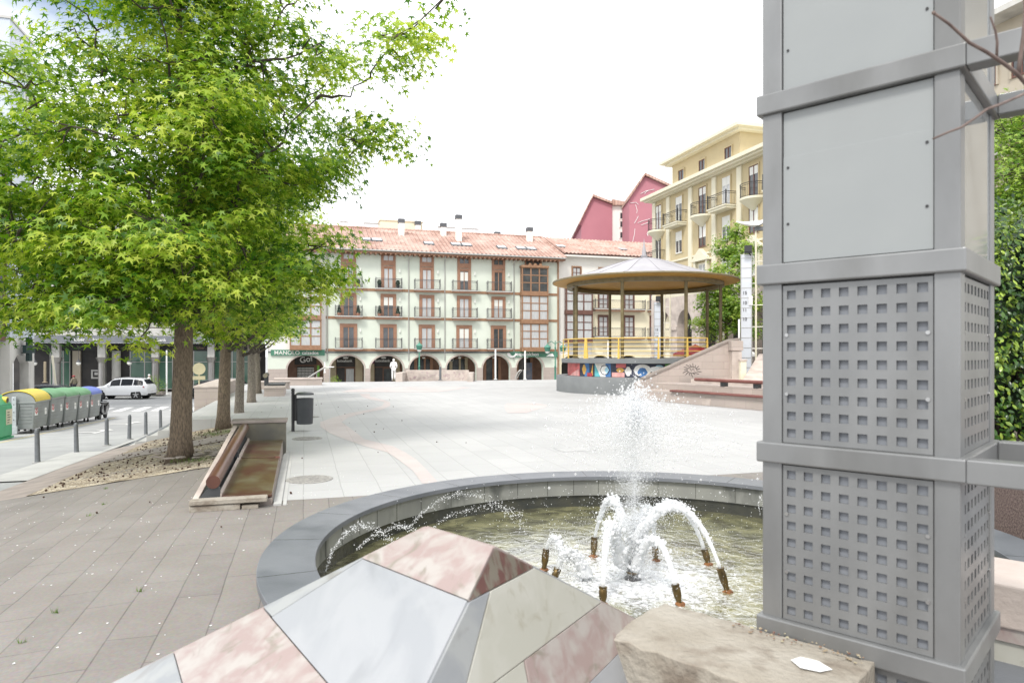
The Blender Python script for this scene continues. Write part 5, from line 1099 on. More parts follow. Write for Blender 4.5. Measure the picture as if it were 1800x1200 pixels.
for s0, s1, m in ((-37.9,-34.2,'shop_green_glass'),(-32.3,-27.0,'shop_green_glass'),(-44.6,-43.0,'shop_green_glass')):
    b = MB(); b.box(s0,s1,2.05,2.19,.3,4.0); o = b.build('shop_window', M_[m], bk); b = MB()
    for k in range(4): b.box(s0+(s1-s0)*k/3-.04,s0+(s1-s0)*k/3+.04,2.0,2.04,.3,4.0)
    b.box(s0,s1,1.99,2.04,.25,.33); b.box(s0,s1,1.99,2.04,2.9,2.95); b.build('mullions', M_['gutter_metal'], o)
b = MB(); b.box(-42.75,-42.1,1.9,2.19,0,4.0); b.box(-34.1,-33.4,1.9,2.19,0,4.0); b.build('stone_pilasters', M_['stone_beige'], bk)
b = MB(); b.tube([(-39.0,1.6,0),(-39.0,1.6,4.0)], .38, 16); b.build('white_pillar', M_['concrete_white'], bk)
b = MB(); b.box(-41.25,-40.25,2.1,2.17,1.35,2.2,0); b.box(-41.1,-40.4,2.05,2.1,1.5,2.05,1); b.box(-40.95,-40.55,2.02,2.06,1.7,1.95,0); b.build('cash_machine', [M_['gutter_metal'], M_['interior_dark']], bk)
mat('sign_bronze', (.35,.24,.15), rough=.5)
def bank_sign(x, y, z, size, m):
    text('sign_lettering', 'Liber', size, M_[m], bk, (x, y, z)); w0 = size*2.3
    b = MB()
    for k in range(5): b.box(x+w0+size*.22*k, x+w0+size*(.22*k+.14), y-.01, y+.01, z, z+size*.12)
    b.build('sign_dots', M_['sign_bronze'], bk); text('sign_lettering', 'bank', size, M_[m], bk, (x+w0+size*1.25, y, z))
bank_sign(-36.6,-.64,4.88,.42,'white_paint'); bank_sign(-41.9,-.64,4.88,.42,'white_paint'); bank_sign(-31.0,-.64,4.88,.42,'white_paint')
bank_sign(-38.0,1.68,4.2,.36,'sign_bronze'); bank_sign(-32.0,1.68,4.2,.36,'sign_bronze')
def globe(label, loc):
    t = thing('globe_lamp', label, 'lamp', loc, 0, 'white globe lamps hung in the arcades')
    b = MB(); b.lathe([(0,-.21),(.12,-.17),(.2,-.06),(.21,.03),(.17,.1)], 18); b.build('globe', M_['glass_globe'], t, smooth=True)
    b = MB(); b.lathe([(.20,.08),(.22,.1),(.12,.24),(.05,.3),(.03,.42),(.015,.43),(.015,1.5)], 14); b.build('hanger', M_['lead_grey'], t, smooth=True)
globe('hanging globe lamp beside the octagonal doorway', FL(-45.3,.3,2.85)); globe('hanging globe lamp above the cash machine', FL(-41.8,.3,2.85)); globe('hanging globe lamp in front of the green bank window', FL(-37.6,.3,2.85))
q_ = W(1207, 572, 58.0); globe('hanging globe lamp in the pink stone arch behind the bandstand', (q_.x, q_.y, q_.z))
# ================================================================ pale tower at the left edge
tw = thing('corner_tower', 'pale tower block at the left edge with brown bay windows and a pharmacy below', 'building', PQ(-17, 48.2, -1.4), TH+pi/2)
b = MB(); b.box(0, 3.9, 0, 14, 4.6, 23.8); b.build('upper_wall', M_['tower_white'], tw)
b = MB(); b.box(-.06,3.96,-.06,14,23.8,23.95); b.build('parapet_cap', M_['gutter_metal'], tw)
for z in (19.0,15.2,11.4,7.6):
    o = window(tw, 2.5, z, 1.2, 1.6, 1.1, 1.5, 'curtain_glass', frame='tower_white', inner='gutter_metal')
b = MB()                                                       # ground floor with the chamfered doorway
for y0_, y1_ in ((0,.5),):
    P_ = [(.45,0),(.45,3.0),(1.05,3.5),(2.35,3.5),(2.95,3.0),(2.95,0)]
    b.prism([(0,0),(.45,0),(.45,3.0),(1.05,3.5),(1.05,4.6),(0,4.6)], 'y', 0, .5); b.prism([(1.05,3.5),(2.35,3.5),(2.35,4.6),(1.05,4.6)], 'y', 0, .5); b.prism([(2.95,0),(3.9,0),(3.9,4.6),(2.35,4.6),(2.35,3.5),(2.95,3.0)], 'y', 0, .5)
b.build('ground_floor_wall', M_['concrete_white'], tw)
b = MB(); b.box(.3,3.6,1.6,1.8,0,4.6); b.build('doorway_back', mat('door_grey', (.4,.4,.39), rough=.6), tw)
b = MB(); b.box(1.6,2.2,1.5,1.59,2.3,2.75); b.build('door_notice', M_['red_paint'], tw)
b = MB(); b.box(-1.1,0,.25,3.4,4.4,15.0); b.build('bay_core', M_['tower_white'], tw)
for f in range(4):
    z = 4.4+2.65*f; b = MB(); b.box(-1.2,-.001,.2,3.5,z,z+.5); 
    for y in (.2,1.25,2.3,3.4): b.box(-1.2,-1.1,y,y+.12,z+.5,z+2.65)
    for x in (-1.2,-.2): b.box(x,x+.12,.12,.25,z+.5,z+2.65)
    o = b.build('bay_window', M_['wood_dark'], tw); b = MB(); b.box(-1.13,-1.105,.3,3.4,z+.5,z+2.65); b.box(-1.1,-.05,.21,.245,z+.5,z+2.65); b.build('pane', M_['window_glass'], o)
b = MB(); b.box(-3.4,-2.6,0,1.0,0,4.6); b.box(-3.5,-2.5,-.1,1.1,3.6,3.9); b.box(-6,0,1,9,4.2,4.7); b.build('arcade_pier', M_['pink_sandstone'], tw)
ph = thing('pharmacy_cross', 'dark unlit pharmacy cross sign over the octagonal doorway', 'sign', PQ(-16.6, 50.0, 2.5), TH+pi/2)
b = MB(); b.box(-.25,.25,-.1,.1,-.75,.75); b.box(-.75,-.25,-.1,.1,-.25,.25); b.box(.25,.75,-.1,.1,-.25,.25); b.build('cross_panel', mat('cross_dark', (.01,.03,.03), rough=.3), ph)
b = MB(); b.box(-.03,.03,.1,.6,.2,.26); b.box(-.03,.03,.1,.6,-.26,-.2); b.build('wall_bracket', M_['iron_black'], ph)
# ================================================================ beige block at the right edge
rb = thing('beige_block', 'beige apartment block behind leaves at the right edge of the picture', 'building', PQ(34.5, 31, 0), TH-pi/2)
b = MB(); b.box(0, 22, 0, 12, 0, 19.3); b.build('wall', M_['stone_beige'], rb)
b = MB(); b.box(-.8,22,-1.2,12,19.3,19.6); b.build('eaves', M_['concrete_white'], rb)
for x in (1.3,3.6,5.9,8.2,10.5,12.8):
    for z in (3,6.4,9.6,12.8,16.2):
        window(rb, x, z, 1.7, 1.5, 1.5, 1.4, 'window_glass', frame='stone_beige', inner='wood_dark', leaves=3); 
        if z in (6.4, 12.8): balcony(rb, x, z-.4, 2.2, .8, ('concrete_white','stone_beige','iron_black'))
mat('sign_yellow', (.75,.72,.08), rough=.5)
b = MB(); b.box(1.5,8,-1.0,-.9,9.0,10.3,0); b.box(1.6,7.9,-1.03,-1.0,9.25,10.2,1); b.build('yellow_sign', [M_['sign_yellow'], mat('sign_grey', (.12,.13,.12))], rb); text('sign_lettering', 'COL', 1.05, M_['sign_yellow'], rb, (2.2,-1.05,9.3))
# ---------------------------------------------------------------- bandstand
bs = thing('bandstand', 'round open bandstand with a shallow conical roof on eight posts, yellow railing and painted drum', 'bandstand', (7.93, 41, 0), 0)
b = MB(); b.lathe([(5.25,0),(5.25,.9),(5.22,.94),(4.6,.94)], 96); b.build('base_wall', M_['dark_base_wall'], bs, smooth=True)
b = MB(); b.lathe([(4.55,.94),(4.55,1.72)], 96); b.build('drum', M_['fascia_grey'], bs, smooth=True)
b = MB(); b.lathe([(4.9,1.68),(4.95,1.70),(4.95,1.93),(4.9,1.95),(0,1.95)], 96); b.lathe([(4.55,1.68),(4.9,1.68)], 96); b.build('platform', M_['dark_base_wall'], bs, smooth=True)
cols_ = {'a':(.50,.12,.12),'b':(.03,.035,.06),'c':(.05,.15,.35),'d':(.10,.38,.42),'e':(.75,.72,.66),'f':(.60,.35,.08),'g':(.12,.35,.07),'h':(.30,.5,.6),'i':(.62,.32,.3),'j':(.35,.04,.05)}
for k_, v_ in cols_.items(): mat('mural_'+k_, v_, tuple(min(1, c*1.5+.02) for c in v_), 3, .6)
def A2(A, r, z): a = radians(A); return (r*sin(a), -r*cos(a), z)
def mural(a0, a1, z0, z1, m, r=4.565, shape=None):
    n = max(2, int(abs(a1-a0)/1.5)); V = []
    for i in range(n+1):
        A = a0+(a1-a0)*i/n; t = i/n
        zb, zt = (z0, z1) if shape is None else shape(t, z0, z1)
        V += [A2(A, r, zb), A2(A, r, zt)]
    b = MB(); b.add(V, [(2*i,2*i+2,2*i+3,2*i+1) for i in range(n)]); b.build('mural_panel', M_['mural_'+m], bs, fixn=False)
Z0, Z1 = .95, 1.675
ell = lambda t, a, c: ((a+c)/2-(c-a)/2*math.sqrt(max(0,1-(2*t-1)**2)), (a+c)/2+(c-a)/2*math.sqrt(max(0,1-(2*t-1)**2)))
tri = lambda t, a, c: (a, a+(c-a)*t+.001)
tri2 = lambda t, a, c: (a, c-(c-a)*t+.001)
mural(-96,-63,Z0,Z1,'a'); mural(-80,-64,Z0,Z0+.4,'i',4.575,tri); mural(-63,-47,Z0,Z1,'b'); mural(-60,-55,Z0+.1,Z1-.05,'f',4.575,ell); mural(-57,-52,Z0,Z1,'c',4.572); mural(-51,-48.5,Z0+.05,Z1,'f',4.58,tri); mural(-54,-49,Z0,Z0+.2,'j',4.59)
mural(-47,-38,Z0,Z1,'e'); mural(-47,-42,Z0,Z1,'d',4.575,tri2); mural(-38,-34,Z0,Z1,'c'); mural(-42.5,-34.5,Z0+.1,Z1-.08,'b',4.58,ell); mural(-42,-35,Z0+.14,Z1-.12,'e',4.59,ell); mural(-38.5,-35,Z0+.16,Z1-.14,'h',4.6,ell)
mural(-34,-16,Z0,Z1,'b'); mural(-33,-24,Z0,Z0+.25,'i',4.575); mural(-30,-23,Z1-.22,Z1,'a',4.575); mural(-30,-24,Z0+.25,Z0+.5,'f',4.58,ell); mural(-24,-19,Z0+.05,Z1-.15,'e',4.585,ell)
mural(-16,8,Z0,Z1,'b',4.57); mural(-18,-6,Z0+.05,Z1-.03,'e',4.58,ell); mural(-15.5,-8.5,Z0,Z1-.2,'c',4.59,ell); mural(-8,3,Z0+.26,Z1-.14,'e',4.592,ell); mural(-9,4,Z0,Z0+.28,'f',4.586,ell); mural(-6,1,Z0+.12,Z0+.34,'e',4.6,ell); mural(-4,2,Z1-.26,Z1-.06,'h',4.59,ell); mural(3,8,Z0+.3,Z1,'g',4.58); mural(5,9,Z0+.0,Z0+.3,'c',4.59,ell); mural(3,6,Z1-.3,Z1-.1,'f',4.6,ell)
mural(8,26,Z0,Z1,'h'); mural(8,26,Z0,Z0+.34,'e',4.575); mural(9,25,Z0+.3,Z0+.45,'d',4.58); mural(11.5,17,Z0+.52,Z0+.64,'a',4.585); mural(17,23,Z0+.52,Z0+.66,'f',4.59); mural(26,44,Z0,Z1,'a'); mural(26,29,Z0+.2,Z1,'f',4.575,tri); mural(30,36,Z1-.32,Z1-.03,'c',4.58); mural(32,37,Z0+.1,Z0+.4,'b',4.585,ell); mural(38,42,Z0+.2,Z1,'j',4.59,tri2)
for k in range(8):
    A = 19+45*k; x, y, _ = A2(A, 4.45, 0); b = MB(); b.tube([(x,y,1.95),(x,y,6.25)], .095, 16); b.lathe([(.16,1.95),(.16,1.99),(.095,2.0)], 16, c=(x,y,0)); b.box(x-.18,x+.18,y-.12,y+.12,6.12,6.22); b.build('post', M_['olive_paint'], bs, smooth=True)
b = MB(); b.lathe([(4.30,6.12),(4.62,6.12),(4.62,6.34),(4.30,6.34),(4.30,6.12)], 96); b.build('ring_beam', M_['olive_paint'], bs, smooth=True)
b = MB(); b.lathe([(5.45,6.43),(4.6,6.36),(3.5,6.55),(1.5,7.0),(0,7.2)], 96); 
b.build('roof_lining', M_['roof_under'], bs, smooth=True)
b = MB(); b.lathe([(5.45,6.43),(5.5,6.45),(5.48,6.52),(5.40,6.54)], 96); b.build('roof_edge', M_['olive_paint'], bs, smooth=True)
b = MB(); b.lathe([(5.42,6.53),(4.5,6.68),(3.4,7.02),(2.0,7.50),(1.0,7.80),(.16,7.98)], 16); 
b.build('roof', M_['roof_sheet'], bs, smooth=8)
b = MB()
for k in range(16):
    a = 2*pi*k/16; b.tube([(r*cos(a), r*sin(a), z+.015) for r, z in ((5.42,6.53),(4.5,6.68),(3.4,7.02),(2.0,7.50),(1.0,7.80),(.16,7.98))], .012, 5)
b.build('roof_seams', M_['roof_sheet'], bs)
b = MB(); b.lathe([(.17,7.98),(.2,8.02),(.2,8.12),(.13,8.14),(.12,8.4),(.06,8.7),(.02,9.0),(0,9.15)], 14); b.build('spire', M_['roof_sheet'], bs, smooth=True)
def rail_pts(r, z, a0=-94, a1=33, n=60): return [A2(a0+(a1-a0)*i/n, r, z) for i in range(n+1)]
b = MB()
for z, r in ((2.12,.02),(2.36,.02),(2.60,.02),(2.84,.02),(3.06,.032)): b.tube(rail_pts(4.84, z), r, 6)
b.build('railing', M_['yellow_rail'], bs, smooth=True)
for A in (-94,-74,-52,-27,-2,17,33):
    big = A in (-52,); w0 = .16 if big else .06
    b = MB(); x, y, _ = A2(A, 4.84, 0); rot = Matrix.Translation((x,y,0)) @ Matrix.Rotation(radians(A), 4, 'Z')
    b.add([(-w0,-.03,1.95),(w0,-.03,1.95),(w0,.03,1.95),(-w0,.03,1.95),(-w0*.45,-.03,3.08),(w0*.45,-.03,3.08),(w0*.45,.03,3.08),(-w0*.45,.03,3.08)], [(0,3,2,1),(4,5,6,7),(0,1,5,4),(1,2,6,5),(2,3,7,6),(3,0,4,7)], M=rot); b.build('railing_post', M_['yellow_rail'], bs)
b = MB(); 
for z in (2.3,2.6,2.9): b.tube([A2(A, 4.7, z) for A in range(60, 205, 6)], .018, 5)
b.build('inner_railing', M_['wood_brown'], bs)
# ---------------------------------------------------------------- stair wall, pier and stepped terrace
t = thing('stair_wall', 'wedge shaped sandstone parapet wall with black graffiti in front of the bandstand', 'wall', (0,0,0))
d = 34.0; P_ = [(1118,674),(1130,667),(1284,599),(1300,597),(1300,700),(1118,700)]
bl = W(1118, 700, d); t.location = (bl.x, d, 0); pol = [(W(x,y,d).x-bl.x, max(0, W(x,y,d).z)) for x, y in P_[:4]] + [(W(1300,0,d).x-bl.x, 0), (0,0)]
b = MB(); b.prism(pol, 'y', 0, .5); b.build('wall_face', M_['pink_sandstone'], t)
b = MB(); pts = pol[1:4]
for i in range(2):
    (xa, za), (xb_, zb_) = pts[i], pts[i+1]; b.add([(xa,-.06,za),(xb_,-.06,zb_),(xb_,.56,zb_),(xa,.56,za),(xa,-.06,za+.09),(xb_,-.06,zb_+.09),(xb_,.56,zb_+.09),(xa,.56,za+.09)], [(0,3,2,1),(4,5,6,7),(0,1,5,4),(1,2,6,5),(2,3,7,6),(3,0,4,7)])
b.build('coping', M_['kerb_stone'], t)
b = MB(); rr = random.Random(3)
cx_, cz_ = W(1216,0,d).x-bl.x, W(0,650,d).z
for k in range(15):
    a = 6.28*k/15; r0 = .16+.05*rr.random(); r1 = r0+.08+.12*rr.random(); b.tube([(cx_+r0*1.3*cos(a),-.004,cz_+r0*sin(a)),(cx_+r1*1.3*cos(a+.2),-.004,cz_+r1*sin(a+.2))], .013, 4)
b.tube([(cx_+.2*cos(a)*1.2+.02*rr.random(),-.004,cz_+.16*sin(a)) for a in lin(0,5.6,14)], .012, 4); b.tube([(cx_-.1,-.004,cz_+.1),(cx_-.02,-.004,cz_-.05),(cx_+.08,-.004,cz_+.09),(cx_+.12,-.004,cz_-.06)], .011, 4)
b.build('graffiti', M_['iron_black'], t)
a_, c_ = W(1286,640,33.6), W(1303,640,33.6); t = thing('stair_pier', 'stained sandstone pier at the top end of the wedge wall', 'pier', (a_.x, 33.5, 0))
b = MB(); b.box(0, c_.x-a_.x, 0, .55, 0, 2.35); b.build('shaft', M_['pale_pink_stone'], t, bevel=.02); b = MB(); b.box(-.05,c_.x-a_.x+.05,-.05,.6,2.36,2.85); b.build('pier_cap', M_['pink_sandstone'], t, bevel=.02)
a_ = W(1302,650,32.8); t = thing('square_post', 'short pale square stone post between the pier and the measuring tower', 'post', (a_.x, 32.8, 0)); b = MB(); b.box(0,.28,0,.3,0,1.85); b.build('shaft', M_['trim_cream'], t, bevel=.02); b = MB(); b.box(-.03,.31,-.03,.33,1.852,1.95); b.build('post_cap', M_['pale_pink_stone'], t, bevel=.01)
# terrace: two stepped stone blocks with plank seats, set at a slant
g0 = W(1178, 708, 31.0); g1 = W(1342, 722, 26.4); dv = Vector((g1.x-g0.x, g1.y-g0.y, 0)); dv.normalize(); ang = math.atan2(dv.y, dv.x)
t = thing('stepped_terrace', 'low two-stepped sandstone terrace with dark red plank seats, right of the bandstand', 'terrace', (g0.x, g0.y, 0), ang)
b = MB(); b.box(-2.2, 11, 0, 1.0, 0, .50); b.build('lower_step', M_['pink_sandstone'], t, bevel=.015)
b = MB(); b.box(-2.4, 11, 1.0, 2.4, 0, .80); b.build('upper_step', M_['pink_sandstone'], t, bevel=.015)
b = MB(); b.box(-1.2, 11, 2.4, 9, 0, .98); b.build('terrace_deck', M_['pale_pink_stone'], t, bevel=.01)
b = MB(); b.box(.1,11,-.14,.34,.502,.58); b.build('lower_seat', M_['maroon_plank'], t, bevel=.02)
b = MB(); b.tube([(.6,.95,1.05),(11,.95,1.05)], .075, 14); b.build('upper_seat', M_['maroon_plank'], t, smooth=50)
for x in (2.2,4.0,5.8,7.6): b = MB(); b.box(x-.12,x+.12,.98,1.2,.80,1.0); b.build('seat_support', M_['dark_metal'], t)
for x in (2.0,5.6): b = MB(); b.box(x,x+.5,-.02,0.0,.02,.3); b.build('drain_stone', M_['pale_pink_stone'], t)
# ramp rising behind the terrace, to the measuring tower
rs_ = [W(1303,672,31.5), W(1345,668,31.0), W(1345,618,36), W(1334,622,36)]
t = thing('stone_ramp', 'sandstone ramp climbing to the right behind the stepped terrace', 'ramp', (rs_[0].x, rs_[0].y, 0)); b = MB(); V = [(p.x-rs_[0].x, p.y-rs_[0].y, p.z) for p in rs_]; V[1] = (V[1][0]+4, V[1][1], V[1][2]); V[2] = (V[2][0]+4, V[2][1], V[2][2])
b.add(V+[(x,y,0) for x,y,z in V], [(0,1,2,3),(0,4,5,1),(1,5,6,2),(2,6,7,3),(3,7,4,0)]); b.build('ramp_slab', M_['pale_pink_stone'], t)
# ---------------------------------------------------------------- measuring towers with winged lamps
def mk_tower(label, loc, wings=True):
    t = thing('lamp_tower', label, 'lamp tower', loc, -.35, 'white panelled lamp towers')
    mat('panel_white', (.60,.63,.68), (.56,.59,.64), 1.5, .35) if 'panel_white' not in M_ else None
    b = MB(); b.box(-.27,.27,-.27,.27,0,7.4); b.build('panel_core', M_['panel_white'], t)
    b = MB()
    for k in range(13): z = .6+.55*k; b.box(-.285,.285,-.285,.285,z-.014,z+.014)
    for x in (-.28,.28):
        for y in (-.28,.28): b.box(x-.02,x+.02,y-.02,y+.02,0,7.42)
    b.build('grid_frame', M_['gutter_metal'], t)
    for dx, top in ((.50,9.2),(.92,9.2)):
        b = MB(); b.tube([(dx,-.1,0),(dx,-.1,top)], .055, 12); b.build('pole', M_['trim_cream'], t, smooth=True)
    for k in range(6): z = 1.0+1.2*k; b = MB(); b.tube([(.27,-.1,z),(.92,-.1,z)], .02, 6); b.build('tie_bar', M_['gutter_metal'], t)
    b = MB(); b.box(-.1,.3,-.62,-.3,7.45,7.85); b.box(-.05,.25,-.66,-.62,7.5,7.8); b.tube([(.27,-.25,7.3),(.1,-.4,7.5)], .03, 6); b.build('floodlight', M_['iron_black'], t)
    if wings:
        b = MB()
        for s, Lw, up in ((-1,1.15,.30),(1,.62,.62)):
            V = []; 
            for i in range(9):
                f = i/8; x = .62+s*Lw*f; z = 8.95+up*f**1.6; wd = .32*(1-f)**.7*(1 if f < 1 else 0)+.01; V += [(x,-wd-.1,z),(x,wd-.1,z),(x,-wd-.1,z+.05+.22*(1-f)),(x,wd-.1,z+.05+.22*(1-f))]
            b.add(V, [q for i in range(8) for q in ((4*i,4*i+4,4*i+5,4*i+1),(4*i+2,4*i+3,4*i+7,4*i+6),(4*i,4*i+2,4*i+6,4*i+4),(4*i+1,4*i+5,4*i+7,4*i+3))])
        b.build('wing_shade', M_['white_paint'], t, smooth=True); b = MB(); b.box(.42,1.0,-.25,.05,8.7,8.9); b.build('lamp_housing', M_['lead_grey'], t)
    b = MB(); b.box(.13,.33,-.33,-.3,4.6,5.1); b.build('meter_box', M_['white_paint'], t)
    for k, z in enumerate((5.2,4.65,4.25,3.75)): text('plate_number', ('15','10','11','10')[k], .24, M_['lead_grey'], t, (-.2,-.30,z), depth=.004)
    return t
q_ = W(1312, 0, 38); mk_tower('tall white panelled lamp tower with wing shaped shades beside the grey pillar', (q_.x, 38, .3))
q_ = W(1157, 0, 53); mk_tower('white panelled lamp tower seen between the posts of the bandstand', (q_.x, 53, -1.2), wings=False)
# ---------------------------------------------------------------- low wall at the far edge of the plaza
wx0, wx1 = W(714,665,56), W(824,665,56)
t = thing('graffiti_wall', 'low pink stone wall with faded graffiti at the far edge of the plaza', 'wall', (wx0.x, 56, 0)); L_ = wx1.x-wx0.x
b = MB(); b.box(0,L_,-.0,.4,-.6,.88); b.build('wall_face', M_['pale_pink_stone'], t, bevel=.02); b = MB(); b.box(-.55,0-.002,-1.9,.4,-.6,.72); b.build('left_return', M_['pale_pink_stone'], t, bevel=.02); b = MB(); b.box(L_+.002,L_+.45,-1.9,.4,-.6,.72); b.build('right_return', M_['pale_pink_stone'], t, bevel=.02)
b = MB(); rr = random.Random(11); mat('faded_spray', (.42,.30,.34), rough=.9)
for k in range(46):
    x = rr.uniform(.3, L_-.3); z = rr.uniform(.12,.7); b.tube([(x+rr.uniform(-.12,.12), -.004, z+rr.uniform(-.12,.12)) for _ in range(4)], .012, 4)
b.build('graffiti', M_['faded_spray'], t)
# ---------------------------------------------------------------- street lamps, masts, signs
mat('lamp_green', (.06,.22,.16), (.09,.27,.2), 5, .5)
def mk_lamp(label, loc, arms=False):
    t = thing('street_lamp', label, 'street lamp', loc, TH, 'green ornamental street lamps')
    b = MB(); b.lathe([(.2,0),(.2,.4),(.14,.5),(.13,1.0),(.17,1.1),(.1,1.2),(.075,2.6),(.11,2.65),(.06,2.75),(.055,4.3),(.1,4.35),(.05,4.45),(.04,5.0)], 14); b.build('column', M_['lamp_green'], t, smooth=True)
    offs = ((-.75,4.2),(.75,4.2)) if arms else ((0,4.35),)
    for dx, z in offs:
        if arms: b = MB(); b.tube([(0,0,4.7),(dx*.5,0,4.95),(dx,0,4.75)], .035, 8); b.build('arm', M_['lamp_green'], t)
        b = MB(); b.lathe([(.08,.0),(.22,.1),(.3,.42),(.33,.45),(.2,.6),(.05,.72),(0,.85)], 14, c=(dx,0,z-.25)); b.build('lantern', M_['lamp_green'], t, smooth=True)
        b = MB(); b.lathe([(0,-.1),(.12,-.07),(.2,.02),(.22,.1)], 14, c=(dx,0,z-.27)); b.build('lamp_glass', M_['glass_globe'], t, smooth=True)
    return t
q_ = W(737,0,63); mk_lamp('green ornamental street lamp in front of the green building, behind the graffiti wall', (q_.x, 63, -1.6))
q_ = W(976,0,62); mk_lamp('green ornamental street lamp with two lanterns at the corner left of the bandstand', (q_.x, 62, -1.6), True)
def mast(px, py0, py1, d, r, label, name='white_pole', cat='pole', m='white_paint'):
    a, c_ = W(px, py0, d), W(px, py1, d); t = thing(name, label, cat, (a.x, d, a.z)); b = MB(); b.lathe([(r,0),(r,c_.z-a.z),(r*.6,c_.z-a.z+.03)], 12); b.build('shaft', M_[m], t, smooth=True)
    b = MB(); b.lathe([(r*2.2,0),(r*2.2,.03),(r,.06)], 12); b.build('foot_plate', M_[m], t); return t
mast(871,667,615,56,.07,'left of two slim white poles at the far edge of the plaza'); mast(923,667,617,56,.07,'right of two slim white poles at the far edge of the plaza')
mast(774,668,645,54.5,.09,'short pale grey bollard post in front of the graffiti wall', 'short_post', 'post', 'bollard_grey')
mast(1069,640,600,39,.05,'slim white pole beside the bandstand railing'); mast(79,672,636,56,.09,'short yellowish wooden post under the bank arcade', 'wooden_post', 'post', 'interior_cream')
mast(293,693,616,62.5,.07,'thin white signpost left of the big trunk, by the bank window')
t = mast(98,677,625,54,.08,'leaning pale pole behind the green-lidded containers', 'leaning_pole', 'pole', 'trim_cream'); t.rotation_euler = (0,-.12,0)
mast(1299,612,562,36,.045,'thin white pole left of the lamp tower'); mast(571,655,637,60,.05,'short signpost right of the steel handrail')
# round road sign seen from the back
q_ = W(350, 718, 33.5); t = thing('round_sign', 'round road sign seen from behind on a pale pole, right of the big trunk', 'road sign', (q_.x, q_.y, q_.z), TH)
mat('sign_back', (.50,.46,.30), (.45,.41,.27), 4, .6)
b = MB(); b.tube([(0,0,0),(0,0,2.25)], .035, 10); b.build('pole', M_['sign_back'], t); b = MB(); b.tube([(0,-.05,1.95),(0,-.02,1.95)], .29, 28); b.build('sign_disc', M_['sign_back'], t); b = MB(); b.box(-.28,.28,-.05,-.02,1.42,1.6); b.build('sub_plate', M_['sign_back'], t)
# steel handrail of the stair at the far left edge of the plaza
t = thing('stair_handrail', 'sloping steel handrail at the far left corner of the plaza', 'handrail', (0,0,0)); d = 54.5; a_ = W(528,672,d); t.location = a_
b = MB()
for dy in (0,.25): b.tube([(0,dy,0),(W(571,645,d).x-a_.x,dy,W(571,645,d).z-a_.z),(W(586,645,d).x-a_.x,dy,W(586,645,d).z-a_.z)], .05, 8)
b.build('rail', M_['gutter_metal'], t, smooth=True); b = MB()
for px, py in ((540,664.5),(556,654.5),(579,645)): q = W(px,py,d); b.tube([(q.x-a_.x,.12,q.z-a_.z),(q.x-a_.x,.12,-.2-a_.z)], .035, 8)
b.build('rail_post', M_['gutter_metal'], t)
t = thing('bike_hoop', 'bent steel hoop standing before the mattress shop arch', 'bicycle hoop', (0,0,0)); d = 57; a_ = W(905,668,d); t.location = a_; b = MB()
b.tube([(0,0,.1),(.25,0,.65),(.45,0,.85),(.75,0,.88),(.75,0,0)], .05, 8); b.build('hoop', M_['gutter_metal'], t, smooth=True); b = MB(); b.tube([(.15,.1,.1),(.4,.1,.6),(.6,.1,.83)], .04, 8); b.build('brace', M_['gutter_metal'], t)
# ---------------------------------------------------------------- low walls and benches along the tree line
def low_wall(label, p0, p1, q0, q1, z1, z0=-.1, m='pink_sandstone', cap_='pale_pink_stone'):
    o = PQ(p0, q0, z0); t = thing('low_wall', label, 'wall', o, TH, 'low pink stone walls along the tree line')
    b = MB(); b.box(0,p1-p0,0,q1-q0,0,z1-z0-.1); b.build('wall_body', M_[m], t); b = MB(); b.box(-.04,p1-p0+.04,-.04,q1-q0+.04,z1-z0-.1+.002,z1-z0); b.build('coping', M_[cap_], t, bevel=.015)
low_wall('tall pink stone wall block at the head of the steps, behind the second tree', -4.95, -3.9, 35.0, 44, .70, -1.4)
low_wall('low stone bench wall by the farthest tree', -2.0, -1.0, 37.5, 41.0, .50)
low_wall('low stone wall beyond the far bench', -2.9, -.9, 45, 46.2, .5)
low_wall('long low wall end at the far left corner of the plaza', -2.0, 1.2, 50, 51, .52)
t = thing('far_bench', 'dark slatted bench with a raised backrest on the low wall by the farthest tree', 'bench', PQ(-1.9, 38.5, .5), TH); b = MB(); b.box(0,.9,0,2.2,.02,.1); b.build('seat', M_['dark_metal'], t, bevel=.01); b = MB(); b.tube([(-.1,0,.55),(-.1,2.2,.55)], .12, 12); b.build('backrest', M_['mossy_stone'], t); b = MB(); b.box(-.15,-.02,.1,.2,0,.5); b.box(-.15,-.02,2.0,2.1,0,.5); b.build('leg', M_['dark_metal'], t)
# right-hand planter beside the pillar
def place(px, py, d): return W(px, py, d)
t = thing('planter_wall', 'pink and white stone wall of the planter at the lower right edge', 'wall', (2.62, 3.86, 0), A1); b = MB(); b.box(-.15,3,-.0,.5,0,.62); b.build('wall_body', M_['cream_marble'], t, bevel=.01); b = MB(); b.box(-.2,3,-.04,.55,.70,.94); b.build('coping', M_['pale_pink_stone'], t, bevel=.012); b = MB(); b.box(-.17,3,-.02,.52,.622,.698); b.build('mortar_joint', M_['pink_breccia'], t)
t = thing('slate_slab', 'dark slate slabs edging the planter behind the pillar', 'slab', (3.6, 4.3, .72), A1); b = MB(); b.box(-.2,3,0,.9,-.02,.03); b.build('slab', M_['slate'], t, bevel=.005); b = MB(); b.add([(-.2,.95,.03),(3,.95,.03),(3,1.4,.42),(-.2,1.4,.36),(-.2,.95,-.02),(3,.95,-.02),(3,1.4,.36),(-.2,1.4,.3)], [(0,1,2,3),(4,7,6,5),(0,4,5,1),(1,5,6,2),(2,6,7,3),(3,7,4,0)]); b.build('raking_slab', M_['slate'], t)
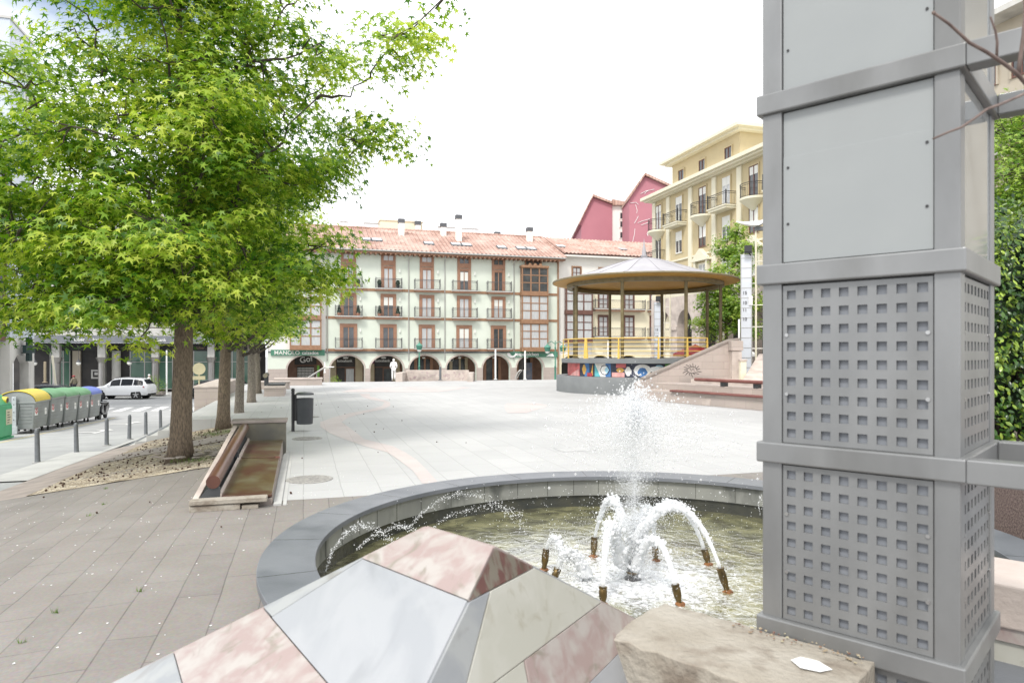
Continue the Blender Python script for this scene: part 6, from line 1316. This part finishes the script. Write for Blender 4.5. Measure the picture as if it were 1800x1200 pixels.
b = MB(); b.add([(0,0,0),(9,0,0),(9,8,.1),(0,8,.1),(0,0,-.9),(9,0,-.9),(9,8,-.9),(0,8,-.9)], [(0,1,2,3),(0,4,5,1),(3,2,6,7),(0,3,7,4)]); mat('planter_gravel', (.36,.27,.24), (.12,.08,.07), 40, .95, bump=1, bscale=80); tag(b.build('gravel', M_['planter_gravel'], loc=(4.6,5.1,.85), rotz=-.35), 'reddish gravel in the planter behind the pillar', 'gravel', kind='stuff')
# ---------------------------------------------------------------- foliage
leafmat('leaf_sweetgum', (.05,.14,.012), (.25,.40,.03), (.56,.64,.10), tw=.5)
leafmat('leaf_hedge', (.016,.045,.012), (.05,.12,.02), (.32,.44,.06), rough=.28, tw=.2)
leafmat('leaf_small', (.09,.2,.02), (.22,.36,.04), (.40,.52,.09), tw=.4)
def star():
    P = [(0,0,0)]; tips = [(90,1.0),(28,.88),(-38,.62),(218,.62),(152,.88)]; tips = [(90,1.0),(152,.9),(212,.62),(270,.12),(328,.62),(28,.9)]
    o = []
    for i, (a, r) in enumerate(tips):
        n = tips[(i+1) % len(tips)]; am = (a + ((n[0]-a+540) % 360 - 180)/2)
        o.append((r*cos(radians(a)), r*sin(radians(a)), -.16*r)); rr = .30 if i not in (2,3) else .14
        o.append((rr*cos(radians(am)), rr*sin(radians(am)), .0))
    V = P+o; n = len(o); return np.array(V), np.array([(0, 1+i, 1+(i+1) % n) for i in range(n)])
def oval():
    V = [(0,-.5,0),(.24,-.15,-.04),(.22,.2,-.05),(0,.55,-.14),(-.22,.2,-.05),(-.24,-.15,-.04),(0,0,.03)]
    return np.array(V), np.array([(6,0,1),(6,1,2),(6,2,3),(6,3,4),(6,4,5),(6,5,0)])
STAR, OVAL = star(), oval()
def leaf_mesh(name, C, N, T, size, rnd, tmpl, m, parent):
    Vt, Ft = tmpl; n = len(C); N = N/np.linalg.norm(N, axis=1, keepdims=True)
    T = T - N*np.sum(T*N, axis=1, keepdims=True); T /= np.linalg.norm(T, axis=1, keepdims=True)+1e-9; B = np.cross(T, N)
    V = C[:,None,:] + size[:,None,None]*(B[:,None,:]*Vt[None,:,0:1] + T[:,None,:]*Vt[None,:,1:2] + N[:,None,:]*Vt[None,:,2:3])
    k = len(Vt); Fc = (Ft[None] + (np.arange(n)*k)[:,None,None]).reshape(-1)
    nf = len(Fc)//3; me = bpy.data.meshes.new(name); me.vertices.add(n*k); me.vertices.foreach_set('co', V.reshape(-1).astype(np.float32))
    me.loops.add(len(Fc)); me.loops.foreach_set('vertex_index', Fc.astype(np.int32)); me.polygons.add(nf); me.polygons.foreach_set('loop_start', np.arange(0, nf*3, 3, dtype=np.int32))
    me.update(calc_edges=True); at = me.attributes.new('rnd', 'FLOAT', 'FACE'); at.data.foreach_set('value', np.repeat(rnd, len(Ft)).astype(np.float32))
    me.materials.append(m); o = bpy.data.objects.new(name, me); COL.objects.link(o); o.parent = parent; return o
def clumps(lobes, n, shell=.5, rng=RNG):
    w_ = np.array([l[3]**2*(l[4] if len(l) > 4 else 1) for l in lobes]); w_ = w_/w_.sum(); idx = rng.choice(len(lobes), n, p=w_); out_ = []
    for i in idx:
        l = lobes[i]; d = rng.normal(size=3); d /= np.linalg.norm(d); rr = l[3]*(shell + (1-shell)*rng.random()**.6)
        out_.append((l[0]+d[0]*rr, l[1]+d[1]*rr, l[2]+d[2]*rr*.85, d[0], d[1], d[2]))
    return np.array(out_)
def foliage(name, cl, per, cr, size, tmpl, m, parent, rng=RNG, droop=.5, zmin=None, flat=.55):
    C, N, T, R = [], [], [], []
    for c in cl:
        k = max(3, int(per*(.6+.8*rng.random()))); base = rng.random(); off = np.clip(rng.normal(size=(k,3)),-1.7,1.7)*cr*np.array([1,1,flat])
        P = c[:3]+off; od = c[3:6]+off/cr*.5
        nn = np.stack([od[:,0]*.8, od[:,1]*.8, np.full(k, 1.1)], 1) + rng.normal(size=(k,3))*.45
        tt = np.stack([od[:,0], od[:,1], np.full(k, -droop)], 1) + rng.normal(size=(k,3))*.6
        C.append(P); N.append(nn); T.append(tt); R.append(np.clip(-.05+.85*base+.26*rng.normal(size=k)+.08, 0, 1))
    C = np.concatenate(C); N = np.concatenate(N); T = np.concatenate(T); R = np.concatenate(R)
    if zmin is not None: ok = C[:,2] > zmin+.28*np.sin(C[:,0]*2.1+C[:,1]*.9)+.16*np.sin(C[:,0]*5.3-C[:,1]*3.1+1); C, N, T, R = C[ok], N[ok], T[ok], R[ok]
    s = size*(.65+.55*rng.random(len(C))); return leaf_mesh(name, C, N, T, s, R, tmpl, m, parent)
def wander(a, b_, n, w_, rr):
    a, b_ = Vector(a), Vector(b_); return [a.lerp(b_, i/(n-1)) + (Vector((rr.gauss(0,w_), rr.gauss(0,w_), rr.gauss(0,w_*.6))) if 0 < i < n-1 else Vector()) + Vector((0,0,-.0)) for i in range(n)]
def make_tree(name, label, cat, loc, lobes, nclump, per, size, r0, htop, tmpl=STAR, leaf='leaf_sweetgum', bark='bark', cr=.34, limb_from=2.3, seed=1, group=None, zmin=None, lean=(0,0), shell=.5, flat=.55):
    rr = random.Random(seed); rng = np.random.default_rng(seed); t = thing(name, label, cat, loc, 0, group)
    b = MB(); n = 22; tp = []; rad = []
    for i in range(n):
        f = i/(n-1); z = -.15 + f*htop; fl = 1+.25*math.exp(-max(z,0)*5); rad.append(max(.02, r0*fl*(1-.86*f**1.1))); tp.append(Vector((lean[0]*f+.05*sin(f*7+seed), lean[1]*f+.04*cos(f*6+seed), z)))
    vs0 = len(b.v); b.tube(tp, rad, 22)
    for i in range(vs0, len(b.v)):                              # fluted, knobbly trunk
        x, y, z = b.v[i]; a = math.atan2(y, x); k = 1+.035*sin(a*5+z*.7)+.025*sin(a*9-z*1.3)+.12*math.exp(-max(z,0)*6)*sin(a*4+seed); b.v[i] = (x*k, y*k, z)
    b.build('trunk', M_[bark], t, smooth='all')
    cl = clumps(lobes, nclump, shell, rng); b = MB(); limbs = []
    def axis(z): f = min(1, max(0, (z+.15)/htop)); return Vector((lean[0]*f+.05*sin(f*7+seed), lean[1]*f+.04*cos(f*6+seed), z)), r0*(1-.86*f**1.1)
    for l in lobes:
        c = Vector(l[:3]); hd = math.hypot(c.x, c.y); inner = [Vector(k[:3]) for k in lobes if math.hypot(k[0], k[1]) < hd-.5 and k[2] < l[2]+.2 and math.hypot(k[0],k[1]) > .9]
        if hd > 2.4 and inner:
            s = min(inner, key=lambda e: (e-c).length_squared); rs = .09 if hd < 4 else .055
        else: zs_ = max(limb_from, min(htop*.92, c.z - hd*.75 - .4)); s, rs = axis(zs_)
        mid = s.lerp(c, .5) + Vector((0,0,-.10*(c-s).length)); A_ = wander(s, mid, 4, .07*l[3], rr); B_ = wander(mid, c, 4, .07*l[3], rr); L = A_ + B_[1:]; Rr = [max(.016, rs*.5*(1-i/6.5)) for i in range(7)]; b.tube(L, Rr, 8); limbs.append((L, Rr))
    pts_ = [(p, r) for L, Rr in limbs for p, r in zip(L, Rr)]
    for c in cl[::2]:
        p = Vector(c[:3]); q, r = min(pts_, key=lambda e: (e[0]-p).length_squared); b.tube(wander(q, p, 5, .07, rr), [min(r, .03), .022, .016, .011, .006], 5, cap=False)
        if rr.random() < .3: pts_.append((q.lerp(p, .5), .02))
    b.build('limbs', M_['branch'], t, smooth='all')
    foliage('crown', cl, per, cr, size, tmpl, M_[leaf], t, rng, zmin=zmin, flat=flat)
    return t
T1 = W(320, 800, 15.0); t1z = T1.z
# crown lobes: x, y, z, radius, weight
L1 = [(-.3,-1.9,3.3,1.2),(-1.9,-1.3,3.2,1.1),(1.2,-1.2,3.3,1.1),(-3.3,-.6,3.2,1.1),(.3,1.2,3.4,1.1),(0,0,4.6,2.2),(-1.6,-.6,3.9,1.7),(1.4,-.7,4.0,1.7),(-3.1,.2,4.0,1.5),(2.3,.4,4.1,1.2),(-.6,-1.9,4.3,1.6),(.9,-2.2,4.6,1.3),(-2.3,-1.9,4.4,1.5),(0,2.1,4.4,1.6),(-2.2,2.0,4.6,1.6),(2.0,1.9,4.6,1.3),
      (0,0,6.8,2.2),(-1.9,-.6,6.3,1.7),(1.7,-.6,6.2,1.7),(-3.6,-.2,6.0,1.5),(2.5,.6,6.1,1.1),(-.3,-2.1,6.3,1.5),(1.3,-1.8,6.9,1.3),(-2.1,-2.0,6.7,1.4),(0,2.2,6.8,1.6),(2.1,2.2,6.6,1.3),
      (0,0,9.0,2.1),(1.6,-.4,8.5,1.5),(-1.4,-.8,8.5,1.3),(-3.0,.2,7.8,.9),(2.9,.2,7.9,1.25),(3.9,.3,8.3,1.0),(3.1,-.3,8.9,.8),(4.5,.0,9.1,.85),(5.2,.1,9.6,.7),(5.7,.0,10.0,.5),(4.1,.6,7.3,.7),(.4,-1.8,8.9,1.3),(-.6,1.8,9.1,1.6),(1.8,1.6,8.8,1.4),
      (0,0,11,1.9),(1.4,.4,10.6,1.3),(-.9,.2,10.6,1.2),(.2,-1.2,10.7,1.2),(2.3,-.2,9.7,.9),(-4.4,-.4,4.8,1.0),(-4.5,0,6.6,.7),(-3.6,-1.4,5.2,1.1)]
make_tree('sweetgum_tree', 'nearest and largest maple-leaved tree, in fresh yellow green leaf over the gravel bed', 'tree', (T1.x, T1.y, t1z), L1, 640, 84, .132, .23, 11.5, seed=5, group=None, zmin=2.0, cr=.40, limb_from=3.1, flat=.38, shell=.35)
L2 = [(0,0,4.4,2.0),(-1.8,0,4.2,1.5),(1.3,.3,4.2,1.4),(0,-1.7,4.1,1.5),(0,1.8,4.4,1.5),(1.9,-.9,3.6,.8),(0,0,6.6,2.0),(-1.7,.2,6.2,1.5),(1.8,0,6.3,1.4),(.3,-1.7,6.4,1.4),(0,1.7,6.5,1.4),(0,0,8.6,1.8),(1.0,.2,8.3,1.2),(-1.0,0,8.4,1.2),(0,0,10.0,1.2)]
for i, (px, py, d, r, lb, sd_) in enumerate(((395,748,21.5,.20,'second tree in the row, with grass round its foot beside the bench end block',11),(420,734,25.5,.17,'third tree in the row, slim pale trunk just right of the second',12),(440,711,31,.18,'fourth tree in the row, between the second bench block and the far bench',13),(452,695,38,.17,'farthest tree in the row, behind the far bench',14))):
    p = W(px, py, d); sc_ = 1.0 if i == 0 else .92
    make_tree('sweetgum_tree', lb, 'tree', (p.x, p.y, p.z), [(x*sc_, y*sc_, z*sc_ + (.0 if i == 0 else .3), r_*sc_) for x, y, z, r_ in L2], (330,260,220,200)[i], 52, (.12,.13,.14,.15)[i], r, 9.5, seed=sd_, group='row of trees beyond the nearest one', zmin=2.1, bark='bark_pale' if i else 'bark', cr=.36)
p = W(1278, 655, 47)
Ls = [(-.9,-.5,5.6,.9),(.8,-.4,7.6,.8),(1.5,0,5.0,.8),(0,0,4.0,1.1),(.2,0,5.3,1.25),(-.6,-.1,4.6,.9),(-1.2,.1,4.9,.6),(.9,.1,4.2,1.0),(.3,0,6.8,1.1),(.1,.1,8.0,.85),(.5,0,8.8,.6),(.9,0,6.0,.8),(-.5,0,6.4,.7),(-1.3,0,3.4,.6),(1.2,0,3.3,.7),(-.6,0,3.0,.6)]
make_tree('plane_tree', 'small bright green tree behind the wedge wall, right of the bandstand', 'tree', (p.x, p.y, 0), Ls, 330, 50, .125, .13, 8.6, seed=21, leaf='leaf_small', tmpl=STAR, cr=.26, limb_from=2.4).scale = (1.2, 1.2, 1.2)
p = W(1800, 500, 21)
Lr = [(0,0,6.4,1.6),(-.9,0,7.8,1.3),(.6,0,9.0,1.5),(-.5,.3,5.2,1.3),(-.9,-.2,9.4,.7),(.9,0,7.2,1.2),(-.9,0,6.5,1.0),(-.6,0,4.4,1.0)]
make_tree('roadside_tree', 'light leafy tree behind the pillar at the right edge, in front of the beige block', 'tree', (p.x, p.y, 0), Lr, 420, 44, .10, .16, 9.6, seed=31, leaf='leaf_small', cr=.3, limb_from=2.6)
# hedge behind the pillar
p = W(1850, 860, 8.6); t = thing('hedge', 'dense glossy evergreen hedge with pale new tips behind the grey pillar', 'hedge', (p.x, p.y, .9)); rng = np.random.default_rng(41)
cl = []
for k in range(700):
    u = rng.uniform(-1.1, 2.4); z = rng.uniform(.15, 3.1); fx = rng.uniform(-.12,.2); cl.append((u, .1+fx-.25*math.sin(z*1.3)*.4, z, -.2, -1, .25)) 
for k in range(160): cl.append((-1.1+rng.uniform(-.1,.1), rng.uniform(0,2.2), rng.uniform(.15,3.1), -1, -.3, .25))
for k in range(160): cl.append((rng.uniform(-1.1,2.4), rng.uniform(0,2.2), 3.1+rng.uniform(-.1,.2), 0, -.2, 1))
foliage('foliage', np.array(cl), 16, .12, .085, OVAL, M_['leaf_hedge'], t, rng, flat=1)
b = MB(); rr = random.Random(8)
for k in range(26): x = rr.uniform(-1,2.3); b.tube(wander((x, rr.uniform(.3,1.8), 0), (x+rr.uniform(-.3,.3), rr.uniform(.2,1.9), rr.uniform(2.2,3)), 6, .05, rr), [.035,.03,.025,.02,.014,.008], 6)
b.build('stems', M_['branch'], t); b = MB()
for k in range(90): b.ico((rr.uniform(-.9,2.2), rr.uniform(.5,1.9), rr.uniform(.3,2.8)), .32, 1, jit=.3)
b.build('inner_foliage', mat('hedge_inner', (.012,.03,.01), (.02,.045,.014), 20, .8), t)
# bare twig hanging close to the camera at the top right
t = thing('bare_twig', 'thin bare brown twig crossing in front of the top of the grey pillar', 'twig', W(1830, 150, 2.3)); o_ = Vector(t.location); b = MB()
def tw(pts, r): Q = [W(x, y, d)-o_ for x, y, d in pts]; b.tube(Q, [r[0]+(r[1]-r[0])*i/(len(Q)-1) for i in range(len(Q))], 7)
tw([(1830,180,2.3),(1800,143,2.28),(1786,128,2.26),(1765,112,2.25),(1735,92,2.22),(1705,76,2.2),(1690,62,2.2),(1668,42,2.18),(1641,23,2.16)], (.0075,.0042))
tw([(1790,130,2.27),(1794,100,2.27),(1800,60,2.26),(1803,10,2.25),(1800,-20,2.25)], (.007,.006)); tw([(1752,100,2.24),(1753,75,2.23),(1750,55,2.22),(1741,30,2.2)], (.0045,.003))
tw([(1735,192,2.0),(1715,207,2.0),(1690,224,2.0),(1668,232,2.0),(1640,244,2.0)], (.004,.003)); tw([(1830,150,2.3),(1790,170,2.15),(1755,185,2.05),(1735,192,2.0)], (.005,.004))
b.build('twig_wood', M_['twig_near'], t, smooth='all')
b = MB(); b.ico(W(1641,23,2.16)-o_, .007, 1); b.ico(W(1690,62,2.2)-o_, .006, 1); b.build('buds', M_['twig_near'], t)
# potted bush and small planting
def bush(label, loc, r, h, m='leaf_small', pot=True):
    t = thing('bush', label, 'bush', loc); rng = np.random.default_rng(int(abs(loc[0]*10))); cl = clumps([(0,0,h*.55,r)], 60, .3, rng); foliage('foliage', cl, 16, r*.22, .09, OVAL, M_[m], t, rng, flat=.8)
    b = MB(); b.box(-r*.9,r*.9,-.3,.3,0,.28); b.build('planter_box', M_['kerb_stone'], t, bevel=.02); return t
q_ = W(272, 697, 61.5); bush('bright green bush in a low planter behind the white car', (q_.x, q_.y, -1.45), .95, 1.5)
q_ = W(587, 665, 62); bush('low dusty bush in front of the first bank arch', (q_.x, q_.y, -1.5), .8, 1.7)
# grass tufts, gravel, seed balls and fallen bits on the ground
b = MB(); rr = random.Random(17)
def tuft(p, q, s, n): 
    c = PQ(p, q, ground(p, q))
    for k in range(n):
        a = rr.random()*6.28; x, y = c.x+rr.gauss(0,s), c.y+rr.gauss(0,s*.6); h = rr.uniform(.02,.06)+s*.12; w_ = .004
        b.add([(x-w_*cos(a),y-w_*sin(a),c.z),(x+w_*cos(a),y+w_*sin(a),c.z),(x+h*.5*sin(a),y-h*.5*cos(a),c.z+h)], [(0,1,2)])
for (p, q) in ((-1.9,21.4),(-1.6,20.9),(-2.4,21.6),(-2.1,15.9)): tuft(p, q, .32, 260)
for px, py in ((158,898),(183,876),(186,843),(100,1092),(246,1045),(37,1155)):
    d = (EYE-ground(*xy2pq((px-900)/F*8, 8)))*F/(py-HOR); x = (px-900)/F*d; pq = xy2pq(x, d); tuft(pq[0], pq[1], .018, 16)
tag(b.build('grass', M_['leaf_small'] if 0 else mat('grass_green', (.10,.18,.03), (.16,.24,.05), 3, .7)), 'small tufts of grass round the tree foot and between the paving slabs', 'grass', kind='stuff')
mat('pebble', (.44,.38,.28), (.22,.18,.13), 2.5, .9, c3=(.52,.48,.40), s3=7)
C, R = [], []
rng = np.random.default_rng(3)
b = MB()
for k in range(9000):
    p = -4.85+3.3*rng.random(); q = 14.65+10*rng.random()**1.6
    if 19.2 < q < 20.9: continue
    z = ground(p, q)+.014; c = PQ(p, q, z); C.append((c.x, c.y, c.z)); R.append(.011+.014*rng.random())
o = drops('gravel_stones', C, R, M_['pebble'], stretch=np.stack([1+.5*rng.random(len(C)), 1+.3*rng.random(len(C)), .5+.2*rng.random(len(C))], 1)); o.data.polygons.foreach_set('use_smooth', [False]*len(o.data.polygons)); tag(o, 'loose pale gravel stones of the tree bed', 'gravel', kind='stuff')
b = MB()
for k in range(330):
    p = -4.8+3.2*rng.random(); q = 14.8+9.8*rng.random(); c = PQ(p, q, ground(p, q)+.03); r = .016+.012*rng.random(); b.ico(c, r, 1, jit=.35)
tag(b.build('seed_balls', mat('seedball', (.045,.025,.018), (.09,.05,.035), 30, .95)), 'dark spiky seed balls scattered over the gravel bed', 'seed balls', kind='stuff')
b = MB()
for k in range(26):
    a = rr.random()*6.28; r = .3+.5*rr.random(); b.ico((T1.x+r*cos(a), T1.y+r*sin(a), t1z+.02), .06+.05*rr.random(), 1, (1.3,1.3,.25), jit=.4)
tag(b.build('bark_crumbs', M_['kerb_stone']), 'dark crumbs of soil and bark round the foot of the big trunk', 'soil', kind='stuff')
b = MB()
for k in range(420):
    p = -5.5+6.5*rng.random(); q = 2.5+11.5*rng.random(); c = PQ(p, q, ground(p, q)+.007); s = .006+.010*rng.random(); a = rng.random()*6.28
    if (c.x-FC[0])**2+(c.y-FC[1])**2 < 14: continue
    b.add([(c.x+s*cos(a+u)*(1 if i % 2 else .7), c.y+s*sin(a+u), c.z+.003*(i % 2)) for i, u in enumerate((0,1.3,2.6,3.9,5.2))], [(0,1,2,3,4)])
tag(b.build('fallen_petals', M_['white_paint']), 'tiny pale petals and crumbs strewn on the brown paving', 'petals', kind='stuff')
b = MB()
for k in range(60):
    p = -5+9*rng.random(); q = 4+30*rng.random(); c = PQ(p, q, ground(p, q)+.02)
    if (c.x-FC[0])**2+(c.y-FC[1])**2 < 14: continue
    b.ico(c, .010+.012*rng.random(), 1, jit=.4)
tag(b.build('stray_seeds', M_['seedball']), 'a few stray dark seeds lying about the paving', 'seed balls', kind='stuff')
# ---------------------------------------------------------------- people
mat('skin', (.45,.28,.2), rough=.55); mat('cloth_white', (.82,.82,.82), rough=.8); mat('cloth_khaki', (.16,.14,.10), (.2,.18,.13), 5, .85); mat('cloth_dark', (.03,.03,.04), rough=.8)
def skinned(name, verts, edges, radii, m, parent, root=0, sub=2):
    me = bpy.data.meshes.new(name); me.from_pydata(verts, edges, []); o = bpy.data.objects.new(name, me); COL.objects.link(o); me.materials.append(m)
    o.parent = parent; md = o.modifiers.new('skin', 'SKIN'); md.use_smooth_shade = True
    for i, v in enumerate(me.skin_vertices[0].data): v.radius = (radii[i], radii[i]); v.use_root = (i == root)
    s = o.modifiers.new('subsurf', 'SUBSURF'); s.levels = sub; s.render_levels = sub; return o
def person(label, loc, rotz, top, legs_, hair, skin='skin', pose='stand', cap_=None, hood=False):
    t = thing('person', label, 'person', loc, rotz)
    st = .12 if pose == 'walk' else .03
    J = {'pel':(0,0,.95),'wai':(0,0,1.08),'che':(0,.02,1.32),'nec':(0,.02,1.48),'hea':(0,.03,1.60),'cro':(0,.03,1.70)}
    for s, n in ((-1,'l'),(1,'r')):
        f = st*s
        J.update({'hip'+n:(.09*s,0,.90),'kne'+n:(.10*s,f+.03,.50),'ank'+n:(.10*s,f*1.6-.02,.09),'toe'+n:(.11*s,f*1.6+.13,.035),'sho'+n:(.19*s,0,1.42),'elb'+n:(.25*s,-.03-f*.6,1.14),'wri'+n:(.22*s,.10+(.10 if pose != 'walk' else -f),.95 if pose == 'walk' else 1.0),'han'+n:(.20*s,.14+(.12 if pose != 'walk' else -f),.89 if pose == 'walk' else .98)})
    K = list(J); ix = {k: i for i, k in enumerate(K)}
    E = [('pel','wai'),('wai','che'),('che','nec'),('nec','hea'),('hea','cro')]
    for n in 'lr': E += [('pel','hip'+n),('hip'+n,'kne'+n),('kne'+n,'ank'+n),('ank'+n,'toe'+n),('che','sho'+n),('sho'+n,'elb'+n),('elb'+n,'wri'+n),('wri'+n,'han'+n)]
    Rd = {'pel':.13,'wai':.12,'che':.13,'nec':.055,'hea':.095,'cro':.075}
    for n in 'lr': Rd.update({'hip'+n:.085,'kne'+n:.055,'ank'+n:.04,'toe'+n:.035,'sho'+n:.06,'elb'+n:.042,'wri'+n:.028,'han'+n:.03})
    skinned('body', [J[k] for k in K], [(ix[a], ix[b_]) for a, b_ in E], [Rd[k] for k in K], M_[skin], t)
    def garment(name, keys, grow, m, edges):
        ks = keys; i2 = {k: i for i, k in enumerate(ks)}; skinned(name, [J[k] for k in ks], [(i2[a], i2[b_]) for a, b_ in edges], [Rd[k]+grow for k in ks], M_[m], t)
    garment('jacket', ['pel','wai','che','shol','elbl','wril','shor','elbr','wrir','nec'], .028, top, [('pel','wai'),('wai','che'),('che','shol'),('shol','elbl'),('elbl','wril'),('che','shor'),('shor','elbr'),('elbr','wrir'),('che','nec')])
    garment('trousers', ['pel','hipl','knel','ankl','hipr','kner','ankr'], .024, legs_, [('pel','hipl'),('hipl','knel'),('knel','ankl'),('pel','hipr'),('hipr','kner'),('kner','ankr')])
    b = MB(); b.ico((0,.015,1.665), .112, 2, (.92,1.05,.85)); b.build('hood' if hood else 'hair', M_[hair], t, smooth='all')
    for s in (-1, 1):
        q = J['toel' if s < 0 else 'toer']; b = MB(); b.ico((q[0], q[1]-.05, .045), .06, 2, (.8,2.0,.7)); b.build('shoe', M_['cloth_white' if top == 'cloth_white' else 'cloth_dark'], t, smooth='all')
    b = MB(); b.ico((0,.135,1.615), .018, 1); b.ico((-.04,.118,1.635), .011, 1); b.ico((.04,.118,1.635), .011, 1); b.box(-.025,.025,.115,.128,1.565,1.573); b.build('face', M_[skin], t)
    if cap_: b = MB(); b.ico((0,.02,1.70), .11, 2, (1,1.1,.5)); b.box(-.07,.07,.1,.22,1.67,1.68); b.build('flat_cap', M_[cap_], t, smooth=40)
    return t
q_ = W(692, 668, 56.2); person('person dressed all in white standing at the left end of the low graffiti wall', (q_.x, 56.2, q_.z), 0.15, 'cloth_white', 'cloth_white', 'cloth_white', skin='cloth_white')
q_ = W(262, 681, 64.0); person('person in a white hooded top walking behind the white car', (q_.x, 64.0, -1.45), -1.35, 'cloth_white', 'cloth_white', 'cloth_white', pose='walk', hood=True)
q_ = W(130, 681, 60.5); person('man in a khaki jacket and dark red cap walking past the bank behind the containers', (q_.x, 60.5, -1.45), 1.3, 'cloth_khaki', 'cloth_dark', 'cloth_dark', pose='walk', cap_='red_paint')
# a small cafe parasol glimpsed behind the bandstand tree
for px, d, m, lb in ((1290,44,'white_paint','white cafe parasol under the small tree beyond the wedge wall'),(1222,46,'red_paint','red cafe awning behind the bandstand posts')):
    q_ = W(px, 640, d); t = thing('parasol', lb, 'parasol', (q_.x, d, 0)); b = MB(); b.lathe([(1.5,2.2),(1.3,2.32),(0,2.85)], 8); b.lathe([(1.5,2.2),(1.48,2.05)], 8); b.build('canopy', M_[m], t); b = MB(); b.tube([(0,0,0),(0,0,2.9)], .03, 8); b.build('pole', M_['gutter_metal'], t); b = MB(); b.lathe([(.3,0),(.3,.06),(0,.1)], 16); b.build('foot', M_['iron_black'], t)
for o in list(COL.objects):
    if o.type == 'MESH' and len(o.data.materials) == 0: print('NO MATERIAL', o.name)
